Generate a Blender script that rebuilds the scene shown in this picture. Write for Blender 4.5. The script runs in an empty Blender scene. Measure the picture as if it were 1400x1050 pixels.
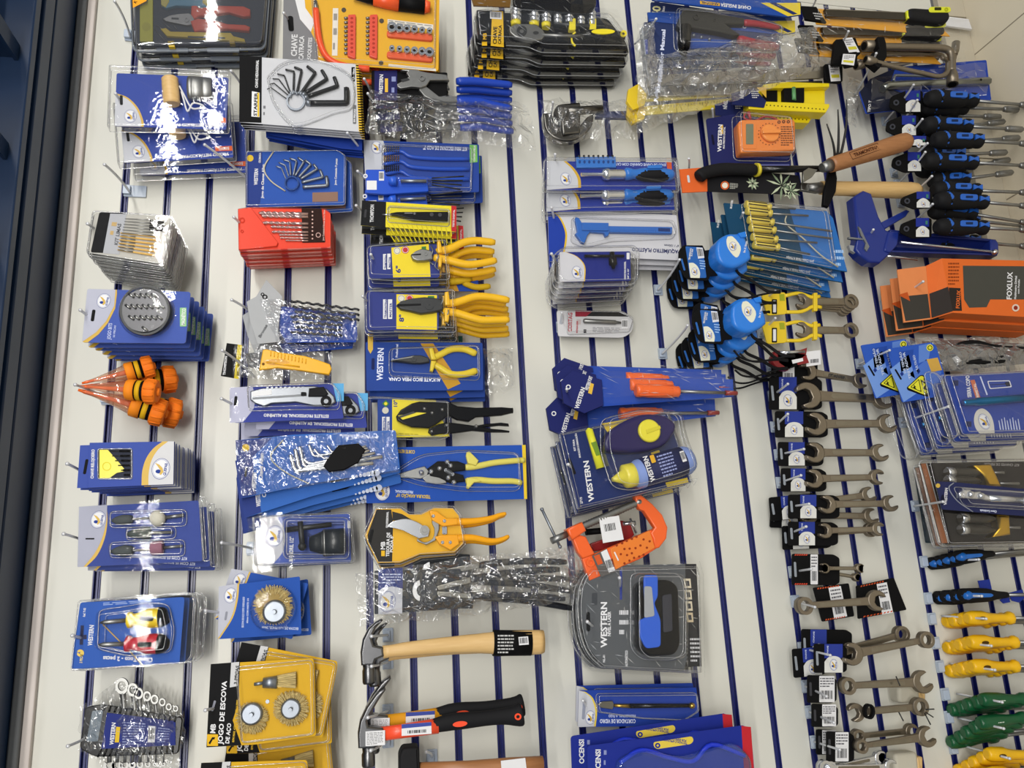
import bpy, math, random
from mathutils import Vector, Matrix
random.seed(7)
S = bpy.context.scene
COL = S.collection
# ---------------------------------------------------------------- camera, light, exposure
# The wall stands in the plane y = 0.  a = metres down the wall (-Z), b = metres along it (-X), w = metres out from it (-Y).
FOC, D, HEAD = 1051.0, 1.6, 1.73      # focal length (px of a 1400 px frame), camera distance, camera height
def _n(v): return v.normalized()
_v2x, _v1 = 5800.0, (470.0, -3850.0)
_up = Vector((_v1[0]-700, _v1[1]-525, FOC))
_v2y = 525-((_v2x-700)*(_v1[0]-700)+FOC*FOC)/(_v1[1]-525)
_a = Vector((_v2x-700, _v2y-525, FOC))
_up, _a = _n(_up), _n(_a)
_nn = _a.cross(-_up)
def ab(px, py, w=0.0):
    r = Vector((px-700, py-525, FOC)); t = (D-w)/r.dot(_nn); p = r*t
    return p.dot(_a), -p.dot(_up)
def W(a, b, w): return Vector((-b, -w, HEAD-a))
def world(px, py, w=0.0):
    a, b = ab(px, py, w); return W(a, b, w)
cam = bpy.data.cameras.new('camera'); camo = bpy.data.objects.new('camera', cam); COL.objects.link(camo)
cam.sensor_width = 36; cam.sensor_fit = 'HORIZONTAL'; cam.lens = FOC/1400*36; cam.clip_start = .02; cam.clip_end = 60
def c2w(v): return Vector(((v.dot(_up)), v.dot(_nn), -v.dot(_a)))     # camera (x right, y down, z forward) -> world
X, Y, Z = c2w(Vector((1, 0, 0))), c2w(Vector((0, -1, 0))), c2w(Vector((0, 0, -1)))
camo.matrix_world = Matrix(((X.x, Y.x, Z.x, 0), (X.y, Y.y, Z.y, -D), (X.z, Y.z, Z.z, HEAD), (0, 0, 0, 1)))
S.camera = camo
S.view_settings.view_transform = 'Standard'; S.view_settings.look = 'None'
S.view_settings.exposure = -0.08; S.view_settings.gamma = 1.0
wd = bpy.data.worlds.new('world'); S.world = wd; wd.use_nodes = True
wd.node_tree.nodes['Background'].inputs[0].default_value = (.80, .88, 1.0, 1)
wd.node_tree.nodes['Background'].inputs[1].default_value = 0.24
def area(name, a, b, w, sx, sy, power, col=(1, .96, .9), aim=None):
    l = bpy.data.lights.new(name, 'AREA'); l.shape = 'RECTANGLE'; l.size = sx; l.size_y = sy; l.energy = power; l.color = col
    o = bpy.data.objects.new(name, l); COL.objects.link(o); o.location = W(a, b, w)
    t = W(*(aim or (0.2, -.2, 0))); o.rotation_euler = (t-o.location).to_track_quat('-Z', 'X').to_euler()
    return o
for b_, w_, a_, pw in ((-2.1, 3.0, -1.05, 30), (-.1, 3.0, -1.05, 25), (1.6, 3.0, -1.05, 14), (-1.2, 4.4, -.95, 34), (.6, 4.4, -.95, 30), (-2.6, 1.7, -1.15, 9), (-3.4, 3.2, -.9, 12), (-.4, 6.0, -.8, 40)):  # first tubes follow the glare on the packs; the rest are added for sparkle
    area('tube_and_sparkle_light', a_, b_, w_, .06 if w_ < 4 else .1, 1.2, pw, (1, .975, .92), (.5, b_*.6, 0))
# ---------------------------------------------------------------- materials
def lin(c):
    if isinstance(c, str): c = [int(c[i:i+2], 16)/255 for i in (0, 2, 4)]
    return tuple(x/12.92 if x <= .04045 else ((x+.055)/1.055)**2.4 for x in c)+(1,)
MATS = {}
def mk(name, col, rough=.5, metal=0, var=.06, scale=60, bump=0, spec=.5, coat=0, emit=None):
    m = bpy.data.materials.new(name); m.use_nodes = True; nt = m.node_tree; N = nt.nodes; Lk = nt.links
    p = N['Principled BSDF']; c = lin(col)
    p.inputs['Roughness'].default_value = rough; p.inputs['Metallic'].default_value = metal
    p.inputs['Specular IOR Level'].default_value = spec; p.inputs['Coat Weight'].default_value = coat; p.inputs['Coat Roughness'].default_value = .12
    tc = N.new('ShaderNodeTexCoord'); nz = N.new('ShaderNodeTexNoise'); nz.inputs['Scale'].default_value = scale; nz.inputs['Detail'].default_value = 3
    Lk.new(tc.outputs['Object'], nz.inputs['Vector'])
    mx = N.new('ShaderNodeMix'); mx.data_type = 'RGBA'
    mx.inputs[6].default_value = tuple(max(0, x*(1-var)) for x in c[:3])+(1,); mx.inputs[7].default_value = tuple(min(1, x*(1+var)) for x in c[:3])+(1,)
    Lk.new(nz.outputs['Fac'], mx.inputs[0]); Lk.new(mx.outputs[2], p.inputs['Base Color'])
    if bump:
        b = N.new('ShaderNodeBump'); b.inputs['Strength'].default_value = bump; b.inputs['Distance'].default_value = .002
        Lk.new(nz.outputs['Fac'], b.inputs['Height']); Lk.new(b.outputs[0], p.inputs['Normal'])
    MATS[name] = m; return m
def mk_film(name, tint=(1, 1, 1), gloss=.10, haze=.03, rough=.035, bump=0, scale=40, dist=.003, hcol=(.9, .92, .95)):
    m = bpy.data.materials.new(name); m.use_nodes = True; nt = m.node_tree; N = nt.nodes; Lk = nt.links
    N.remove(N['Principled BSDF']); out = N['Material Output']
    tr = N.new('ShaderNodeBsdfTransparent'); tr.inputs[0].default_value = tint+(1,)
    gl = N.new('ShaderNodeBsdfGlossy'); gl.inputs['Roughness'].default_value = rough
    df = N.new('ShaderNodeBsdfDiffuse'); df.inputs[0].default_value = hcol+(1,)
    lw = N.new('ShaderNodeLayerWeight'); lw.inputs[0].default_value = .45
    mr = N.new('ShaderNodeMapRange'); mr.inputs[3].default_value = gloss; mr.inputs[4].default_value = .7
    Lk.new(lw.outputs['Facing'], mr.inputs[0])
    pw = N.new('ShaderNodeMath'); pw.operation = 'POWER'; pw.inputs[1].default_value = 1.9; Lk.new(lw.outputs['Facing'], pw.inputs[0]); Lk.new(pw.outputs[0], mr.inputs[0])
    m1 = N.new('ShaderNodeMixShader'); m1.inputs[0].default_value = haze; Lk.new(tr.outputs[0], m1.inputs[1]); Lk.new(df.outputs[0], m1.inputs[2])
    m2 = N.new('ShaderNodeMixShader'); Lk.new(mr.outputs[0], m2.inputs[0]); Lk.new(m1.outputs[0], m2.inputs[1]); Lk.new(gl.outputs[0], m2.inputs[2])
    tc = N.new('ShaderNodeTexCoord'); nz = N.new('ShaderNodeTexNoise'); nz.inputs['Scale'].default_value = scale; nz.inputs['Detail'].default_value = 2.5
    nz.inputs['Distortion'].default_value = 1.2
    Lk.new(tc.outputs['Object'], nz.inputs['Vector'])
    b = N.new('ShaderNodeBump'); b.inputs['Strength'].default_value = max(bump, .02); b.inputs['Distance'].default_value = dist
    Lk.new(nz.outputs['Fac'], b.inputs['Height']); Lk.new(b.outputs[0], gl.inputs['Normal']); Lk.new(b.outputs[0], lw.inputs['Normal'])
    Lk.new(m2.outputs[0], out.inputs[0]); MATS[name] = m; return m
def C(name):
    """material by name; a bare hex string makes plain printed card / plastic of that colour"""
    if name in MATS: return MATS[name]
    if name.startswith('#m'): return mk(name, name[2:8], .32, 1, .1, 90)           # metal
    if name.startswith('#g'): return mk(name, name[2:8], .32, 0, .03, 60, spec=.35, coat=.12)  # glossy plastic
    if name.startswith('#r'): return mk(name, name[2:8], .7, 0, .08, 150, spec=.2)          # matt
    if name.startswith('#'): return mk(name, name[1:7], .6, 0, .04, 50, spec=.18)
    raise KeyError(name)
mk('board', 'D2D1C8', .38, 0, .025, 3.0)
mk('groove', '161F66', .32, 0, .06, 20, coat=.2)
mk('navy_steel', '152B4A', .42, 0, .12, 25, bump=.15, spec=.35, coat=.08)
mk('navy_dark', '0E1722', .5, 0, .15, 15)
mk('grey_strip', '66686A', .6, 0, .15, 40)
mk('pale_strip', 'D2C8C2', .5, 0, .05, 20)
mk('chrome', 'D4D6DA', .24, .9, .06, 80)
mk('rod', 'D8DADF', .35, .3, .04, 80)
mk('zinc', '8F959E', .42, .9, .12, 80)
mk('steel', '8E8E8C', .40, .9, .14, 120)
mk('satin', '887E6F', .42, .88, .08, 120)       # satin chrome wrenches (warm)
mk('dark_steel', '3A3B3C', .45, .6, .15, 120)
mk('black', '0B0B0D', .6, 0, .1, 60, spec=.12)
mk('black_gloss', '0B0B0D', .25, 0, .1, 60, spec=.3, coat=.12)
mk('white', 'DDDDE0', .45, 0, .03, 60)
mk('blue', '1E3C98', .5, 0, .05, 30, spec=.2)
mk('blue_dark', '18266C', .5, 0, .05, 30, spec=.2)
mk('navy', '141C48', .5, 0, .05, 30, spec=.2)
mk('yellow', 'E8C02A', .4, 0, .04, 60)
mk('gold', 'C9A227', .45, 0, .05, 60)
mk('orange', 'EE6A24', .35, 0, .04, 60)
mk('rubber_yellow', 'E9B51C', .35, 0, .06, 60, coat=.15)
mk('clear_hanger', 'AEBACB', .25, 0, .05, 40)
def mk_wood(name, c1, c2):
    m = mk(name, c1, .45, 0, .05, 60); nt = m.node_tree; N = nt.nodes; Lk = nt.links
    tc = N.new('ShaderNodeTexCoord'); mp = N.new('ShaderNodeMapping'); mp.inputs['Scale'].default_value = (130, 130, 14)
    nz = N.new('ShaderNodeTexNoise'); nz.inputs['Scale'].default_value = 1.6; nz.inputs['Detail'].default_value = 4; nz.inputs['Distortion'].default_value = .4
    mx = N.new('ShaderNodeMix'); mx.data_type = 'RGBA'; mx.inputs[6].default_value = lin(c1); mx.inputs[7].default_value = lin(c2)
    Lk.new(tc.outputs['Object'], mp.inputs[0]); Lk.new(mp.outputs[0], nz.inputs['Vector']); Lk.new(nz.outputs['Fac'], mx.inputs[0])
    Lk.new(mx.outputs[2], N['Principled BSDF'].inputs['Base Color'])
mk_wood('wood', 'C79F62', 'DDBB82'); mk_wood('wood_dark', '8C5B36', 'B07A4C')
mk_film('film', gloss=.009, haze=.006, bump=.13, scale=24, rough=.03)
mk_film('film_edge', gloss=.22, haze=.24, bump=.3, scale=60, rough=.15, hcol=(.82, .84, .88))  # whitish film: highlights on edges and creases put into the colour
mk_film('film_clear', gloss=.02, haze=.004, bump=.12, scale=10)
mk_film('film_grey', gloss=.12, haze=.07, bump=.5, scale=25, hcol=(.6, .6, .62))
mk_film('bag', gloss=.12, haze=.03, rough=.12, bump=1.0, scale=26, dist=.02, hcol=(.75, .75, .76))
mk_film('bag_mid', gloss=.14, haze=.11, rough=.12, bump=1.0, scale=26, dist=.02, hcol=(.72, .72, .72))
mk_film('bag_dense', gloss=.16, haze=.2, rough=.16, bump=1.0, scale=22, dist=.02, hcol=(.62, .61, .60))
mk_film('film_blue', tint=(.62, .76, 1), gloss=.06, haze=.10, bump=.3, scale=14, hcol=(.2, .35, .75))
mk_film('film_smoke', tint=(.5, .5, .52), gloss=.06, haze=.04, bump=.1, scale=14)
mk_film('film_red', tint=(1, .82, .78), gloss=.03, haze=.02, bump=.2, scale=14, hcol=(.9, .35, .2))
mk_film('film_orange', tint=(1, .86, .76), gloss=.10, haze=.18, bump=.4, scale=30, hcol=(.9, .5, .3))
# ---------------------------------------------------------------- frames: (u, v, h) -> world.  s = metres per unit
class Pix:
    """u, v are photograph pixels read on the plane w metres in front of the wall; h is in the same units, outwards"""
    def __init__(s, w, at=(700, 525)):
        s.w = w; s.at = at
        p, q = world(at[0], at[1], w), world(at[0]+10, at[1], w); s.s = (q-p).length/10
    def pt(s, u, v, h=0):
        p = world(u, v, s.w); p.y -= h*s.s; return p
    def up(s, w): return Pix(w, s.at)
class Ax:
    """u runs 0..1 from pixel p0 (depth w0) to pixel p1 (depth w1); v across (image-down when u points right); h outwards; all in units of the length"""
    def __init__(s, p0, p1, w0, w1=None, unit=None, roll=0):
        w1 = w0 if w1 is None else w1
        A, B = world(*p0, w0), world(*p1, w1); d = B-A; s.s = d.length; e = d.normalized(); s.len = s.s
        if unit: s.s = unit
        n = Vector((0, -1, 0)); n = (n-e*n.dot(e)).normalized(); v = e.cross(n)    # image-down when e points image-right
        if roll: n, v = n*math.cos(roll)+v*math.sin(roll), v*math.cos(roll)-n*math.sin(roll)
        s.o, s.e, s.v, s.n = A, e, v, n
    def pt(s, u, v, h=0): return s.o+(s.e*u+s.v*v+s.n*h)*s.s
class Loc:
    """plain local frame: origin point, unit vectors from another frame, unit s"""
    def __init__(s, f, u, v, h=0, ang=0, k=1.0):
        s.o = f.pt(u, v, h); d = .01
        e = (f.pt(u+d, v, h)-s.o).normalized(); n = (f.pt(u, v, h+d)-s.o).normalized(); vv = e.cross(n)
        c, q = math.cos(ang), math.sin(ang)
        s.e = e*c+vv*q; s.v = vv*c-e*q; s.n = n; s.s = f.s*k
    def pt(s, u, v, h=0): return s.o+(s.e*u+s.v*v+s.n*h)*s.s
# ---------------------------------------------------------------- polygons
def rrect(x0, y0, x1, y1, r=3, n=4): return rq([(x0, y0), (x1, y0), (x1, y1), (x0, y1)], r, n)
def rq(q, r=3, n=4):
    out = []; m = len(q); rr = r if isinstance(r, (list, tuple)) else [r]*m
    for i in range(m):
        p, a, b = Vector(q[i]), Vector(q[i-1]), Vector(q[(i+1) % m]); ri = rr[i]
        if ri <= 0: out.append(tuple(p)); continue
        ri = min(ri, (a-p).length*.48, (b-p).length*.48)
        A, B = p+(a-p).normalized()*ri, p+(b-p).normalized()*ri
        for k in range(n+1):
            t = k/n; out.append(tuple(A*(1-t)**2+p*2*t*(1-t)+B*t*t))
    return out
def ell(cx, cy, rx, ry=None, n=20, ang=0, a0=0, a1=2*math.pi, close=True):
    ry = rx if ry is None else ry; c, s = math.cos(ang), math.sin(ang); out = []
    full = abs(a1-a0-2*math.pi) < 1e-6
    for i in range(n if full else n+1):
        t = a0+(a1-a0)*i/n; x, y = rx*math.cos(t), ry*math.sin(t); out.append((cx+x*c-y*s, cy+x*s+y*c))
    return out
def area2(p): return sum(p[i-1][0]*p[i][1]-p[i][0]*p[i-1][1] for i in range(len(p)))
def inset(p, d):
    sg = 1 if area2(p) > 0 else -1; n = len(p); out = []
    for i in range(n):
        A, P, B = Vector(p[i-1]), Vector(p[i]), Vector(p[(i+1) % n]); e1, e2 = P-A, B-P
        if e1.length < 1e-9: e1 = e2
        if e2.length < 1e-9: e2 = e1
        if e1.length < 1e-9: out.append(p[i]); continue
        n1 = Vector((-e1.y, e1.x)).normalized()*sg; n2 = Vector((-e2.y, e2.x)).normalized()*sg
        m = n1+n2; L = m.length
        if L < .3: out.append(tuple(P+n1*d)); continue
        m /= L; out.append(tuple(P+m*d/max(.5, m.dot(n1))))
    return out
def mixq(q, s, t):
    a, b, c, d = [Vector(x) for x in q]; return tuple((a*(1-s)+b*s)*(1-t)+(d*(1-s)+c*s)*t)
def spl(pts, n=6):
    """Catmull-Rom through points (any dimension)"""
    P = [Vector(p) for p in pts]; P = [P[0]*2-P[1]]+P+[P[-1]*2-P[-2]]; out = []
    for i in range(1, len(P)-2):
        for k in range(n):
            t = k/n; out.append(tuple(.5*((2*P[i])+(P[i+1]-P[i-1])*t+(2*P[i-1]-5*P[i]+4*P[i+1]-P[i+2])*t*t+(3*P[i]-P[i-1]-3*P[i+1]+P[i+2])*t**3)))
    return out+[tuple(P[-2])]
# ---------------------------------------------------------------- mesh builder
_txt = {}
def glyphs(s):
    if s in _txt: return _txt[s]
    c = bpy.data.curves.new('t', 'FONT'); c.body = s; c.size = 1; c.offset = .03; c.resolution_u = 2; c.align_x = 'LEFT'
    o = bpy.data.objects.new('t', c); COL.objects.link(o)
    me = bpy.data.meshes.new_from_object(o.evaluated_get(bpy.context.evaluated_depsgraph_get()))
    v = [(x.co.x, x.co.y) for x in me.vertices]; fc = [list(p.vertices) for p in me.polygons]
    w = max([x for x, _ in v] or [0]); bpy.data.objects.remove(o); bpy.data.meshes.remove(me); bpy.data.curves.remove(c)
    _txt[s] = (v, fc, w); return _txt[s]
class MB:
    def __init__(s, mat='white'): s.v = []; s.f = []; s.m = []; s.sm = []; s.mat = mat; s.names = []
    def _mi(s, m):
        m = m or s.mat
        if m not in s.names: s.names.append(m)
        return s.names.index(m)
    def face(s, idx, m=None, smooth=False): s.f.append(idx); s.m.append(s._mi(m)); s.sm.append(smooth)
    def add(s, pts): b = len(s.v); s.v += pts; return b
    def prism(s, f, poly, h0, h1, m=None, bev=0, side=None, bottom=True, smooth=False, step=2):
        if area2(poly) < 0: poly = poly[::-1]
        n = len(poly); rings = []
        if bev:
            prof = [(0, h1-bev*(1 if h1 > h0 else -1))]+[(bev*(1-math.cos(math.pi/2*k/step)), h1-bev*(1-math.sin(math.pi/2*k/step))*(1 if h1 > h0 else -1)) for k in range(1, step+1)]
        else: prof = [(0, h1)]
        rings.append(s.add([f.pt(x, y, h0) for x, y in poly]))
        for d, h in prof: rings.append(s.add([f.pt(x, y, h) for x, y in (inset(poly, d) if d else poly)]))
        for k in range(len(rings)-1):
            for i in range(n):
                j = (i+1) % n; s.face([rings[k]+i, rings[k]+j, rings[k+1]+j, rings[k+1]+i], side or m, smooth or (k > 0))
        s.face([rings[-1]+i for i in range(n)], m)
        mm = m or s.mat
        if bev and not bottom and mm in ('film', 'film_clear', 'film_grey', 'film_smoke'):
            for q, h, r in ((poly, min(h0, h1)+.3, .62), (inset(poly, bev*.7), h1-bev*.25, .42)):
                s.tube(f, [(x, y, h) for x, y in q]+[(q[0][0], q[0][1], h)], r, 'film_edge', 4, cap=False)  # pale rim strips paint the bright line along blister edges
        if bottom: s.face([rings[0]+i for i in range(n)][::-1], side or m)
        return s
    def flat(s, f, poly, h, m=None):
        if area2(poly) < 0: poly = poly[::-1]
        b = s.add([f.pt(x, y, h) for x, y in poly]); s.face(list(range(b, b+len(poly))), m); return s
    def sheet(s, f, poly, h, th, m=None): return s.prism(f, poly, h-th, h, m)
    def ring(s, f, cx, cy, r0, r1, h0, h1, m=None, n=24, a0=0, a1=2*math.pi, ry=1.0, bev=0):
        full = abs(a1-a0-2*math.pi) < 1e-6; k = n if full else n+1
        B = []
        for r, h in ((r0, h0), (r0, h1), (r1, h1), (r1, h0)):
            B.append(s.add([f.pt(cx+r*math.cos(a0+(a1-a0)*i/n), cy+ry*r*math.sin(a0+(a1-a0)*i/n), h) for i in range(k)]))
        for q in range(4):
            A, Cc = B[q], B[(q+1) % 4]
            for i in range(n):
                j = (i+1) % k; s.face([A+i, A+j, Cc+j, Cc+i], m, q in (0, 2))
        if not full: s.face([b for b in B], m); s.face([b+k-1 for b in B][::-1], m)
        return s
    def tube(s, f, pts, r, m=None, n=8, cap=True, flat=1.0, dome=False):
        P = [f.pt(*p) for p in pts]; R = [x*f.s for x in (r if isinstance(r, (list, tuple)) else [r]*len(P))]
        nrm = None; rings = []
        for i, p in enumerate(P):
            t = (P[min(i+1, len(P)-1)]-P[max(i-1, 0)])
            if t.length < 1e-9: t = Vector((0, 0, 1))
            t.normalize()
            if nrm is None:
                nrm = Vector((0, -1, 0)); nrm = nrm-t*nrm.dot(t)
                if nrm.length < .2: nrm = Vector((1, 0, 0)); nrm = nrm-t*nrm.dot(t)
            else: nrm = nrm-t*nrm.dot(t)
            nrm.normalize(); bi = t.cross(nrm)
            rings.append(s.add([p+(nrm*math.cos(2*math.pi*k/n)*flat+bi*math.sin(2*math.pi*k/n))*R[i] for k in range(n)]))
        for q in range(len(rings)-1):
            for k in range(n):
                j = (k+1) % n; s.face([rings[q]+k, rings[q]+j, rings[q+1]+j, rings[q+1]+k], m, True)
        if cap:
            s.face([rings[0]+k for k in range(n)][::-1], m); s.face([rings[-1]+k for k in range(n)], m)
        return s
    def lathe(s, f, p0, p1, prof, m=None, n=14, flat=1.0):
        """prof: (t along 0..1, radius in units)"""
        A, B = Vector(p0), Vector(p1); return s.tube(f, [tuple(A.lerp(B, t)) for t, _ in prof], [max(r, 1e-4) for _, r in prof], m, n, True, flat)
    def ball(s, f, c, r, m=None, n=10, k=6, squash=1.0, ry=1.0):
        rings = []
        for i in range(k+1):
            t = math.pi*i/k; rings.append(s.add([f.pt(c[0]+r*math.sin(t)*math.cos(2*math.pi*j/n), c[1]+ry*r*math.sin(t)*math.sin(2*math.pi*j/n), (c[2] if len(c) > 2 else 0)+r*squash*math.cos(t)) for j in range(n)]))
        for i in range(k):
            for j in range(n):
                q = (j+1) % n; s.face([rings[i]+j, rings[i+1]+j, rings[i+1]+q, rings[i]+q], m, True)
        return s
    def text(s, f, t, u, v, size, m='white', ang=0, h=.3, anchor='l', sx=1.0, sy=1.0):
        """ang in degrees in the photograph: 0 reads to the right, 180 upside down, 90 reads upward"""
        vs, fc, w = glyphs(t); c, q = math.cos(math.radians(ang)), math.sin(math.radians(ang))
        off = {'l': 0, 'c': -w/2, 'r': -w}[anchor]
        b = s.add([f.pt(u+((x+off)*sx*c-y*sy*q)*size*1.35, v-((x+off)*sx*q+y*sy*c)*size*1.35, h) for x, y in vs])
        for g in fc: s.face([b+i for i in g], m)
        return s
    def textfit(s, f, t, u, v, length, cap, m='white', ang=0, h=.3, anchor='l'):
        """cap = capital height in units, length = total run in units"""
        w = glyphs(t)[2] or 1; size = cap/.72/1.35; return s.text(f, t, u, v, size, m, ang, h, anchor, sx=length/(w*size*1.35))
    def lines(s, f, q, n, m='white', h=.3, fill=.45, seed=1):
        """rows of tiny illegible print inside quad q"""
        R = random.Random(seed)
        for i in range(n):
            t0 = (i+.25)/n; t1 = (i+.25+fill)/n; x = 0
            while x < .95:
                L = R.uniform(.08, .25); e = min(x+L, 1); 
                s.flat(f, [mixq(q, x, t0), mixq(q, e, t0), mixq(q, e, t1), mixq(q, x, t1)], h, m); x = e+.04
                if i == n-1 and x > .55: break
        return s
    def barcode(s, f, q, h=.3, n=16, seed=3, bg='white'):
        R = random.Random(seed)
        if bg: s.flat(f, q, h, bg)
        x = .06
        while x < .92:
            wd_ = R.choice((.02, .035, .05)); s.flat(f, [mixq(q, x, .12), mixq(q, x+wd_, .12), mixq(q, x+wd_, .8), mixq(q, x, .8)], h+.15, 'black'); x += wd_+R.choice((.02, .03, .045))
        return s
    def logo(s, f, cx, cy, r, ang=90, h=.3, sq=.8):
        """white oval badge with a blue outline, a leaping yellow cat stroke over a blue figure, and the name beside"""
        L = Loc(f, cx, cy, h, -math.radians(ang))
        s.flat(L, ell(0, 0, r*1.05, r*1.05*sq, 24), 0, '#1E3A8C'); s.flat(L, ell(0, 0, r, r*sq, 24), .08, 'white')
        s.flat(L, ell(0, 0, r*.93, r*.93*sq, 24), .12, '#7A89B8'); s.flat(L, ell(0, 0, r*.89, r*.89*sq, 24), .16, 'white')
        s.flat(L, ell(-.28*r, -.18*r, .2*r, .27*r, 10), .25, '#1E3A8C')
        s.flat(L, [(-.55*r, -.05*r), (-.2*r, .02*r), (.2*r, -.3*r), (.55*r, -.62*r), (.4*r, -.2*r), (.1*r, .15*r), (-.3*r, .3*r), (-.6*r, .1*r)], .32, 'gold')
        s.textfit(L, 'GUEPAR', -.62*r, .56*r, 1.24*r, .27*r, '#1E3A8C', 0, .3)
        return s
    def bag(s, f, q, nu, nv, amp, m='bag', seed=1, base=0, pinch=.5):
        """crumpled clear film over the quad q"""
        R = random.Random(seed); g = [[R.random() for _ in range(nv+1)] for _ in range(nu+1)]; B = len(s.v)
        for i in range(nu+1):
            for j in range(nv+1):
                x, y = mixq(q, i/nu, j/nv); e = min(i, nu-i, j, nv-j); k = 0 if e == 0 else (pinch if e == 1 else 1)
                jit = .28*amp
                if e == 0: x += R.uniform(-jit, jit)*.7; y += R.uniform(-jit, jit)*.7
                s.v.append(f.pt(x+R.uniform(-jit, jit), y+R.uniform(-jit, jit), base+k*amp*(.55+.9*g[i][j])))
        for i in range(nu):
            for j in range(nv):
                a = B+i*(nv+1)+j; b, c, d = a+1, a+nv+2, a+nv+1
                if R.random() < .5: s.face([a, d, b], m, False); s.face([b, d, c], m, False)
                else: s.face([a, d, c], m, False); s.face([a, c, b], m, False)
                for e0, e1 in ((a, b), (a, d), (a, c)):
                    if R.random() < .30:
                        p0, p1 = s.v[e0], s.v[e1]; o = Vector((0, -1, 0)); sd = (p1-p0).cross(o).normalized()*R.uniform(.25, .8)*f.s; k0 = R.uniform(0, .4); q0, q1 = p0.lerp(p1, k0)+o*.0006, p0.lerp(p1, R.uniform(.6, 1))+o*.0006
                        i0 = s.add([q0, q0.lerp(q1, .5)+sd, q1, q0.lerp(q1, .5)-sd]); s.face([i0, i0+1, i0+2, i0+3], 'film_edge')  # pale slivers paint glints along the creases
        return s
    def build(s, name, parent=None, label=None, origin=None):
        me = bpy.data.meshes.new(name); o0 = origin if origin is not None else (parent['_o'] if parent is not None else Vector((0, 0, 0)))
        o0 = Vector(o0); me.from_pydata([tuple(p-o0) for p in s.v], [], s.f)
        for n in s.names: me.materials.append(C(n))
        me.polygons.foreach_set('material_index', s.m); me.polygons.foreach_set('use_smooth', s.sm); me.update()
        o = bpy.data.objects.new(name, me); COL.objects.link(o)
        if parent is not None: o.parent = parent; o['_o'] = parent['_o']
        else: o.location = o0; o['_o'] = tuple(o0)
        if label: o['label'] = label
        return o
# ---------------------------------------------------------------- things
def thing(name, label, cat, px, py, w, group=None):
    o = bpy.data.objects.new(name, None); COL.objects.link(o); o.empty_display_size = .01
    p = world(px, py, w); o.location = p; o['_o'] = tuple(p); o['label'] = label; o['category'] = cat
    if group: o['group'] = group
    return o
def tag(o, label, cat, group=None, kind=None):
    o['label'] = label; o['category'] = cat
    if group: o['group'] = group
    if kind: o['kind'] = kind
    return o
KIDS = {}
def kids(o):
    return [c for c in bpy.data.objects if c.parent == o]
def dup(root, label, da=0.0, db=0.0, dw=0.0, rot=0.0, group=None, scale=1.0, skip=()):
    """copy of a thing and of each of its parts, moved da down the wall, db along it, dw outwards (metres), turned rot degrees in the wall plane"""
    r = root.copy(); COL.objects.link(r)
    r.location = Vector(root['_o'])+Vector((-db, -dw, -da)); r.rotation_euler = (0, -math.radians(rot), 0)
    if scale != 1: r.scale = (scale,)*3
    r['label'] = label
    if group: r['group'] = group
    def rec(src, dst):
        for c in kids(src):
            if c.name.split('.')[0] in skip: continue
            n = c.copy(); COL.objects.link(n); n.parent = dst; n.matrix_parent_inverse = c.matrix_parent_inverse.copy(); rec(c, n)
    rec(root, r); return r
ORD = ['front', 'second', 'third', 'fourth', 'fifth', 'sixth', 'seventh', 'eighth', 'ninth', 'tenth', 'eleventh', 'twelfth', 'thirteenth', 'fourteenth', 'fifteenth']
def stack(root, short, n, dw, jit=(.0, .0), da=0.0, db=0.0, rot=0.0, group=None, seed=1, offs=None, skip=()):
    """n-1 copies behind root on the same hook; each is dw metres nearer the wall"""
    R = random.Random(seed); root['label'] = short+', frontmost'
    if group: root['group'] = group
    out = []
    for k in range(1, n):
        if offs: oa, ob, orr = offs[k-1]
        else: oa, ob, orr = da*k+R.uniform(-1, 1)*jit[0], db*k+R.uniform(-1, 1)*jit[0], rot*k+R.uniform(-1, 1)*jit[1]
        where = ORD[k]+' from the front' if k < n-1 or n == 2 else 'rearmost'
        out.append(dup(root, short+', '+where+' of stack', oa, ob, -dw*k, orr, group, skip=skip))
    return out
def hook(tip, base, w, what, wb=0.004, bend=True, plate=True, pb=None, big=False):
    """chrome rod from a clear bracket in a groove (pixel base on the wall) to its tip (pixel) w metres out"""
    t = thing('display_hook', what, 'hook', base[0], base[1], wb, 'chrome display hooks on the slatted wall')
    B, T = world(*(pb or base), .012), world(*tip, w); d = T-B
    class Q: s = 1
    f = Q(); f.pt = lambda x, y, z: Vector((x, y, z))
    up = Vector((0, 0, .012))
    P = [B, B+d*.25-up*.2, B+d*.55-up*.3, B+d*.82-up*.2, T] if bend else [B, B+d*.5, T]
    P = spl([tuple(p) for p in P], 4)
    MB('rod').tube(f, P, .0024, n=8).build('prong', t)
    MB('rod').ball(f, tuple(T), .0034, n=8, k=5).build('tip', t)
    if plate:
        o = world(*base, 0); m = MB('clear_hanger')
        class R_: s = 1
        g = R_(); g.pt = lambda x, y, z: o+Vector((-y, -z, -x))
        m.prism(g, rrect(-.010, -.013, .034 if big else .011, .013, .002), .0012, .0042, bev=.0006)
        m.prism(g, rrect(-.010, -.010, .004, .010, .002), .0042, .012, bev=.0006)
        m.build('bracket', t)
    return t
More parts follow.
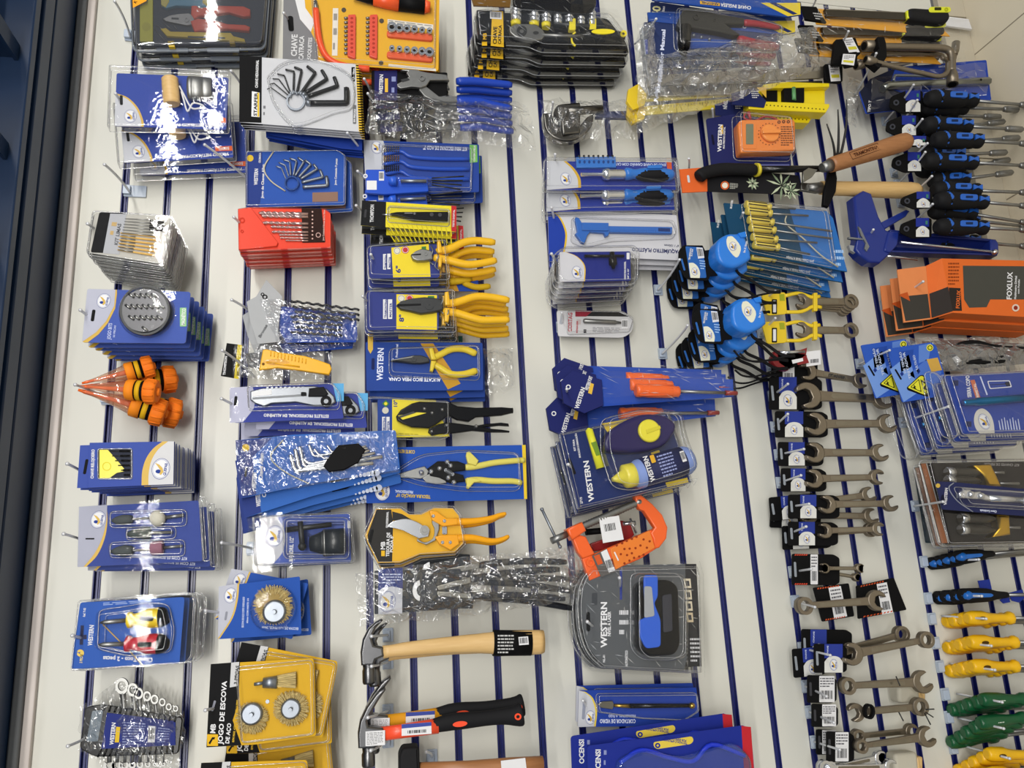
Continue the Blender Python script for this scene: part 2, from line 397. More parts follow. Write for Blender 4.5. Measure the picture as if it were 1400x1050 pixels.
# ---------------------------------------------------------------- the setting
def struct(o): o['kind'] = 'structure'; return o
class M3:
    s = 1
    def pt(s, a, b, w=0): return W(a, b, w)
m3 = M3()
PITCH0, PITCH = -0.4695, 0.08332
BX0, BX1 = ab(1180, 12)[1], 1.1            # extent of the slatted panel along the wall
A_TOP, A_BOT = ab(90, 400)[0], 1.622
A_FLOOR = 1.73
def slab(mb, a0, a1, b0, b1, w0, w1, m=None, bev=0): mb.prism(m3, [(a0, b0), (a1, b0), (a1, b1), (a0, b1)], w0, w1, m, bev); return mb
wall = MB('board')
edges = [PITCH0+PITCH*i for i in range(25)]
gw = .0070
prev = A_TOP
for e in edges:
    slab(wall, prev, e-gw, BX0, BX1, -.015, 0, bev=.0012); prev = e+gw
slab(wall, prev, A_BOT, BX0, BX1, -.015, 0, bev=.0012)
slab(wall, A_TOP, A_BOT, BX0-1.6, BX0-.001, -.015, 0)
slab(wall, -1.6, 3.4, -3.6, 2.6, -.06, -.0155)
struct(wall.build('wall_back'))
for i, e in enumerate(edges):
    t = MB('groove'); slab(t, e-gw+.0003, e+gw-.0003, BX0+.001, BX1-.001, -.0145, -.009)
    slab(t, e-gw+.0003, e-gw+.0022, BX0+.001, BX1-.001, -.009, .0008, bev=.0004); slab(t, e+gw-.0022, e+gw-.0003, BX0+.001, BX1-.001, -.009, .0008, bev=.0004)
    slab(t, e-.0008, e+.0008, BX0+.001, BX1-.001, -.009, -.006)
    struct(t.build('trim_%d' % (i+1)))
def mk_tile(name, col, grout, sx):
    m = mk(name, col, .35, 0, .05, 6); nt = m.node_tree; N = nt.nodes; Lk = nt.links
    tc = N.new('ShaderNodeTexCoord'); br = N.new('ShaderNodeTexBrick'); br.offset = 0; br.inputs['Scale'].default_value = 1
    br.inputs['Brick Width'].default_value = sx; br.inputs['Row Height'].default_value = sx; br.inputs['Mortar Size'].default_value = .002
    br.inputs['Color1'].default_value = lin(col); br.inputs['Color2'].default_value = lin(col); br.inputs['Mortar'].default_value = lin(grout)
    Lk.new(tc.outputs['Object'], br.inputs['Vector']); Lk.new(br.outputs['Color'], N['Principled BSDF'].inputs['Base Color'])
mk_tile('tile', 'D2C8B2', '857C6A', .45)
mk('skirting', 'BDB4A0', .35, 0, .05, 8)
fl = MB('tile'); slab(fl, A_FLOOR, A_FLOOR+.05, -3.6, 2.6, -.06, 4.0); struct(fl.build('floor'))
bb = MB('skirting')
for k in range(-9, 6): slab(bb, A_BOT+.022, A_FLOOR, k*.45-.12, k*.45+.327, -.0155, .004, bev=.0012)
struct(bb.build('baseboard_back'))
pb = MB('board'); slab(pb, A_BOT+.001, A_BOT+.021, -3.6, 2.6, -.0155, -.012, 'grey_strip'); struct(pb.build('trim_26'))
# pale angle piece lying along the panel foot at the far right
q = MB('white'); f0 = Pix(.02); q.prism(f0, [(1288, 24), (1322, 28), (1327, 42), (1292, 37)], 0, 4, 'white', .5); struct(q.build('trim_27'))
# head of the wall: pale strip, grey strip, navy steel soffit and joists
at = lambda x, w=0: ab(x, 525, w)[0]
s1 = MB('pale_strip'); slab(s1, at(76), at(88), -3, 2.2, -.015, .012, bev=.002); struct(s1.build('trim_28'))
s2 = MB('grey_strip'); slab(s2, at(62), at(76)-.0005, -3, 2.2, -.015, .02, bev=.003); struct(s2.build('trim_29'))
a0 = at(62)
st = MB('navy_steel')
slab(st, a0-.10, a0-.0005, -3, 2.2, -.015, .118, bev=.003)
slab(st, a0-.10, a0-.010, -3, 2.2, .1185, .122)
slab(st, a0-.10, a0-.002, -3, 2.2, .1225, .165, bev=.003)
slab(st, a0-.12, a0-.030, -3, 2.2, .1655, .178, 'navy_dark')
slab(st, a0-.10, a0-.004, -3, 2.2, .1785, .20, bev=.003)
struct(st.build('trim_30'))
jo = MB('navy_steel')
for k in range(-12, 10):
    b = k*.205+.03; 
    slab(jo, a0-.085, a0-.03, b, b+.022, .2005, .42, 'navy_steel', .003)
    slab(jo, a0-.03, a0-.024, b-.006, b+.028, .2005, .42, 'navy_steel')
slab(jo, a0-.11, a0-.086, -3, 2.2, .2005, .42, 'navy_dark')
struct(jo.build('trim_31'))
# ---------------------------------------------------------------- reading aids and shared parts
def zz(tx, ty):
    k = 4.0 if ty < 3 else 3.977; ox, oy = tx*350, (0, 262, 524, 786)[ty]
    def g(*c): return [(ox+c[i]/k, oy+c[i+1]/k) for i in range(0, len(c), 2)]
    return g
def one(g, x, y): return g(x, y)[0]
def cardpart(t, f, poly, th=1.2, m='blue', name='card', extra=None, label=None, bev=0):
    mb = MB(m).prism(f, poly, -th, 0, bev=bev)
    if extra: extra(mb)
    return mb.build(name, t, label)
def shell(t, f, poly, h, m='film', bev=None, name='blister', flange=None):
    mb = MB(m).prism(f, poly, .2, h, bev=bev or min(h*.8, 4), bottom=False, step=3, smooth=True)
    if flange:
        mb.prism(f, flange, .15, .6)
    return mb.build(name, t)
def slot(mb, f, cx, cy, w=3, l=14, ang=90, h=.3, m='black'):
    """punched hanging slot, seen as the dark opening"""
    L = Loc(f, cx, cy, h, -math.radians(ang)); mb.flat(L, rrect(-l/2, -w/2, l/2, w/2, w/2), 0, m)
def scr(t, p0, p1, w, col, tip='flat', hl=.42, r=.06, name='', w1=None, grip=None, sr=.018, unit=None, parts=('handle', 'shaft'), hn=12):
    """screwdriver: handle from u=0 to hl, shaft to 1"""
    f = Ax(p0, p1, w, w1)
    h = MB(col).lathe(f, (0, 0, 0), (hl, 0, 0), [(0, r*.55), (.02, r*.8), (.1, r), (.45, r), (.7, r*.8), (.8, r*.55), (.86, r*.62), (.96, r*.62), (1, r*.4)], n=hn)
    hd = h.build(parts[0], t)
    if grip:
        g = MB(grip)
        for k in range(5):
            a = 2*math.pi*k/5; g.tube(f, [(hl*.08, r*.86*math.sin(a), r*.86*math.cos(a)), (hl*.62, r*.86*math.sin(a), r*.86*math.cos(a))], r*.28, n=6)
        g.build('grip', hd)
    s = MB('steel').tube(f, [(hl, 0, 0), (.93, 0, 0), (.97, 0, 0), (1, 0, 0)], [sr, sr, sr*1.3 if tip == 'flat' else sr, sr*.5], n=8)
    s.build(parts[1], t)
    return f
def wrench_poly(L, r0, r1, w0, w1, open0=True, open1=True, ang0=15, ang1=15, n=12):
    """outline of a spanner from head 0 (u=0) to head 1 (u=L); heads are discs, jaws cut out"""
    def head(cx, r, wn, op, ang, side):
        # side=-1 head at the left end; contour runs from the neck's one edge round the head to the other
        pts = []; a = math.asin(min(.95, wn/r)); s0 = a; s1 = 2*math.pi-a
        base = 0 if side < 0 else math.pi
        sl = r*.50
        jaw = math.pi+math.radians(ang)
        for i in range(n+1):
            t = s0+(s1-s0)*i/n
            if op and abs(t-jaw) < math.asin(.52): continue
            pts.append((t, r))
        out = []; done = False
        for t, rr in pts:
            if op and not done and t > jaw:
                j = math.asin(.52)
                for tt, q in ((jaw-j, 1.0), (None, 0), (jaw+j, 1.0)):
                    if tt is not None: out.append((rr*math.cos(tt), rr*math.sin(tt)))
                    else:
                        for (x, y) in ((-.05, -.52), (.22, -.30), (.22, .30), (-.05, .52)):
                            # local: x against the mouth direction
                            c, s_ = math.cos(jaw), math.sin(jaw)
                            X, Y_ = -x*rr, -y*rr
                            out.append((X*c-Y_*s_*-1 if False else X*c+Y_*s_, X*s_-Y_*c))
                done = True
            out.append((rr*math.cos(t), rr*math.sin(t)))
        return [(cx+(x if side < 0 else -x), (y if side < 0 else -y)) for x, y in out]
    A = head(r0, r0, w0, open0, ang0, -1); B = head(L-r1, r1, w1, open1, ang1, 1)
    return A+B
def combo(t, f, L, r0, r1, w0, w1, th, m='satin', ring0=False, ring1=False, name='shank', mark=True, parent=None, ang0=15, ang1=15):
    """spanner as one forged mesh: open jaws and/or ring ends"""
    mb = MB(m)
    def jaw(cx, r, ang, side):
        # open jaw: crescent made of a thick arc with two prongs
        a0 = math.radians(ang); h = math.radians(52)
        base = math.pi if side < 0 else 0
        c = base+a0*(1 if side < 0 else 1)
        out = [(cx+r*math.cos(c+h+(2*math.pi-2*h)*i/18)*(1.04), r*math.sin(c+h+(2*math.pi-2*h)*i/18)*.96) for i in range(19)]
        gx = .50*r
        def q(x, y): return (cx+x*math.cos(c)-y*math.sin(c), x*math.sin(c)+y*math.cos(c))
        inn = [q(r*.72, -gx*1.05), q(0, -gx), q(-r*.28, -gx*.5), q(-r*.28, gx*.5), q(0, gx), q(r*.72, gx*1.05)]
        return out+inn
    if ring0: mb.ring(f, r0, 0, r0*.62, r0, -th*.7, th*.7, n=24)
    else: mb.prism(f, jaw(r0, r0, ang0, -1), -th/2, th/2, bev=th*.2)
    if ring1: mb.ring(f, L-r1, 0, r1*.62, r1, -th*.7, th*.7, n=24)
    else: mb.prism(f, jaw(L-r1, r1, ang1, 1), -th/2, th/2, bev=th*.2)
    a, b = r0*1.55, L-r1*1.55
    mb.prism(f, [(a, -w0*1.25), (a+r0*.8, -w0), (b-r1*.8, -w1), (b, -w1*1.25), (b, w1*1.25), (b-r1*.8, w1), (a+r0*.8, w0), (a, w0*1.25)], -th*.38, th*.38, bev=th*.12)
    if mark:
        mb.prism(f, rrect(a+r0*1.3, -w0*.55, b-r1*1.3, w1*.55, w0*.4), th*.38, th*.42, '#m8F897C')
    return mb.build(name, parent if parent is not None else t)
# ================================================================ column nearest the navy beam
g = zz(0, 0)
# --- tool kit cases
def kit_case():
    f = Pix(.075, (270, 30)); t = thing('tool_kit_case', 'x', 'tool kit', 270, 30, .075)
    mb = MB('#3A4150'); mb.prism(f, rq([(181, -45), (366, -45), (356, 57), (186, 60)], 8), -9, -7)
    mb.text(f, 'KIT', 188, -30, 8, 'white'); mb.build('tray', t)
    c = MB('film_smoke'); c.prism(f, rq([(177, -48), (369, -48), (360, 60), (181, 63)], 9), -9, 1, bev=4, step=3, bottom=False); c.build('lid', t)
    r = MB('#g6F7680'); 
    r.tube(f, [(x, y, -9) for x, y in rq([(176, -48), (370, -48), (361, 62), (180, 65)], 9)]+[(176, -40, -9)], 1.6, n=6)
    r.prism(f, rrect(212, 61, 256, 66, 1), -10, -7); r.prism(f, rrect(282, 61, 326, 66, 1), -10, -7); r.build('rim', t)
    y = MB('#g D8D424'.replace(' ', '')); y.prism(f, rrect(190, -40, 208, 54, 1.5), -7, -4, bev=.6); y.flat(f, ell(199, 34, 6), -3.8, '#gC9C41E'); y.build('tape_strip', t)
    p = MB('steel'); p.prism(f, g(885, 95, 925, 75, 975, 66, 1030, 62, 1062, 80, 1062, 125, 1020, 130, 960, 118, 905, 108), -6, -3, bev=.8); p.ring(f, 254.5, 25, 1.5, 3.5, -3, -2.4)
    p.flat(f, g(935, 88, 975, 90, 975, 100, 935, 98), -2.9, 'dark_steel'); pl = p.build('plier_jaws', t)
    for q in (g(1045, 25, 1075, 22, 1085, 38, 1200, 25, 1330, 28, 1368, 45, 1368, 82, 1330, 86, 1250, 62, 1160, 75, 1085, 82, 1060, 98, 1042, 72), g(1040, 110, 1080, 95, 1170, 105, 1240, 125, 1340, 130, 1368, 142, 1360, 165, 1240, 152, 1160, 158, 1090, 160, 1062, 168, 1050, 140)):
        MB('#gF0532E').prism(f, q, -7, -1.5, bev=1.6, step=3).build('plier_handle', pl)
    u = MB('#gE6C81E'); u.prism(f, g(875, 150, 905, 145, 930, 165, 1260, 172, 1275, 190, 1335, 205, 1340, 222, 1255, 215, 1000, 195, 910, 190), -6.5, -2.5, bev=.8)
    u.flat(f, g(1025, 190, 1230, 198, 1230, 206, 1025, 200), -2.4, '#5A5A52'); u.build('utility_knife', t)
    b = MB('#g5FA0BE'); b.prism(f, g(880, -30, 1150, -30, 1150, 10, 1130, 35, 960, 25, 905, 40, 878, 20), -7, -1.5, bev=1.5, step=3)
    b.prism(f, g(878, -20, 920, -20, 925, 5, 905, 38, 880, 22), -6, -1, '#gD9CC62', bev=.8); b.prism(f, g(1110, -20, 1150, -20, 1150, 22, 1128, 30, 1105, 10), -6, -1, '#gD9CC62', bev=.8); b.build('screwdriver_handle', t)
    for a, q in enumerate((g(845, 125, 905, 160), g(835, 140, 900, 215), g(885, 110, 935, 150), g(940, 120, 965, 150))):
        MB('steel').tube(f, [(q[0][0], q[0][1], -4), (q[1][0], q[1][1], -4)], .5, n=5).build('needle_file', t)
    for q in (g(915, 220, 950, 220, 955, 252, 922, 252), g(1252, 214, 1282, 214, 1284, 236, 1255, 236)): MB('#gD9B82A').prism(f, q, -8, -1, bev=.5).build('clip', t)
    o = MB('#F0A020'); o.flat(f, g(722, -60, 802, -60, 802, 8, 728, 46), 1.1); o.textfit(f, 'K', 186, 6, 4, 4, 'black', 60, 1.2); o.build('price_sticker', t)
    return t
t = kit_case(); stack(t, 'grey clear-lidded tool kit case with red pliers', 3, .026, (.003, .5), da=.004, group='tool kit cases on the top left hook', skip=('price_sticker',))
hook((157, 2), (178, 50), .125, 'chrome hook at the upper left carrying the red plier kit cases')
# --- plumb bobs
def plumb():
    f = Pix(.115, (230, 135)); t = thing('plumb_bob_pack', 'x', 'blister pack', 230, 135, .115)
    c = MB('blue').prism(f, rq(g(628, 380, 1245, 405, 1232, 692, 618, 672), 3), -9.5, -8.5)
    c.flat(f, g(618, 672, 622, 490)+spl(g(622, 490, 690, 515, 745, 570, 775, 640, 778, 676), 4), -8.2, 'gold')
    c.flat(f, g(618, 672, 622, 498)+spl(g(622, 498, 685, 523, 735, 575, 762, 640, 764, 675), 4), -8.0, '#C4C6CE')
    c.logo(f, *one(g, 705, 618), 10, 90, -7.8)
    c.textfit(f, 'PRUMO METÁLICO PAREDE', *one(g, 1206, 662), 79, 4.2, 'white', 179, -8)
    c.flat(f, g(1135, 625, 1232, 628, 1232, 655, 1135, 650), -8.0, '#E0622A'); c.textfit(f, '500G', *one(g, 1215, 632), 15, 4, 'white', 180, -7.8)
    slot(c, f, *one(g, 655, 530), 4, 16, 90, -7.9); c.build('card', t)
    w = MB('wood'); w.lathe(f, g(930, 430)[0]+(2,), g(942, 575)[0]+(2,), [(0, 10), (.04, 11.6), (.1, 11.8), (.14, 11.3), (.2, 11.8), (.5, 11.8), (.8, 11.8), (.85, 11.2), (.9, 11.8), (1, 10.5)], n=22, flat=.8); w.build('wooden_block', t)
    s = MB('steel'); s.lathe(f, g(1030, 490)[0]+(3,), g(1165, 495)[0]+(3,), [(0, 17), (.03, 19), (.2, 19.5), (.22, 18.7), (.26, 19.5), (.62, 19), (.64, 18), (.7, 18.8), (.95, 17.5), (1, 16)], n=26, flat=.6); s.build('metal_weight', t)
    r = MB('white'); q = spl([one(g, 985, 480)+(4,), one(g, 1010, 530)+(6,), one(g, 1050, 600)+(5,), one(g, 1095, 600)+(4,), one(g, 1115, 585)+(3,), one(g, 1060, 575)+(5,), one(g, 1030, 620)+(5,), one(g, 1010, 560)+(6,), one(g, 995, 510)+(4,)], 5)
    r.tube(f, q, 1.3, n=6); r.build('string', t)
    p = MB('film'); p.prism(f, rq(g(600, 365, 1258, 395, 1248, 715, 590, 705), 3), -8, 8, bev=4, step=3, bottom=False)
    p.prism(f, rq(g(600, 365, 1258, 395, 1248, 715, 590, 705), 3), -9, -7.6); p.build('blister', t)
    return t
t = plumb(); stack(t, 'blue plumb bob blister with wooden block and metal weight', 3, .036, offs=[(.006, .052, 5), (.03, .062, 3)], group='plumb bob packs')
hook((158, 128), (172, 165), .125, 'chrome hook through the plumb bob pack with the wooden block', plate=False)
hook((143, 225), (177, 262), .15, 'bare chrome hook with clear bracket under the plumb bob packs', big=True)
# --- needle files in clear cases
g = zz(0, 1)
def needle():
    f = Pix(.165, (180, 320)); t = thing('needle_file_box', 'x', 'file set', 180, 320, .165)
    c = MB('#B9B7B0').prism(f, rq(g(515, 108, 935, 135, 880, 392, 480, 330), 5), -4, -3)
    c.flat(f, rq(g(540, 108, 680, 112, 640, 335, 492, 328), 3), -2.8, 'black'); c.flat(f, g(600, 115, 690, 118, 650, 340, 560, 332), -2.6, '#AEB0B6')
    c.text(f, 'KIT LIMAS', *one(g, 640, 290), 5, '#55565A', 80, -2.4); c.lines(f, g(612, 150, 640, 152, 622, 250, 596, 245), 2, '#C9A86A', -2.3)
    slot(c, f, *one(g, 556, 215), 4, 22, 75, -2.3); c.build('card', t)
    h = MB('#E0B565')
    for i in range(6):
        q = mixq(g(660, 215, 870, 235, 860, 360, 640, 325), 0, (i+.5)/6); r = mixq(g(660, 215, 870, 235, 860, 360, 640, 325), 1, (i+.5)/6)
        h.tube(f, [q+(-1,), r+(-1,)], [.9, 1.9], n=6)
    h.build('wooden_handles', t)
    s = MB('steel')
    for i in range(12):
        Q = g(685, 140, 900, 150, 875, 360, 645, 325); q = mixq(Q, 0, (i+.5)/12); r = mixq(Q, .85 if i < 6 else .35, (i+.5)/12)
        s.tube(f, [q+(0,), r+(0,)], [.5, 1.1], n=5)
    s.build('files', t)
    s = MB('black')
    for i in range(5):
        Q = g(820, 160, 900, 168, 892, 225, 815, 220); s.tube(f, [mixq(Q, 0, i/5)+(0,), mixq(Q, 1, i/5)+(0,)], 1.2, n=6)
    s.build('file_tangs', t)
    p = MB('film'); P = rq(g(505, 102, 945, 130, 890, 402, 470, 340), 6); p.prism(f, P, -4.2, 2.5, bev=2, step=2, bottom=False); p.prism(f, inset(P, -1.2), -4.4, -3.4); p.build('clear_case', t)
    return t
t = needle(); stack(t, 'clear case of steel needle files on silver card', 14, .0105, (.001, .6), group='needle file sets packed along one hook')
hook((120, 306), (165, 345), .185, 'chrome hook through the needle file cases', plate=False)
# --- bits
def bits():
    f = Pix(.155, (185, 430)); t = thing('magnetic_bit_set', 'x', 'bit set', 185, 430, .155)
    c = MB('#3D56A8').prism(f, rq(g(478, 532, 1043, 548, 1015, 830, 450, 825), 4), -1, 0)
    c.flat(f, rq(g(478, 532, 640, 537, 640, 560, 630, 640, 590, 720, 540, 780, 480, 825, 450, 825), [3, 0, 0, 0, 0, 0, 0, 3]), .3, 'gold')
    c.flat(f, rq(g(478, 532, 632, 537, 625, 625, 580, 710, 525, 770, 460, 815, 450, 820), [3, 0, 0, 0, 0, 0, 0]), .5, '#B4B6C6')
    c.logo(f, *one(g, 568, 598), 11, 80, .7); slot(c, f, *one(g, 510, 678), 4.5, 18, 86, .8)
    c.textfit(f, 'JOGO BITS', *one(g, 605, 808), 22, 5, '#B9C2E6', 84, .5); c.textfit(f, '10 PEÇAS', *one(g, 628, 800), 17, 2.6, '#B9C2E6', 84, .5)
    c.flat(f, rrect(*one(g, 984, 635), *one(g, 1020, 738), 1), .5, '#8FC08A'); c.textfit(f, 'MAGNÉTICO', *one(g, 1010, 732), 23, 5, 'white', 86, .7); c.build('card', t)
    cx, cy = one(g, 805, 665)
    d = MB('#m4A4A4C'); d.lathe(f, (cx, cy, 1), (cx, cy, 14), [(0, 35), (.2, 36), (.8, 35), (1, 33)], n=40); d.build('round_holder', t)
    b = MB('#mA8A8A6')
    for i in range(4):
        for j in range(7):
            x = cx-26+j*7.6+((i % 2)*3); y = cy-24+i*15
            if math.hypot(x-cx, y+5-cy) < 27: b.tube(f, [(x-3, y+2, 15), (x+4, y+7, 15)], 1.9, n=6)
    b.ring(f, cx, cy, 31, 34, 13.5, 14.4, 'dark_steel', 40)
    b.build('bits', t)
    p = MB('film'); p.lathe(f, (cx, cy, .5), (cx, cy, 18), [(0, 39), (.1, 36.5), (.85, 35.5), (.96, 33), (1, 28)], n=40); p.prism(f, rq(g(475, 530, 1046, 545, 1018, 833, 447, 828), 5), .1, .5); p.build('blister', t)
    return t
t = bits(); stack(t, 'blue magnetic bit card with round black bit holder', 6, .026, (.002, .5), da=.0035, group='magnetic bit cards on one hook')
hook((110, 424), (160, 470), .175, 'chrome hook through the magnetic bit cards', plate=False)
# --- orange pouring tubes
def cone_tube(i, base, cap, w0, w1, q=.84):
    t = thing('powder_tube', 'x', 'tube', *cap, w1)
    f = Ax(base, cap, w0, w1)
    MB('film_orange').lathe(f, (.02, 0, 0), (.62, 0, 0), [(0, 0.012), (.3, 0.037), (.7, 0.082), (1, 0.127)], n=14).build('clear_cone', t)
    MB('orange').lathe(f, (0, 0, 0), (.60, 0, 0), [(0, 0.016), (.12, 0.023), (.3, 0.016), (1, 0.041)], n=10).build('nozzle', t)
    s = MB('#F08A20'); s.lathe(f, (.6, 0, 0), (.72, 0, 0), [(0, 0.130), (.1, 0.141), (1, 0.146)], n=20); s.build('collar', t)
    s = MB('black'); s.lathe(f, (.70, 0, 0), (.86, 0, 0), [(0, 0.133), (1, 0.138)], n=20); s.lathe(f, (.74, 0, .004), (.80, 0, .004), [(0, 0.138), (1, 0.139)], '#D9A818', 20); s.build('label_band', t)
    c = MB('#F07A1E'); c.lathe(f, (.84, 0, 0), (1.0, 0, 0), [(0, 0.156), (.1, 0.168), (.75, 0.164), (.9, 0.156), (1, 0.131)], n=22)
    for k in range(11): a = k/11*2*math.pi; c.tube(f, [(.86, .165*math.sin(a), .165*math.cos(a)), (.985, .157*math.sin(a), .157*math.cos(a))], .013, n=5)
    c.lathe(f, (.99, 0, 0), (1.03, 0, 0), [(0, 0.074), (1, 0.041)], n=14); c.build('cap', t)
    return t
P = [((112, 524), (210, 500), .12, .10), ((109, 528), (216, 536), .12, .13), ((107, 533), (226, 566), .12, .09), ((116, 528), (240, 518), .10, .045), ((114, 536), (246, 567), .10, .045)]
L = ['orange capped clear cone tube, topmost front one', 'orange capped clear cone tube in the middle of the bunch', 'orange capped clear cone tube, lowest front one showing its black band', 'orange capped cone tube peeking out behind at the upper right of the bunch', 'orange capped cone tube peeking out behind at the lower right of the bunch']
for i, (b, c, w0, w1) in enumerate(P):
    cone_tube(i, b, c, w0, w1)['label'] = L[i]
for o in [o for o in bpy.data.objects if o.name.startswith('powder_tube')]: o['group'] = 'orange capped cone tubes'
hook((103, 526), (147, 545), .15, 'chrome hook carrying the orange capped cone tubes')
# --- watchmaker screwdrivers
g = zz(0, 2)
def relo():
    f = Pix(.16, (180, 635)); t = thing('screwdriver_box', 'x', 'box', 180, 635, .16)
    Q = g(490, 325, 952, 318, 948, 552, 480, 572)
    mb = MB('#3A4FA0').prism(f, Q, -6.5, 0, bev=.3)
    mb.prism(f, g(435, 338, 492, 336, 484, 572, 418, 572), -3.2, -2.4)
    A = spl(g(890, 318, 840, 355, 800, 410, 778, 480, 774, 558), 4)
    mb.flat(f, A+g(948, 552, 952, 318), .3, 'gold'); B = spl(g(920, 318, 868, 360, 830, 420, 814, 490, 812, 557), 4); mb.flat(f, B+g(948, 552, 952, 318), .5, '#CFCFD2')
    mb.logo(f, *one(g, 880, 468), 15, 86, .7); mb.textfit(f, 'CHAVE RELOJOEIRO', *one(g, 512, 522), 40, 4.2, 'white', 88, .4)
    mb.flat(f, rrect(*one(g, 538, 360), *one(g, 722, 522), 3), .3, '#23283A'); slot(mb, f, *one(g, 466, 455), 4, 22, 86, -2)
    mb.build('carton', t)
    y = MB('#gE8DE3C').prism(f, g(545, 364, 590, 364, 640, 420, 690, 480, 640, 490, 600, 518, 545, 520), .4, .9); y.ring(f, *one(g, 585, 455), 5, 6, .9, 1.1, '#D8C920'); y.build('inner_sheet', t)
    s = MB('dark_steel')
    for k in range(6):
        yy = 372+k*26; s.tube(f, [one(g, 600+k*16, yy)+(1.4,), one(g, 718, yy)+(1.4,)], .9, n=6); s.tube(f, [one(g, 655+k*5, yy)+(1.6,), one(g, 712, yy)+(1.6,)], 1.8, 'black', 6)
    s.build('small_screwdrivers', t)
    MB('film_clear').prism(f, rrect(*one(g, 536, 358), *one(g, 724, 524), 3), .6, 3.0, bev=1, bottom=False).build('window', t)
    return t
t = relo(); stack(t, 'blue carton of watchmaker screwdrivers with a yellow window', 9, .0165, (.0015, .8), da=.0012, group='watchmaker screwdriver cartons on one hook')
hook((92, 634), (133, 660), .185, 'chrome hook through the watchmaker screwdriver cartons', plate=False)
# --- mounted points
def points():
    f = Pix(.125, (195, 728)); t = thing('grinding_point_pack', 'x', 'blister pack', 195, 728, .125)
    c = MB('#34468F').prism(f, rq(g(430, 675, 1085, 640, 1105, 972, 422, 1005), 3), -3, -2)
    A = spl(g(582, 666, 585, 760, 570, 850, 530, 940, 470, 1003), 4)
    c.flat(f, g(422, 1005, 430, 675)+A, -1.8, 'gold'); B = spl(g(585, 664, 578, 760, 555, 850, 515, 930, 455, 1003), 4); c.flat(f, g(422, 1005, 430, 675)+B, -1.6, '#A9ABBC')
    c.logo(f, *one(g, 535, 745), 12, 86, -1.4); c.textfit(f, 'KIT COM 05 PONTAS MONTADAS', *one(g, 1022, 952), 79, 4, '#C9CEE4', 177, -1.7)
    slot(c, f, *one(g, 490, 850), 2, 12, 0, -1.3); c.build('card', t)
    def rod(x0, y0, x1, y1, hm, hp, pos, r=1.6):
        A, B = one(g, x0, y0)+(3,), one(g, x1, y1)+(3,)
        m = MB('steel').tube(f, [A, B], r, n=8); hd = m.build('shank', t)
        if hm: MB(hm).lathe(f, A, B, hp, n=16).build('abrasive_head', hd)
    rod(615, 752, 820, 738, '#r4A4F50', [(0, 2), (.12, 5.5), (.3, 7.6), (.48, 6.6), (.55, 5)], 0); rod(905, 735, 1008, 722, None, None, 0, 2.8)
    MB('#rC9C6B8').ball(f, one(g, 865, 740)+(4,), 11, n=20, k=12).build('ball_stone', t)
    rod(700, 825, 945, 815, '#r454C4A', [(0, 3), (.12, 6), (.4, 8.6), (.5, 8.4), (.52, 4)], 0, 2.4)
    rod(610, 920, 830, 910, '#r4A4F50', [(0, 2), (.14, 6), (.32, 8.4), (.5, 7), (.55, 5)], 0); rod(890, 900, 1000, 890, None, None, 0, 2.2)
    MB('#r8D6474').lathe(f, one(g, 828, 905)+(3,), one(g, 895, 898)+(3,), [(0, 8.5), (.1, 9.8), (.9, 9.8), (1, 8.5)], n=20).build('pink_stone', t)
    p = MB('film'); P = rq(g(425, 672, 1105, 615, 1132, 975, 420, 1008), 4); p.prism(f, P, -2.2, -1.4)
    for q in (g(600, 700, 1020, 690, 1020, 780, 600, 790), g(690, 790, 960, 780, 960, 850, 690, 860), g(600, 870, 1010, 855, 1010, 945, 600, 955), g(1088, 625, 1128, 620, 1150, 970, 1110, 975)): p.prism(f, rq(q, 7), -1.5, 11, bev=5, step=3, bottom=False)
    p.build('blister', t); return t
t = points(); stack(t, 'blue card of five mounted grinding points', 3, .025, offs=[(.010, .008, -1), (.016, .012, -2.5)], group='grinding point packs')
hook((87, 730), (128, 745), .16, 'chrome hook through the grinding point packs', plate=False)
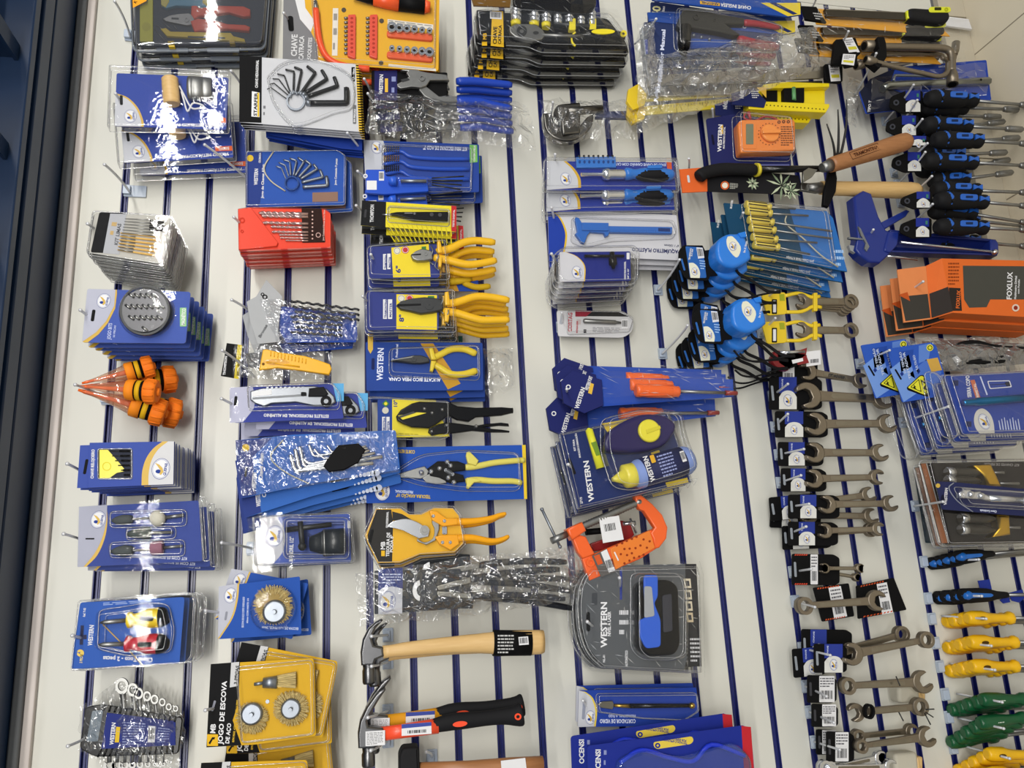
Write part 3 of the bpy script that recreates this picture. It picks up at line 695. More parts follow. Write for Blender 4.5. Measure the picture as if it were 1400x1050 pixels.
# --- stubby screwdrivers
g = zz(0, 3)
def stubby():
    f = Pix(.10, (180, 865)); t = thing('stubby_screwdriver_pack', 'x', 'blister pack', 180, 865, .10)
    c = MB('#2B58AE').prism(f, rq(g(435, 150, 1003, 120, 975, 480, 385, 512), 4), -2, -1)
    c.textfit(f, 'WESTERN', *one(g, 500, 385), 28, 6.2, 'white', 85, -.7); c.textfit(f, 'Chave Toco - 2 peças', *one(g, 830, 452), 68, 6, 'white', 178, -.7)
    c.textfit(f, '2 PEÇAS', *one(g, 445, 480), 12, 3.6, '#E8D48A', 84, -.7); c.flat(f, ell(*one(g, 436, 425), 5), -.7, '#E8C860'); c.textfit(f, '2', *one(g, 433, 430), 3, 5, '#2B58AE', 84, -.5)
    c.lines(f, g(560, 150, 900, 130, 900, 145, 560, 168), 2, '#9FB4DE', -.7); c.textfit(f, 'Ref. T-02', *one(g, 462, 228), 12, 3, 'white', 86, -.7); c.flat(f, g(415, 330, 470, 325, 470, 350, 415, 350), -.7, 'navy')
    c.flat(f, g(438, 275, 455, 275, 450, 380, 432, 380), -.6, 'navy'); c.build('card', t)
    for col, q, s in (('#gE3C421', g(912, 225, 700, 245, 555, 258), 1), ('#gB51E33', g(905, 372, 690, 372, 545, 378), 1)):
        sd = MB(col); sd.lathe(f, q[0]+(8,), q[1]+(8,), [(0, 9), (.05, 12), (.2, 14.5), (.45, 14), (.7, 9.5), (.85, 8.5), (.88, 11), (.97, 11.5), (1, 9)], n=18); h = sd.build('handle', t, 'yellow handle' if col == '#gE3C421' else 'red handle')
        MB('black').lathe(f, q[0]+(8,), q[1]+(8,), [(-.03, 8), (.0, 11.5), (.1, 14.2), (.18, 14.8), (.2, 13)], n=18).build('end_cap', h)
        L = Loc(f, *[(q[0][0]*.55+q[1][0]*.45), (q[0][1]*.55+q[1][1]*.45)], 8); MB('black').prism(L, rrect(-10, -3.5, 10, 3.5, 3.5), 11, 14.6, bev=.5).build('grip_inlay', h)
        MB('steel').tube(f, [q[1]+(8,), mixq([q[1], q[2], q[2], q[1]], .85, 0)+(8,), q[2]+(8,)], [3.3, 3.3, 1.6], n=10).build('shaft', t)
    b = MB('#C9A86A').tube(f, [one(g, 560, 270)+(.0,), one(g, 690, 400)+(.0,), one(g, 775, 490)+(0,)], .9, n=6); b.build('bag_tie', t)
    p = MB('film'); P = rq(g(425, 140, 1025, 95, 1060, 120, 1045, 440, 1015, 478, 385, 522), 5); p.prism(f, P, -1.8, 2.5, bev=2, bottom=False)
    p.prism(f, rq(g(540, 190, 690, 170, 800, 150, 920, 160, 950, 300, 930, 420, 700, 440, 530, 400), 9), 1, 24, bev=9, step=3, bottom=False); p.prism(f, inset(P, -1.4), -2.2, -1.4); p.build('blister', t)
    return t
t = stubby(); stack(t, 'blue blister with stubby yellow and red screwdrivers', 3, .022, (.002, .6), da=.006, db=.001, group='stubby screwdriver packs')
hook((99, 869), (130, 880), .13, 'chrome hook through the stubby screwdriver packs', plate=False)
# --- wrench set in a plastic bag
def wset():
    f = Pix(.05, (180, 985)); t = thing('combination_wrench_set', 'bagged combination wrench set in a black rack with a blue label, bottom left', 'wrench set', 180, 985, .05)
    r = MB('black_gloss'); P = rq(g(470, 715, 560, 700, 1000, 770, 975, 970, 520, 985, 440, 940), 6); r.prism(f, P, 0, 6, bev=1.5)
    for k in range(14):
        a, b = mixq(g(580, 705, 990, 775, 985, 800, 570, 735), k/14, 0), mixq(g(580, 705, 990, 775, 985, 800, 570, 735), k/14, 1); r.tube(f, [a+(6,), b+(7,)], 1.4, n=6)
        a, b = mixq(g(560, 940, 975, 925, 975, 960, 540, 985), k/14, 0), mixq(g(560, 940, 975, 925, 975, 960, 540, 985), k/14, 1); r.tube(f, [a+(6,), b+(7,)], 1.4, n=6)
    r.build('rack', t)
    c = MB('#222E78').prism(f, g(590, 745, 960, 790, 960, 920, 560, 940), 6.3, 7.3); c.textfit(f, 'WESTERN', *one(g, 625, 918), 30, 5.4, 'white', 84, 7.6)
    c.flat(f, g(640, 820, 662, 822, 655, 905, 632, 905), 7.6, '#D9B52A'); c.lines(f, g(680, 790, 800, 800, 790, 915, 672, 925), 9, '#8E97C6', 7.6); c.barcode(f, g(815, 815, 852, 818, 848, 905, 810, 905), 7.6, 9); c.lines(f, g(868, 820, 930, 828, 925, 905, 862, 910), 6, '#8E97C6', 7.6)
    c.build('label_card', t)
    w = MB('#7E8A96').prism(f, rq(g(510, 735, 570, 730, 540, 900, 478, 900), 2), 6.2, 7); w.build('handle_opening', t)
    tops = [(672, 600, 34, 44), (730, 620, 28, 38), (762, 640, 24, 32), (808, 655, 21, 28), (848, 672, 20, 26), (890, 687, 17, 24), (925, 712, 15, 20), (962, 722, 13, 18)]
    for i, (x, y, rx, ry) in enumerate(tops):
        c = one(g, x, y); k = MB('steel'); k.ring(f, c[0], c[1], rx*.16, rx*.26, 4, 9, ry=1.25, n=18)
        e = one(g, x+8, 740+i*8); bq = one(g, 600+i*42, 985); k.tube(f, [(c[0]+.5, c[1]+ry*.22, 6.5), e+(3,), (bq[0], bq[1]-6, 3), (bq[0], bq[1]+8, 5)], [rx*.14, rx*.11, rx*.1, rx*.1], n=6, flat=.6)
        k.ring(f, bq[0], bq[1]+12-i*.4, rx*.11, rx*.24, 3.5, 7, n=12, a0=-.9, a1=3.9); k.build('combination_wrench', t)
    b = MB('bag').bag(f, g(630, 560, 1010, 740, 985, 1060, 540, 1040), 9, 9, 9, seed=5, base=2); b.bag(f, g(440, 720, 640, 570, 600, 1010, 430, 960), 5, 8, 7, seed=6, base=3); b.build('plastic_bag', t)
    return t
wset(); hook((93, 1020), (125, 1004), .12, 'chrome hook holding the bagged wrench set', plate=False)
# ================================================================ second column
g = zz(1, 0)
# --- ratchet and socket sets on yellow cards
def ratchet_card():
    f = Pix(.12, (490, 50)); t = thing('ratchet_socket_set', 'x', 'tool set', 490, 50, .12)
    c = MB('#D9A62C').prism(f, rq(g(150, -60, 1005, -60, 998, 385, 145, 330), 4), -3, -2)
    c.flat(f, g(150, -60, 200, -60, 240, 100, 300, 170, 335, 240, 340, 335, 145, 328), -1.8, '#77777A'); c.flat(f, g(200, -60, 260, -60, 270, 40, 320, 110, 300, 170, 240, 100), -1.6, '#D8D8DA')
    c.textfit(f, 'CHAVE', *one(g, 222, 305), 30, 8, '#D0D0D2', 88, -1.3); c.textfit(f, 'CATRACA', *one(g, 258, 325), 33, 6.6, '#D0D0D2', 88, -1.3); c.textfit(f, 'SOQUETES', *one(g, 298, 322), 30, 5, '#D0D0D2', 86, -1.3)
    c.flat(f, g(420, 40, 450, 40, 445, 300, 415, 300), -1.7, '#D9D6CE'); c.lines(f, g(425, 50, 445, 50, 440, 290, 420, 290), 3, '#8A8680', -1.5)
    c.flat(f, g(720, 100, 970, 130, 970, 158, 720, 125), -1.7, '#D9D6CE'); c.lines(f, g(725, 104, 965, 134, 965, 152, 725, 122), 2, '#8A8680', -1.5)
    c.flat(f, g(725, 345, 985, 372, 985, 385, 725, 360), -1.7, '#D9D6CE')
    for x, y in ((480, 50), (687, 110), (684, 340)): c.flat(f, ell(*one(g, x, y), 3.2), -1.5, '#4A4238')
    slot(c, f, *one(g, 190, 125), 7, 24, 88, -1.2); c.build('card', t)
    h = MB('#gE2522C'); h.tube(f, spl([one(g, x, y)+(3,) for x, y in ((328, 60), (335, 150), (350, 240), (380, 310), (430, 350), (520, 375), (620, 385))], 5), 4.4, n=10); h.build('flexible_bar', t, 'orange flexible bar')
    MB('steel').tube(f, [one(g, 326, 15)+(3,), one(g, 329, 70)+(3,)], [2.6, 3.3], n=8).build('tip', t)
    for X in (478, 597):
        b = MB('#gD8503A'); b.prism(f, rq(g(X+25, 85, X+68, 82, X+66, 325, X+22, 310), 2), -2, 2, bev=.8)
        for k in range(9): b.flat(f, ell(*one(g, X+46, 105+k*23), 2.1, 1.7, 8), 2.1, '#A8301E')
        h = b.build('bit_rail', t, 'orange bit rail'); 
        for k in range(9):
            y = 98+k*24; MB('steel').tube(f, [one(g, X+24, y)+(0,), one(g, X+4, y+2)+(0,)], 1.7, n=6).build('bit', h)
    for Y, rs in ((175, (7.2, 6.2, 5.6, 5.2, 4.4, 4.2)), (290, (4, 4.2, 4.6, 5.2, 5.6, 6.6))):
        b = MB('#gD65A34'); b.prism(f, rq(g(715, Y-8, 965, Y+15, 968, Y+52, 715, Y+28), 5), -2, 2, bev=1.2); h = b.build('socket_rail', t, 'orange socket rail')
        for k, r in enumerate(rs):
            x, y = one(g, 742+k*41, Y-12+k*4); m = MB('chrome'); m.ring(f, x, y, r*.5, r*.9, 1.5, 7, n=14); m.flat(f, ell(x, y, r*.5, n=10), 2, 'black'); m.build('socket', h)
    q = MB('#gE8582A'); q.tube(f, [one(g, 530, 0)+(4,), one(g, 640, 18)+(4,)], [2, 5], 'black', 10); q.tube(f, [one(g, 640, 15)+(5,), one(g, 700, 22)+(5,), one(g, 780, 35)+(5,)], [7, 9, 10], n=12)
    q.tube(f, [one(g, 780, 30)+(5,), one(g, 920, 50)+(5,)], [11, 10], 'black', 14); q.tube(f, [one(g, 920, 48)+(5,), one(g, 950, 52)+(5,)], [9.5, 7], n=12); q.textfit(Loc(f, *one(g, 810, 20), 15.2), 'P', 0, 0, 8, 8, 'white', 0); q.build('ratchet_handle', t, 'orange and black ratchet handle')
    p = MB('film_clear'); p.prism(f, rq(g(300, -60, 985, -60, 980, 375, 330, 330), 6), -1.9, 5, bev=3, step=2, bottom=False); p.build('blister', t)
    return t
t = ratchet_card(); stack(t, 'yellow card with orange socket rails and flexible bar', 2, .03, offs=[(.004, .012, 2)], group='yellow ratchet and socket cards')
hook((388, 18), (402, 50), .15, 'chrome hook through the yellow socket set card', plate=False)
# --- hex keys
def hexfan(t, f, cx, cy, specs, m, ringm='zinc', ringr=10, n=6):
    r = MB(ringm).ring(f, cx, cy, ringr*.82, ringr, 1.5, 4, n=26); rg = r.build('key_ring', t)
    for (x0, y0, x1, y1, x2, y2, rr) in specs:
        k = MB(m); P = spl([(x0, y0, 3), ((x0+x1)/2, (y0+y1)/2, 3), (x1-(x1-x0)*.06, y1-(y1-y0)*.06, 3), (x1+(x2-x1)*.12, y1+(y2-y1)*.12, 3), (x2, y2, 3)], 3)
        k.tube(f, P, rr, n=n); k.build('hex_key', t)
def starfer():
    f = Pix(.15, (412, 128)); t = thing('hex_key_set', 'x', 'hex key set', 412, 128, .15)
    c = MB('#C4C5CA').prism(f, g(-90, 305, 560, 352, 580, 722, -90, 668), -1, 0)
    c.flat(f, g(-90, 305, 32, 312, 30, 672, -92, 668), .3, 'black'); c.flat(f, g(545, 352, 560, 353, 580, 722, 562, 720), .3, '#D8B030')
    for k in range(26):
        y = 356+k*14.2; x = 546+k*.75; c.flat(f, g(x, y, x+15, y+1, x+15, y+8, x, y+7), .5, 'black')
    c.textfit(f, 'CHAVE HEXAGONAL', *one(g, 10, 482), 38, 3.8, 'white', 88, .5); c.flat(f, g(-22, 500, 20, 508, 20, 642, -25, 638), .5, 'white'); c.flat(f, g(8, 508, 18, 509, 18, 640, 8, 640), .7, '#D9B52A')
    c.textfit(f, 'STARFER', *one(g, 4, 636), 32, 4.4, 'black', 88, .7); c.flat(f, rrect(*one(g, 522, 368), *one(g, 541, 446), 1), .5, 'black'); c.textfit(f, '1,5 - 10mm', *one(g, 537, 440), 16, 2.6, 'white', 88, .7); c.flat(f, rrect(*one(g, 530, 575), *one(g, 548, 678), 1), .5, '#6A6A6C'); c.textfit(f, '09 PEÇAS', *one(g, 543, 670), 18, 2.4, 'white', 88, .7)
    c.lines(f, g(40, 570, 52, 570, 52, 640, 40, 640), 2, '#7A7A7E', .5); slot(c, f, *one(g, -60, 470), 4, 22, 88, .5); c.build('card', t)
    cx, cy = one(g, 218, 560)
    S_ = [(165, 545, 85, 487, 62, 495, .7), (180, 530, 100, 462, 75, 470, .8), (185, 520, 125, 440, 92, 438, .9), (185, 505, 155, 420, 118, 412, 1.1), (205, 500, 208, 398, 162, 388, 1.4), (225, 510, 250, 390, 210, 375, 1.7), (252, 510, 325, 405, 280, 370, 2.2), (270, 515, 388, 440, 360, 392, 2.6), (285, 535, 445, 478, 428, 430, 2.9), (300, 572, 495, 570, 495, 490, 4.2)]
    hexfan(t, f, cx, cy, [one(g, a, b)+one(g, c_, d)+one(g, e, h)+(r,) for a, b, c_, d, e, h, r in S_], '#g1C1C1E', 'zinc', 13)
    s = MB('zinc')
    for a, b, c_, d, e, h, r in S_:
        p = Vector(one(g, a, b)); q = Vector((cx, cy)); s.tube(f, [tuple(p)+(3,), tuple(p.lerp(q, .3))+(3,)], r*.9+.5, n=6)
    s.build('key_sleeves', t)
    bl = g(60, 430, 150, 350, 300, 330, 440, 370, 530, 440, 530, 590, 420, 630, 260, 690, 180, 680, 90, 560); p = MB('film'); p.prism(f, spl(bl+bl[:1], 4)[:-1], .2, 7, bev=3, step=3, bottom=False); p.build('blister', t)
    return t
t = starfer(); stack(t, 'white and black carded black hex key set', 4, .0085, (.0008, .3), da=.002, group='white carded hex key sets')
t = thing('blue_hex_key_card', 'x', 'hex key set', 430, 190, .10); f = Pix(.10, (430, 190))
c = MB('blue').prism(f, g(50, 640, 580, 680, 580, 825, 470, 815, 55, 735), 0, 1); c.prism(f, g(60, 660, 560, 690, 560, 720, 60, 700), 1, 5, 'film', 1); c.build('card', t)
stack(t, 'plain blue card edge showing under white hex key sets', 4, .009, (.002, 1), da=.001, group='blue cards behind the white hex key sets')
hook((316, 97), (336, 130), .17, 'chrome hook in front of the black and white hex key card', plate=False)
# --- chrome hex keys on blue
def wkeys():
    f = Pix(.09, (402, 243)); t = thing('hex_key_set', 'x', 'hex key set', 402, 243, .09)
    c = MB('#2350A8').prism(f, rq(g(-55, 825, 455, 822, 495, 1110, -60, 1105)[:0] or [(336, 207), (462, 205), (473, 213), (472, 280), (336, 284)], 3), -2, -1)
    c.flat(f, [(336, 207), (358, 206), (360, 250), (354, 284), (336, 284)], -.7, '#1A3480'); c.textfit(f, 'WESTERN', *one(g, 8, 1010), 22, 5, 'white', 88, -.5); c.textfit(f, 'Jogo de Chaves Allen', *one(g, 40, 1082), 46, 3.4, 'white', 88, -.5)
    c.textfit(f, 'CROMADA', *one(g, 25, 890), 14, 2.8, 'white', 88, -.5); c.textfit(f, 'Jogo Contendo 9 peças', *one(g, 440, 1010), 36, 3, 'white', 88, -.5); c.flat(f, ell(342, 216, 4.5), -.5, '#D9B52A')
    c.flat(f, [(427, 263), (462, 262), (462, 275), (427, 276)], -.5, '#8A6A5A'); c.build('card', t)
    cx, cy = one(g, 195, 1010); cx, cy = 399, 252
    S_ = [(165, 985, 140, 925, 110, 915, .9), (180, 970, 160, 910, 125, 895, 1.0), (190, 965, 185, 890, 150, 880, 1.1), (205, 965, 222, 885, 185, 872, 1.3), (215, 968, 262, 890, 230, 868, 1.5), (235, 975, 300, 905, 268, 882, 1.7), (245, 985, 335, 930, 315, 905, 1.9), (250, 1005, 365, 975, 350, 935, 2.1), (255, 1030, 390, 1020, 385, 970, 2.6)]
    hexfan(t, f, cx, cy, [one(g, a, b)+one(g, c_, d)+one(g, e, h)+(r,) for a, b, c_, d, e, h, r in S_], 'zinc', '#g24509C', 10)
    MB('#C8C0A8').tube(f, spl([one(g, 95, 830)+(0,), one(g, 45, 920)+(1,), one(g, 80, 990)+(1,), one(g, 160, 1045)+(0,)], 4), 1, n=6).build('bag_seam', t)
    p = MB('film'); p.prism(f, rq([(336, 207), (462, 205), (473, 213), (472, 280), (336, 284)], 4), -.8, 4, bev=3, step=2, bottom=False); p.build('blister', t)
    return t
t = wkeys(); stack(t, 'blue bagged chrome hex key fan', 2, .02, offs=[(.014, .008, 2)], group='blue chrome hex key fans')
hook((280, 198), (342, 248), .12, 'long chrome hook reaching to the blue chrome hex key card', plate=False)
# --- orange drill bit cases
g = zz(1, 1)
def drills():
    f = Pix(.13, (388, 315)); t = thing('drill_bit_case', 'x', 'drill bit set', 388, 315, .13)
    b = MB('#gE4482A'); P = rq([(325, 285), (343, 282), (444, 284), (452, 290), (452, 337), (326, 342)], 2); b.prism(f, P, -9, -5, bev=.6); b.prism(f, [(325, 285), (343, 283), (380, 331), (378, 336), (326, 341)], -5, -1, bev=.8)
    b.ring(f, 331, 301, 2, 4, -1, -.5, '#C83A20'); b.ring(f, 331, 316, 1, 2.2, -1, -.5, '#C83A20'); b.build('case', t)
    k = MB('black').prism(f, g(248, 85, 358, 88, 378, 265, 375, 270, 252, 272), -5, -3.4, bev=.3)
    k.textfit(f, 'Jogo Contendo 8 Brocas de 3 a 10mm', *one(g, 372, 262), 42, 2.4, '#D8D8D8', 88, -3.1); k.ring(f, *one(g, 340, 232), 2.6, 3.4, -3.4, -3.2, '#D8D8D8')
    for i in range(8): k.flat(f, ell(*one(g, 308, 105+i*21), 1.1), -3.1, '#D8D8D8')
    k.build('size_label', t)
    Y_ = [112, 128, 165, 187, 215, 232, 248, 262]; X_ = [15, 30, 35, 80, 85, 125, 130, 160]
    for i in range(8):
        m = MB('chrome'); a, b_ = one(g, X_[i], Y_[i]), one(g, 285, Y_[i]+(6 if i < 4 else 2)); rr = 2.6-i*.22
        m.tube(f, [mixq([a, b_, b_, a], .6, 0)+(-3,), b_+(-3,)], rr, n=8)
        for ph in (0, math.pi):
            m.tube(f, [mixq([a, b_, b_, a], q/24*.85, 0)[:1]+(a[1]+(b_[1]-a[1])*q/24*.85+rr*.55*math.sin(q*.9+ph), -3+rr*.55*math.cos(q*.9+ph)) for q in range(25)], rr*.62, n=5)
        m.build('drill_bit', t)
    p = MB('film_red'); p.prism(f, P, -9.2, 1, bev=2, step=2, bottom=False); p.build('clear_lid', t)
    return t
t = drills(); stack(t, 'orange case of drill bits with black size label', 6, .018, (.0015, .4), da=.0015, group='orange drill bit cases')
hook((320, 297), (354, 340), .15, 'chrome hook through the orange drill bit cases', plate=False)
# --- black drill bits in bags
t = thing('bagged_drill_bits', 'bagged black drill bits on a blue strip with silver folded end', 'drill bit set', 410, 430, .08); f = Pix(.08, (410, 430))
c = MB('#2447A0').prism(f, g(120, 620, 545, 655, 555, 780, 545, 818, 165, 820, 130, 760), -6, -5); c.lines(f, g(170, 780, 370, 782, 370, 800, 170, 800), 2, '#B8C4E8', -4.8); c.build('card', t)
s = MB('#A9ABAE'); s.prism(f, [(337, 412), (350, 405), (364, 382), (386, 405), (383, 425), (380, 455), (383, 467), (352, 470), (342, 440)], -2, -1, bev=.4)
L = Loc(f, *one(g, 42, 568), -.7, math.radians(-40)); s.flat(L, ell(0, -2.5, 2.6), 0, 'black'); s.flat(L, ell(0, 2.5, 3.6), 0, 'black'); s.flat(L, ell(0, -2.5, 1.2), .1, '#A9ABAE'); s.flat(L, ell(0, 2.5, 1.8), .1, '#A9ABAE'); s.textfit(f, 'Brocas', 356, 462, 20, 4, '#55575A', 60, -.7); s.build('silver_label', t)
for i in range(7):
    y = 600+i*28; a, b_ = one(g, 190+(i % 3)*12, y), one(g, 565 if i < 3 else 470, y+48 if i < 3 else y+20)
    m = MB('#g1E1E22'); m.tube(f, [(a[0]+(b_[0]-a[0])*q/30, a[1]+(b_[1]-a[1])*q/30+1.0*math.sin(q*1.5), 1+1.0*math.cos(q*1.5)) for q in range(31)], 1.8, n=6); m.build('drill_bit', t)
MB('bag').bag(f, g(20, 585, 570, 640, 560, 815, 110, 830), 10, 6, 6, seed=9, base=1).build('plastic_bag', t)
t['group'] = 'bagged black drill bits'; stack(t, 'bagged black drill bits with silver folded label', 2, .03, offs=[(-.01, .012, 4)], group='bagged black drill bits')
hook((317, 410), (350, 432), .12, 'chrome hook through the bagged black drill bits', plate=False)
# --- yellow knife in a bag
t = thing('utility_knife_pack', 'yellow utility knife in a clear bag with black and yellow header', 'utility knife', 380, 497, .08); f = Pix(.08, (380, 497))
c = MB('black').prism(f, [(310, 469), (325, 471), (320, 517), (302, 514)], -1, 0); c.prism(f, [(325, 471), (331, 472), (326, 518), (320, 517)], -1, .1, '#E8D020'); c.textfit(f, 'THOMPSON', 308, 513, 26, 3.4, 'white', 84, .4); c.textfit(f, 'ESTILETE', 327, 514, 22, 3.2, 'black', 86, .5); c.build('header_card', t)
y = MB('#gEDB022'); P = g(40, 872, 60, 868, 130, 885, 270, 905, 350, 930, 405, 950, 415, 975, 400, 1008, 350, 1000, 250, 985, 120, 970, 20, 982)
y.prism(f, P, 0, 7, bev=1.5, step=2)
for k in range(11): a = one(g, 85+k*19, 884+k*4); y.tube(f, [(a[0], a[1]-.5, 7.2), (a[0]-.5, a[1]+6, 7.2)], .8, n=5)
y.tube(f, [one(g, 60, 940)+(7.5,), one(g, 240, 965)+(7.5,)], 1.2, n=6); y.flat(f, ell(*one(g, 43, 950), 2), 7.2, '#6A4A10'); y.build('knife_body', t)
MB('dark_steel').prism(f, g(-60, 890, 40, 880, 25, 975, -40, 960), 2, 4).build('blade_end', t)
MB('bag').bag(f, [(320, 470), (455, 482), (452, 520), (318, 518)], 8, 4, 7, seed=12, base=1).build('plastic_bag', t)
hook((304, 479), (348, 515), .14, 'chrome hook through the bagged yellow utility knife', plate=False)
# --- aluminium knives
g = zz(1, 2)
def estilete():
    f = Pix(.13, (400, 553)); t = thing('snap_knife_pack', 'x', 'utility knife', 400, 553, .13)
    c = MB('#2B3A92').prism(f, rq([(318, 530), (462, 524), (470, 572), (320, 578)], 3), -2, -1); c.flat(f, [(314, 530), (345, 528), (350, 545), (346, 560), (332, 577), (314, 578)], -.7, '#B5B6CC'); c.flat(f, [(455, 524), (470, 524), (470, 548), (460, 549)], -.8, '#5BA6D8')
    c.textfit(f, 'ESTILETE PROFISSIONAL EM ALUMÍNIO', *one(g, 398, 172), 89, 4.2, 'white', 179, -.6); slot(c, f, 322, 548, 4, 14, 86, -.5); c.build('card', t)
    k = MB('#m7C7F84'); P = [(343, 536), (360, 532), (400, 530), (430, 529), (447, 533), (457, 543), (459, 551), (452, 556), (430, 556), (405, 551), (372, 553), (362, 557), (350, 553), (343, 548)]; k.prism(f, P, 0, 7, bev=1.6, step=3); k.flat(f, [(346, 545), (420, 540), (420, 543), (346, 548)], 7.1, '#8A8D92')
    for q in range(9): k.prism(f, [(365+q*6, 530.5), (368+q*6, 530.2), (368+q*6, 533), (365+q*6, 533.3)], 1, 7.4)
    h = k.build('knife_body', t)
    b = MB('black'); b.prism(f, [(423, 533), (443, 531), (449, 540), (445, 544), (422, 544)], 7, 11, bev=1); b.prism(f, rrect(412, 538, 419, 543, 1), 7, 9); b.build('slider', h)
    e = MB('black'); e.ring(f, 446, 550, 3.2, 7.6, 1, 8, n=14); e.build('end_cap', h); MB('white').prism(f, [(346, 537), (372, 534), (372, 541), (346, 544)], 7, 7.6).build('sticker', h)
    p = MB('film'); p.prism(f, rq([(314, 529), (468, 520), (474, 574), (314, 580)], 4), -.9, -.2); p.prism(f, rq([(338, 528), (455, 524), (466, 540), (464, 560), (400, 560), (340, 562)], 6), -.3, 12, bev=4, step=3, bottom=False); p.build('blister', t)
    return t
t = estilete(); stack(t, 'blue card with silver aluminium snap knife', 4, .022, offs=[(.045, .012, -1.5), (.022, .02, -1), (.012, .03, 0)], group='aluminium snap knife cards')
hook((303, 545), (348, 573), .165, 'chrome hook through the aluminium snap knife cards', plate=False)
# --- hex keys bag (Chave Allen)
def allen():
    f = Pix(.12, (430, 635)); t = thing('hex_key_bag', 'x', 'hex key set', 430, 635, .12)
    c = MB('#2E62B4').prism(f, rq([(322, 602), (402, 594), (541, 588), (547, 642), (420, 662), (326, 682)], 3), -2, -1); c.flat(f, [(322, 602), (372, 598), (345, 625), (350, 676), (326, 682)], -.7, '#23377E')
    c.textfit(f, 'Chave Allen', *one(g, 35, 530), 37, 5.5, 'white', 88, -.4); c.textfit(f, 'WESTERN', 350, 668, 22, 6, 'white', 88, -.4); c.textfit(f, 'Jogo contendo 9 unidades', *one(g, 665, 292), 52, 4, '#C8D4F0', 176, -.4)
    for k in range(7): c.flat(f, ell(*one(g, 660-k*22, 488+k*4), 4.5-k*.55), -.4, '#C4CCE0')
    slot(c, f, 336, 645, 3, 14, 88, -.4); c.flat(f, ell(336, 612, 5), -.3, '#D9B52A'); c.build('card', t)
    for i, (lx, ly0, ly1, rx, ry, rr) in enumerate(((190, 395, 480, 640, 440, 3.0), (215, 365, 470, 690, 405, 2.8), (240, 350, 455, 650, 385, 2.5), (262, 420, 440, 620, 372, 2.2), (290, 340, 400, 610, 360, 2.0), (320, 365, 395, 600, 350, 1.7), (390, 345, 380, 560, 335, 1.5), (350, 400, 415, 590, 395, 1.3))):
        k = MB('chrome'); k.tube(f, spl([one(g, lx, ly0)+(6+i*.5,), one(g, lx+12, (ly0+ly1)/2)+(6+i*.5,), one(g, lx+30, ly1)+(6+i*.5,), one(g, lx+90, ly1-4)+(6+i*.5,), one(g, rx, ry)+(6+i*.5,)], 4), rr, n=6); k.build('hex_key', t)
    b = MB('black'); b.prism(f, g(390, 420, 450, 345, 560, 335, 600, 370, 560, 440, 480, 480, 400, 490, 370, 460), 4, 11, bev=1.5); b.build('key_holder', t)
    MB('#C8BF9A').tube(f, spl([one(g, 150, 310)+(1,), one(g, 80, 400)+(2,), one(g, 150, 480)+(2,), one(g, 290, 550)+(1,)], 4), .8, n=6).build('bag_seam', t)
    MB('bag').bag(f, [(323, 602), (541, 588), (546, 645), (330, 680)], 12, 6, 5, seed=21, base=4).build('plastic_bag', t)
    return t
t = allen(); stack(t, 'blue bagged chrome hex key set in black holder', 5, .018, offs=[(.002, .02, 6), (.004, .035, 5), (0, .045, 5), (-.004, .05, 4)], group='blue bagged hex key sets', skip=('plastic_bag', 'bag_seam'))
# --- drill chuck
def mandril():
    f = Pix(.09, (415, 740)); t = thing('drill_chuck_pack', 'x', 'drill chuck', 415, 740, .09)
    c = MB('#4358A4').prism(f, rq([(356, 708), (478, 702), (480, 768), (358, 772)], 3), -4, -3); A = spl(g(110, 725, 150, 790, 158, 860, 140, 930, 90, 990), 4); c.flat(f, [(356, 708)]+A+[(358, 772)], -2.8, '#B9BAC2')
    c.logo(f, *one(g, 100, 835), 14, 88, -2.6); c.textfit(f, 'MANDRIL 1/2"', *one(g, 200, 975), 34, 5.4, 'white', 88, -2.6); c.flat(f, rrect(475, 712, 479, 722, .5), -2.6, 'white'); c.build('card', t)
    k = MB('#g22262A'); k.lathe(f, one(g, 290, 880)+(9,), one(g, 490, 865)+(9,), [(0, 4), (.03, 10), (.2, 13), (.35, 16), (.4, 18), (.42, 14), (.45, 18.5), (.96, 18.5), (1, 15)], n=24, flat=.65); ch = k.build('chuck_body', t)
    s = MB('steel'); s.lathe(f, one(g, 370, 874)+(8,), one(g, 385, 873)+(8,), [(0, 18.9), (1, 18.9)], n=24, flat=.65); s.build('chuck_collar', ch)
    h = MB('dark_steel'); h.tube(f, [one(g, 165, 805)+(12,), one(g, 415, 775)+(12,)], [4, 3.4], n=8); h.tube(f, [one(g, 245, 760)+(14,), one(g, 258, 900)+(14,)], [4, 4], n=10); h.ball(f, one(g, 256, 895)+(14,), 6); h.build('chuck_key', t)
    p = MB('film'); p.prism(f, rq([(337, 702), (486, 694), (493, 772), (342, 780)], 7), -4, -2.6); p.prism(f, rq([(345, 706), (480, 700), (486, 768), (348, 774)], 6), -3, 3, bev=3, bottom=False); p.prism(f, rq([(388, 708), (477, 708), (477, 764), (388, 764)], 8), 2.5, 26, bev=8, step=3, bottom=False); p.build('blister', t)
    return t
t = mandril(); stack(t, 'white and blue blister with black drill chuck and key', 2, .036, (.004, 1), da=.002, group='drill chuck blisters')
hook((303, 742), (345, 750), .13, 'chrome hook through the drill chuck blisters')
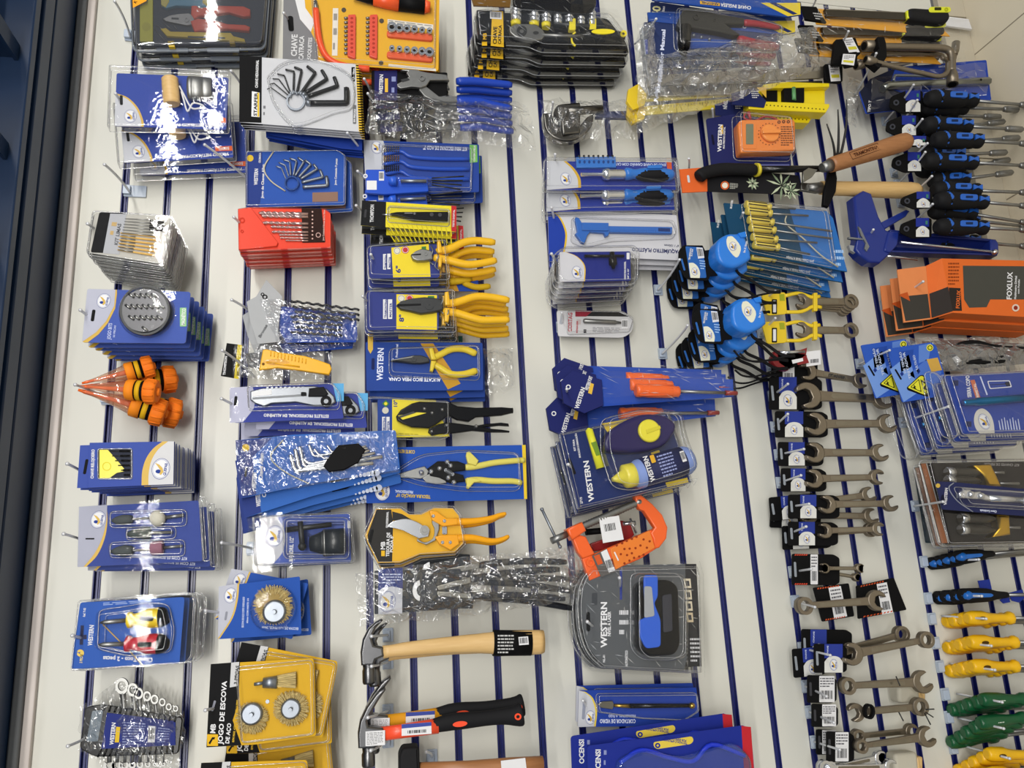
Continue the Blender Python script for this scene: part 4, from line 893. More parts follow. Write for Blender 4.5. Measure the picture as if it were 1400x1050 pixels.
# --- wire cup brush
g = zz(1, 3)
def wire_cup(t, f, cx, cy, R, rc, h0, seed=1, oy=0, parent=None, cupoff=(0, 0)):
    rr = random.Random(seed); m = MB('#D2BE84')
    for i in range(320):
        a = rr.uniform(0, 2*math.pi); r0 = R*rr.uniform(.45, .8); r1 = R*rr.uniform(.86, 1.04)
        m.tube(f, [(cx+r0*math.cos(a), cy+oy+r0*math.sin(a), h0+rr.uniform(0, 5)), (cx+r1*math.cos(a+rr.uniform(-.12, .12)), cy+oy+r1*math.sin(a+rr.uniform(-.12, .12)), h0+rr.uniform(-2, 3))], .55, n=3, cap=False)
    m.lathe(f, (cx, cy+oy, h0-3), (cx, cy+oy, h0+2), [(0, R*.8), (1, R*.85)], '#9A8148', n=24); m.build('wire_bristles', parent or t)
    c = MB('zinc'); x, y = cx+cupoff[0], cy+cupoff[1]; c.lathe(f, (x, y, h0+1), (x, y, h0+7), [(0, rc), (.5, rc), (1, rc*.8)], n=26); c.lathe(f, (x, y, h0+7), (x, y, h0+14), [(0, rc*.22), (1, rc*.18)], n=10); c.build('steel_cup', parent or t)
def copo():
    f = Pix(.09, (352, 835)); t = thing('wire_cup_brush_pack', 'x', 'wire brush', 352, 835, .09)
    c = MB('#1F4EA6').prism(f, rq([(300, 802), (410, 788), (412, 867), (298, 874)], 3), -2, -1); A = spl([(327, 798), (325, 820), (318, 845), (301, 872)], 5); c.flat(f, [(300, 802)]+A+[(298, 874)], -.8, 'gold'); c.flat(f, [(299, 802)]+[(x-2.5, y) for x, y in A]+[(298, 870)], -.6, '#B9BBC8')
    c.logo(f, 315, 814, 10, 86, -.4); c.textfit(f, 'ESCOVA DE AÇO COPO ONDULADO', 333, 858, 42, 2.8, '#C8D2EC', 88, -.6); c.textfit(f, '60mm COM HASTE 1/4', 339, 852, 34, 2.4, '#C8D2EC', 88, -.6); c.textfit(f, 'ESCOVA DE AÇO PINCEL 24mm', 408, 858, 50, 3.4, '#C8D2EC', 178, -.6); slot(c, f, 309, 842, 3, 12, 86, -.3, '#8A8C98'); c.build('card', t)
    wire_cup(t, f, 374, 828, 27, 16.5, 5, 4, -1, cupoff=(2, 8))
    m = MB('film'); m.lathe(f, (374, 832, 0), (374, 832, 24), [(0, 33), (.2, 30), (.9, 29), (1, 24)], n=30); m.build('blister', t); return t
t = copo(); stack(t, 'blue card with round brass wire cup brush', 3, .022, offs=[(.0, -.012, -18), (.014, .008, 2)], group='blue carded cup brushes')
hook((281, 835), (320, 842), .13, 'chrome hook through the blue carded cup brushes', plate=False)
# --- yellow brush sets
def jogo():
    f = Pix(.12, (360, 960)); t = thing('wire_brush_set', 'x', 'wire brush', 360, 960, .12)
    c = MB('#D2A41E').prism(f, rq([(288, 908), (428, 900), (430, 910), (432, 1006), (350, 1018), (282, 1022)], 3), -2, -1); c.flat(f, [(288, 908), (328, 905), (326, 960), (318, 985), (330, 1019), (282, 1022)], -.8, 'black')
    c.flat(f, [(316, 906), (327, 905), (325, 938), (314, 940)], -.6, '#C8C8CA'); c.textfit(f, '3 PEÇAS', 324, 936, 26, 4.4, 'black', 84, -.3); c.textfit(f, 'JOGO DE ESCOVA', 304, 1017, 86, 6.6, 'white', 86, -.5); c.textfit(f, 'DE AÇO', 313, 1017, 28, 5.4, 'white', 84, -.5); c.textfit(f, 'RPM MAX. 4.500 COM HASTE / 6.0MM', 320, 1015, 58, 2.8, '#D8B030', 84, -.5)
    c.flat(f, rrect(283, 1004, 298, 1020, 1), -.5, '#E0B020'); c.flat(f, [(285, 1016), (290, 1008), (294, 1008), (293, 1011), (291, 1011), (287, 1018)], -.3, 'black'); c.textfit(f, 'MB', 294, 1003, 13, 7, 'white', 86, -.3); slot(c, f, 292, 965, 3, 14, 80, -.3, '#8A8C98'); c.build('card', t)
    wire_cup(t, f, 345, 975, 22, 15, 3, 8, 6); wire_cup(t, f, 398, 968, 24, 14, 3, 9)
    b = MB('#D2BE84'); rr = random.Random(3)
    for i in range(110): y = rr.uniform(-9, 9); b.tube(f, [(378, 931+y*.8, 4+rr.uniform(-4, 4)), (405, 929+y*1.2, 4+rr.uniform(-5, 5))], .6, n=3, cap=False)
    b.prism(f, [(380, 923), (402, 920), (402, 938), (380, 940)], 1, 4, '#m8F7236'); b.build('end_brush_bristles', t)
    z = MB('zinc'); z.tube(f, [(360, 933, 5), (379, 932, 5)], [7, 9], n=12); z.tube(f, [(348, 935, 5), (361, 933, 5)], 2.4, n=8); z.build('end_brush_shank', t)
    p = MB('film'); p.prism(f, rq([(322, 912), (428, 902), (430, 1004), (330, 1016)], 8), -.8, 12, bev=5, step=3, bottom=False); p.build('blister', t); return t
t = jogo(); stack(t, 'yellow card of three steel wire brushes', 6, .02, offs=[(.028, -.012, -14), (.026, .022, 0), (.03, .145, 4), (.012, .155, -6), (-.01, .18, 2)], group='yellow wire brush sets')
dup(t, 'yellow card of three wire brushes cut off by the bottom edge of the photo', -.012, .16, .005, -3, group='yellow wire brush sets')
hook((281, 971), (314, 962), .15, 'chrome hook through the yellow wire brush sets', plate=False)
# ================================================================ third column: pliers and hammers
g = zz(1, 0)
def handle(t, f, P, r, m, parent=None, flat=.9, label=None, name='handle'):
    """rubber grip swept through pixel points (x, y[, h])"""
    P = spl([p if len(p) > 2 else (p[0], p[1], 0) for p in P], 5); n = len(P); R = []
    for i in range(n):
        k = i/(n-1); e = min(1, min(k, 1-k)*14+.72); R.append((r[0]*(1-k)+r[1]*k)*e if isinstance(r, tuple) else r*e)
    return MB(m).tube(f, P, R, n=12, flat=flat).build(name, parent or t, label)
# --- water pump pliers in bags
def pump():
    f = Pix(.11, (600, 140)); t = thing('water_pump_pliers', 'x', 'pliers', 600, 140, .11)
    c = MB('black').prism(f, rq([(508, 95), (612, 98), (611, 140), (508, 138)], 2), -3, -2); c.flat(f, [(512, 96), (543, 95), (543, 136), (512, 136)], -1.8, '#1D1D55'); c.textfit(f, 'WESTERN', *one(g, 692, 512), 27, 5, 'white', 88, -1.5); c.flat(f, g(705, 425, 722, 425, 722, 500, 705, 500), -1.6, '#D9B040'); c.lines(f, g(742, 400, 765, 400, 765, 520, 742, 520), 2, '#8E97C6', -1.5); c.build('header_card', t)
    s = MB('steel'); s.prism(f, g(770, 470, 800, 455, 835, 430, 820, 410, 830, 400, 790, 395, 820, 388, 880, 392, 900, 400, 940, 408, 1040, 420, 1055, 450, 950, 450, 930, 480, 900, 490, 850, 485, 790, 495, 772, 485), 0, 5, bev=1)
    s.prism(f, g(900, 480, 930, 475, 1000, 530, 1100, 530, 1100, 560, 980, 560, 920, 530, 890, 495), -3, 2, bev=1); s.ring(f, *one(g, 905, 440), 2, 4.4, 5, 6.5); s.prism(f, g(790, 448, 830, 440, 840, 450, 800, 462), 5, 5.4, 'dark_steel')
    s.build('jaws', t)
    handle(t, f, [one(g, 1095, 445), one(g, 1200, 445), one(g, 1300, 455), one(g, 1400, 465)], (6, 5), '#g1C3FA8'); handle(t, f, [one(g, 1095, 548)+(-2,), one(g, 1220, 552)+(-2,), one(g, 1300, 570)+(-2,), one(g, 1400, 590)+(-2,)], (6, 5), '#g1C3FA8')
    return t
t = pump(); t['group'] = 'blue handled water pump pliers'; stack(t, 'blue handled water pump pliers on black header card', 4, .018, offs=[(.003, .008, 0), (.008, .02, 2), (.014, .034, 4)], group='blue handled water pump pliers')
f = Pix(.12, (600, 150)); b = MB('bag').bag(f, [(500, 135), (720, 130), (735, 195), (640, 205), (505, 180)][:4] and [(505, 120), (725, 140), (735, 200), (500, 180)], 12, 6, 9, seed=3, base=-6)
o = b.build('plastic_bag'); tag(o, 'crumpled clear bag over the blue water pump pliers', 'plastic bag')
hook((498, 108), (512, 145), .14, 'upper chrome hook at the head of the water pump pliers', plate=False); hook((503, 128), (515, 160), .13, 'lower chrome hook at the head of the water pump pliers', plate=False)
# --- mini steel brushes
def minib():
    f = Pix(.08, (575, 230)); t = thing('mini_brush_card', 'x', 'wire brush set', 575, 230, .08)
    c = MB('#24408F').prism(f, rq([(497, 191), (655, 197), (655, 262), (500, 268)], 2), -2, -1); c.flat(f, [(497, 191), (524, 192), (530, 210), (520, 240), (500, 262)], -.8, '#BFC2CC'); c.logo(f, *one(g, 660, 805), 9, 88, -.5); c.flat(f, g(1168, 790, 1210, 792, 1212, 885, 1170, 890), -.7, '#6FAE5A'); c.textfit(f, 'CONTÉM 3 PEÇAS', *one(g, 1198, 882), 22, 2.6, 'white', 88, -.5)
    c.textfit(f, 'KIT MINI ESCOVAS DE AÇO 7"', *one(g, 1155, 805), 60, 5, '#D6DCF2', 178, -.6); c.build('card', t)
    for i, col in enumerate(('#mA9A08A', '#mC79B45', '#r1A1A1C')):
        y = 820+i*55; b = MB(col)
        for k in range(8):
            a = one(g, 700+k*11, y+10-i*3); 
            for q in range(3): b.tube(f, [(a[0], a[1]-4+q*3, 2), (a[0]+.6, a[1]-4+q*3, 7)], .8, n=4)
        hd = MB('#g1E4BB4'); hd.tube(f, spl([one(g, 695, y+30)+(1,), one(g, 790, y+10)+(1,), one(g, 850, y+40)+(1,), one(g, 1000, y+52)+(1,), one(g, 1165, y+52)+(1,)], 4), 2.9, n=8); h = hd.build('brush_handle', t); b.build('bristles', h)
    MB('film').prism(f, rq([(522, 198), (646, 204), (644, 262), (522, 262)], 5), -.8, 8, bev=3, step=3, bottom=False).build('blister', t); return t
t = minib(); stack(t, 'blue card of three mini steel brushes', 2, .03, offs=[(.012, .012, 1)], group='mini brush cards')
def tester():
    f = Pix(.11, (565, 258)); t = thing('precision_screwdriver_set', 'x', 'screwdriver set', 565, 258, .11)
    c = MB('#g2450C0').prism(f, rq([(500, 232), (526, 232), (528, 241), (584, 243), (586, 262), (526, 266), (500, 264)], 2), -3, 1, bev=1); c.flat(f, g(605, 990, 660, 990, 660, 1040, 605, 1040), 1.2, 'white'); c.barcode(f, g(672, 940, 700, 940, 700, 990, 672, 990), 1.2); c.ring(f, *one(g, 598, 965), 1.5, 3, 1, 1.4, 'white'); c.build('case', t)
    h = MB('film_clear'); h.lathe(f, one(g, 760, 1000)+(5,), one(g, 960, 1000)+(5,), [(0, 6), (.05, 7), (.8, 7), (1, 3)], n=12); h.build('clear_handle', t); k = MB('#g2A5CD0'); k.lathe(f, one(g, 722, 1000)+(5,), one(g, 765, 1000)+(5,), [(0, 3), (.3, 6), (1, 7)], n=12); k.build('blue_cap', t)
    MB('zinc').tube(f, [one(g, 790, 1000)+(5,), one(g, 930, 1000)+(5,)], 2.4, n=8).build('inner_lamp', t)
    for k in range(4):
        MB('dark_steel').tube(f, [one(g, 960, 980+k*12)+(3,), one(g, 1135-k*6, 970+k*24)+(3,)], 1.0, n=6).build('bit_shaft', t)
    return t
t = tester(); stack(t, 'blue cased precision screwdriver tester with clear handle', 3, .018, offs=[(0, .032, 3), (.004, .06, 2)], group='blue screwdriver testers')
hook((475, 182), (507, 228), .15, 'long chrome hook reaching to the mini brush card'); hook((489, 234), (512, 262), .12, 'chrome hook through the blue screwdriver testers', plate=False)
# --- Thompson testers
g = zz(1, 1)
def thom():
    f = Pix(.12, (560, 300)); t = thing('voltage_tester_card', 'x', 'voltage tester', 560, 300, .12)
    c = MB('#E3D322').prism(f, [(495, 274), (624, 282), (624, 317), (493, 308)], -1.2, -.2); c.flat(f, [(495, 274), (528, 276), (527, 311), (493, 308)], 0, 'black'); c.flat(f, [(617, 281), (624, 282), (624, 317), (617, 316)], 0, '#B8252A')
    for k in range(14):
        c.flat(f, g(712+k*27, 166+k*2, 716+k*27, 166+k*2, 760+k*24, 232+k*1, 752+k*24, 232+k*1), .05, '#CDBC1E')
    c.textfit(f, 'THOMPSON', *one(g, 642, 168), 24, 5, 'white', 88, .3); c.textfit(f, 'TESTE DIGITAL', *one(g, 1084, 195), 24, 2.4, 'white', 88, .3); slot(c, f, *one(g, 598, 120), 3, 12, 80, .3, '#3A3A3E'); c.build('card', t)
    k = MB('black_gloss'); k.prism(f, rq(g(735, 128, 770, 122, 1050, 120, 1048, 170, 860, 165, 770, 142, 738, 136), 1.5), 1, 7, bev=1.2); k.flat(f, ell(*one(g, 865, 132), 1.6), 7.1, '#6A6A6C'); k.flat(f, ell(*one(g, 958, 137), 2.6), 7.1, '#3E3E42'); k.flat(f, ell(*one(g, 1003, 139), 2.6), 7.1, '#3E3E42'); k.flat(f, g(810, 128, 855, 128, 855, 132, 810, 132), 7.1, '#8A8A8C'); h = k.build('tester_body', t)
    MB('chrome').tube(f, [one(g, 690, 133)+(4,), one(g, 740, 133)+(4,)], [.7, 1.6], n=6).build('probe', h)
    p = MB('film'); p.prism(f, rq([(494, 273), (625, 281), (625, 319), (492, 312)], 2), 0, .3); p.prism(f, rq([(530, 283), (615, 288), (614, 310), (530, 304)], 4), .2, 9, bev=3, bottom=False); p.build('blister', t); return t
t = thom(); stack(t, 'yellow and black voltage tester card', 3, .02, offs=[(.002, .008, .5), (.02, .028, 1.5)], group='yellow and black voltage tester cards')
hook((487, 281), (502, 300), .145, 'chrome hook through the voltage tester cards', plate=False)
# --- yellow handled pliers on blister cards
def tramontina(kind, w, at, polys, handles, num, hookat):
    f = Pix(w, at); t = thing('blister_pliers', 'x', 'pliers', *at, w); P = polys
    c = MB('#28347E').prism(f, P['card'], -2, -1); c.flat(f, P['yellow'], -.8, '#E6CE2E'); c.flat(f, P['tag1'], -.7, 'white'); c.flat(f, P['tag2'], -.7, 'white')
    a = P['tag1'][3]; c.textfit(f, 'TRAMONTINA', a[0]+4.6, a[1]-1, 19 if kind == 6 else 26, 3, '#28347E', 88, -.5); a = P['tag2'][3]; c.textfit(f, 'MASTER', a[0]+4.6, a[1]-2, 15 if kind == 6 else 20, 3, '#28347E', 88, -.5)
    c.textfit(f, str(kind)+'"', *num, 10, 6.5, '#28347E', 88, -.5)
    (x, y), (x2, y2) = P['seals']; c.flat(f, ell(x, y, 5), -.6, '#D9D6C8'); c.ring(f, x, y, 3.6, 4.2, -.6, -.4, '#8A8878'); c.flat(f, ell(x2, y2, 5), -.6, '#B9343C'); c.ring(f, x2, y2, 3.6, 4.2, -.6, -.4, 'white'); c.flat(f, P['flag'], -.6, '#3E7A3A'); c.build('card', t)
    j = MB(P['jm']); j.prism(f, P['jaw'], 0, 7, bev=1.6, step=3); j.prism(f, P['slit'], 7, 7.2, 'black'); j.ring(f, *P['piv'], 1, P['pr'], 7, 7.8); jw = j.build('jaws', t)
    for hp, gp in handles:
        h = handle(t, f, hp, (5.8, 5.2), 'rubber_yellow'); MB('rubber_yellow').prism(f, gp, -1, 8, bev=2, step=3).build('finger_guard', h)
    p = MB('film'); p.prism(f, P['shell'], -1, 10, bev=6, step=3, bottom=False); p.prism(f, inset(P['shell'], -2), -1.6, -.9); p.build('blister', t)
    for k in range(2):
        x, y = P['ties'][k]; MB('zinc').tube(f, spl([(x, y, 2), (x+2, y+10, 9), (x-2, y+20, 3), (x+3, y+28, 8)], 4), .8, n=5).build('wire_tie', t)
    return t
six = dict(card=rq(g(610, 300, 1000, 285, 1005, 470, 620, 475), 5), yellow=g(740, 305, 945, 285, 955, 465, 750, 468), tag1=g(695, 340, 712, 340, 712, 425, 695, 425), tag2=g(718, 338, 736, 338, 736, 423, 718, 423), seals=(one(g, 772, 322), one(g, 817, 318)), flag=g(905, 300, 930, 298, 932, 325, 908, 326), jm='steel',
    jaw=g(845, 355, 870, 335, 905, 322, 940, 328, 960, 335, 965, 380, 920, 388, 880, 388, 855, 378), slit=g(848, 354, 900, 350, 900, 358, 850, 360), piv=one(g, 925, 350), pr=3, shell=rq(g(608, 298, 680, 290, 1040, 262, 1060, 480, 760, 485, 612, 478), [7, 3, 5, 5, 3, 7]), ties=(one(g, 955, 300), one(g, 985, 330)))
t = tramontina(6, .10, (590, 362), six, [([one(g, 985, 330), one(g, 1060, 312), one(g, 1130, 280), one(g, 1200, 268), one(g, 1308, 278)], g(988, 275, 1005, 272, 1018, 345, 990, 345)), ([one(g, 970, 360), one(g, 1050, 375), one(g, 1150, 398), one(g, 1230, 392), one(g, 1315, 375)], g(995, 365, 1018, 368, 1010, 425, 995, 420))], one(g, 790, 445), None)
stack(t, 'six inch diagonal cutter blister with yellow handles', 3, .026, offs=[(.002, .010, 0), (.004, .012, 1)], group='six inch diagonal cutter blisters')
eight = dict(card=rq(g(600, 545, 1000, 560, 1000, 760, 605, 755), 5), yellow=g(768, 560, 990, 565, 990, 755, 768, 750), tag1=g(695, 588, 716, 588, 716, 695, 695, 695), tag2=g(722, 588, 745, 588, 745, 695, 722, 695), seals=(one(g, 795, 583), one(g, 840, 583)), flag=g(940, 570, 975, 570, 975, 590, 940, 590), jm='dark_steel',
    jaw=g(768, 628, 790, 608, 850, 592, 920, 585, 980, 590, 1020, 600, 1020, 655, 960, 668, 900, 675, 840, 660, 790, 650), slit=g(770, 625, 900, 622, 900, 632, 770, 638), piv=one(g, 945, 632), pr=6, shell=rq(g(600, 540, 700, 540, 1085, 535, 1095, 770, 800, 765, 605, 770), [9, 3, 5, 5, 3, 9]), ties=(one(g, 1010, 565), one(g, 1040, 630)))
t = tramontina(8, .12, (600, 430), eight, [([one(g, 1030, 615), one(g, 1100, 605), one(g, 1200, 575), one(g, 1290, 578), one(g, 1385, 595)], g(1030, 558, 1050, 555, 1060, 630, 1030, 630)), ([one(g, 1020, 655), one(g, 1100, 665), one(g, 1220, 700), one(g, 1300, 702), one(g, 1385, 700)], g(1030, 645, 1058, 645, 1050, 720, 1028, 718))], one(g, 808, 712), None)
stack(t, 'eight inch combination pliers blister with yellow handles', 4, .022, offs=[(-.003, .0, 0), (.006, .006, .5), (.012, .012, 1)], group='eight inch combination pliers blisters')
hook((496, 405), (510, 430), .15, 'chrome hook through the eight inch pliers blisters', plate=False); hook((507, 348), (514, 375), .12, 'chrome hook through the six inch cutter blisters', plate=False)
f = Pix(.05, (580, 385)); t = thing('diagonal_cutter_card', 'blue diagonal cutter card showing below the six inch blisters', 'pliers', 580, 385, .05)
c = MB('#1F449E').prism(f, rq(g(612, 470, 1215, 470, 1215, 545, 615, 545), 2), -1, 0); c.textfit(f, 'ALICATE CORTE DIAGONAL 6"', *one(g, 905, 508), 50, 4, '#D6DCF2', 178, .3); c.flat(f, g(1010, 470, 1080, 470, 1110, 545, 1050, 545), .2, '#B88A2A'); c.build('card', t)
handle(t, f, [one(g, 900, 485)+(4,), one(g, 1000, 500)+(4,), one(g, 1100, 495)+(4,), one(g, 1175, 480)+(4,)], 5, '#C8A620'); handle(t, f, [one(g, 1130, 500)+(2,), one(g, 1200, 525)+(2,), one(g, 1280, 520)+(2,)], 4.4, '#C8A620')
f = Pix(.05, (570, 465)); t = thing('green_pliers_card', 'dark green card edge showing below the eight inch pliers blisters', 'card', 570, 465, .05)
c = MB('#123A2E').prism(f, g(610, 765, 1130, 790, 1130, 822, 610, 815), -1, 0); c.flat(f, g(612, 770, 640, 770, 640, 850, 625, 880, 612, 860), .2, 'gold')
for k in range(9): c.flat(f, g(730+k*40, 790, 735+k*40, 790, 735+k*40, 818, 730+k*40, 818), .2, '#9FC0A8')
c.build('card', t)
# --- long nose pliers on blue card
def longnose():
    f = Pix(.08, (583, 505)); t = thing('long_nose_pliers_card', 'x', 'pliers', 583, 505, .08)
    c = MB('#22418F').prism(f, rq([(500, 467), (660, 468), (661, 533), (501, 534)], 2), -3, -2); c.flat(f, g(900, 828, 970, 828, 1120, 1048, 1050, 1080), -1.8, '#B88A2A'); c.flat(f, g(612, 790, 640, 790, 640, 860, 626, 885, 612, 860), -1.7, 'gold')
    c.textfit(f, 'WESTERN', *one(g, 692, 1030), 44, 8.2, '#D6DCF2', 88, -1.6); c.textfit(f, 'Profissional', *one(g, 775, 905), 18, 3, '#D6DCF2', 88, -1.6); c.textfit(f, 'ALICATE BICO MEIA CANA', *one(g, 1010, 1020), 71, 4.6, '#E8ECFA', 179, -1.6); slot(c, f, *one(g, 640, 940), 4, 16, 88, -1.5, '#0E1C50'); c.build('card', t)
    j = MB('dark_steel'); j.prism(f, g(735, 928, 800, 912, 860, 900, 900, 900, 945, 915, 945, 938, 900, 945, 860, 945, 800, 938, 735, 932), 0, 6, bev=1.2, step=2); j.ring(f, *one(g, 862, 922), 1, 3.5, 6, 7); jw = j.build('jaws', t); MB('steel').prism(f, g(738, 927, 860, 906, 862, 912, 740, 930), 6, 6.4).build('jaw_edge', jw)
    h = handle(t, f, [one(g, 965, 912), one(g, 1010, 890), one(g, 1070, 862), one(g, 1140, 862), one(g, 1205, 888)], (4.6, 5), '#gDCC234'); MB('#gDCC234').prism(f, g(942, 862, 965, 858, 985, 925, 955, 925), -1, 7, bev=2).build('finger_guard', h)
    h = handle(t, f, [one(g, 965, 940), one(g, 1010, 965), one(g, 1070, 998), one(g, 1140, 998), one(g, 1208, 978)], (4.6, 5), '#gDCC234'); MB('#gDCC234').prism(f, g(955, 930, 985, 932, 965, 990, 948, 985), -1, 7, bev=2).build('finger_guard', h)
    p = MB('film'); p.prism(f, rq([(532, 476), (655, 472), (656, 520), (532, 514)], 8), -1.8, 10, bev=5, step=3, bottom=False); p.build('blister', t); return t
t = longnose(); stack(t, 'blue card with yellow handled long nose pliers', 3, .02, offs=[(.006, .012, 1), (.01, .015, 0)], group='long nose pliers cards')
f = Pix(.04, (683, 500)); o = MB('bag').bag(f, [(662, 478), (700, 474), (706, 530), (664, 545)], 5, 6, 9, seed=31).build('plastic_bag'); tag(o, 'crumpled clear plastic sticking out right of the long nose pliers card', 'plastic bag')
# --- locking pliers
g = zz(1, 2)
t = thing('locking_pliers', 'black locking pliers on blue and yellow blister card', 'pliers', 605, 570, .07); f = Pix(.07, (605, 570))
c = MB('#1E3F8E').prism(f, rq(g(665, 85, 990, 90, 1010, 290, 665, 290), 3), -3, -2); c.flat(f, g(745, 86, 985, 92, 990, 130, 1060, 290, 745, 295), -1.8, '#E2D13A'); c.textfit(f, '10"', *one(g, 772, 132), 10, 5, '#1E3F8E', 88, -1.6); c.flat(f, g(690, 110, 710, 90, 730, 110, 710, 130), -1.7, '#3E7A3A'); c.flat(f, ell(*one(g, 710, 110), 2.2), -1.5, '#E2D13A'); c.flat(f, ell(*one(g, 708, 147), 4.5), -1.7, '#C9C6B8')
c.flat(f, g(690, 182, 708, 182, 708, 280, 690, 280), -1.7, 'white'); c.flat(f, g(713, 182, 731, 182, 731, 280, 713, 280), -1.7, 'white'); c.textfit(f, 'TRAMONTINA', *one(g, 705, 278), 23, 3, '#1E3F8E', 88, -1.5); c.textfit(f, 'MASTER', *one(g, 728, 276), 18, 3, '#1E3F8E', 88, -1.5); c.lines(f, g(760, 268, 890, 276, 888, 290, 760, 284), 2, '#8A7E2A', -1.6); c.build('card', t)
j = MB('black_gloss'); j.prism(f, g(765, 185, 790, 150, 850, 115, 890, 105, 1000, 108, 1060, 112, 1100, 130, 1200, 138, 1340, 135, 1400, 140, 1402, 165, 1340, 180, 1200, 190, 1160, 215, 1100, 205, 1050, 180, 980, 230, 940, 250, 850, 245, 800, 225, 770, 208), 0, 7, bev=1.8, step=2); j.prism(f, g(775, 183, 880, 165, 930, 168, 800, 205), 7, 7.3, '#E2D13A'); j.prism(f, g(780, 186, 860, 160, 870, 168, 785, 196), 7.3, 7.8, 'dark_steel')
up = j.build('fixed_handle', t); k = MB('black_gloss'); k.prism(f, g(945, 250, 1000, 225, 1040, 215, 1090, 220, 1200, 235, 1280, 250, 1340, 255, 1384, 262, 1384, 270, 1280, 270, 1180, 262, 1090, 275, 1000, 280, 960, 288, 940, 270), -2, 4, bev=1.4); k.prism(f, g(1170, 235, 1260, 222, 1340, 215, 1380, 220, 1384, 235, 1330, 232, 1250, 240, 1190, 252), -4, 1, bev=1); k.build('moving_handle', t)
for x, y in ((918, 145), (960, 168), (1015, 150), (958, 268), (1038, 235), (1200, 240)): MB('steel').lathe(f, one(g, x, y)+(4,), one(g, x, y)+(9,), [(0, 2.6), (.6, 2.6), (1, 1)], n=12).build('rivet', t); s = MB('steel').tube(f, [one(g, 1370, 152)+(3,), one(g, 1402, 152)+(3,)], [3, 4], 'black', 10).build('adjusting_screw', t)
p = MB('film'); p.prism(f, rq(g(608, 75, 700, 75, 1060, 100, 1060, 290, 1000, 310, 612, 300), 6), -2, 9, bev=5, step=3, bottom=False); p.build('blister', t)
# --- aviation snips
def snips():
    f = Pix(.07, (610, 648)); t = thing('aviation_snips_card', 'aviation snips with pale yellow handles on a long blue card', 'snips', 610, 648, .07)
    c = MB('#1E4CA8').prism(f, rq([(499, 612), (716, 608), (720, 682), (501, 688)], 2), -3, -2); c.flat(f, [(714, 608), (719, 608), (721, 682), (717, 682)], -1.8, '#E0C030'); c.logo(f, *one(g, 692, 590), 12, 88, -1.6); c.textfit(f, 'TESOURA AVIAÇÃO 10"', *one(g, 955, 612), 47, 4.6, '#D9B82A', 177, -1.6); c.textfit(f, 'PROFISSIONAL', *one(g, 860, 588), 25, 3.6, '#C8D4F0', 177, -1.6); c.textfit(f, 'CORTE RETO', *one(g, 870, 366), 24, 4.6, '#D9B82A', 177, -1.6); c.build('card', t)
    j = MB('steel'); j.prism(f, g(740, 515, 800, 490, 880, 465, 920, 455, 945, 480, 935, 510, 900, 525, 830, 520), 0, 4, bev=1); j.prism(f, g(905, 520, 960, 490, 1030, 510, 1040, 550, 980, 555, 930, 545), 2, 6, bev=1); jw = j.build('cutting_blades', t)
    k = MB('black'); k.prism(f, g(935, 470, 990, 430, 1100, 430, 1140, 445, 1140, 480, 1050, 490, 1130, 505, 1140, 540, 1060, 550, 1000, 520, 950, 510), 3, 8, bev=1.4); k.build('compound_joint', t)
    r = MB('chrome')
    for x, y in ((900, 492), (955, 487), (1042, 435), (1060, 455), (1048, 520), (1078, 545), (1000, 470)): r.lathe(f, one(g, x, y)+(6,), one(g, x, y)+(11,), [(0, 3.4), (.6, 3.4), (1, 1)], n=12)
    for q in range(8): r.ring(f, *one(g, 1035+q*5, 480+q*3), 1.6, 2.6, 8, 9, n=10)
    r.build('bolts', t)
    handle(t, f, [one(g, 1140, 460), one(g, 1200, 455), one(g, 1300, 435), one(g, 1400, 425), one(g, 1470, 420)], (4.5, 4), '#gD9CE62'); handle(t, f, [one(g, 1145, 535), one(g, 1210, 528), one(g, 1300, 535), one(g, 1400, 535), one(g, 1455, 545)], (4.5, 4), '#gD9CE62')
    m = MB('#gD9CE62'); m.prism(f, g(1150, 378, 1165, 375, 1215, 425, 1200, 455, 1155, 440, 1145, 400), 0, 6, bev=1.5); m.prism(f, g(1150, 520, 1200, 520, 1230, 540, 1190, 545, 1160, 580, 1148, 575), 0, 6, bev=1.5); m.build('handle_guards', t)
    p = MB('film'); p.prism(f, rq(g(720, 500, 900, 390, 1130, 365, 1440, 380, 1450, 590, 1130, 590, 900, 560), 12), -1.8, 13, bev=6, step=3, bottom=False); p.build('blister', t); return t
snips()
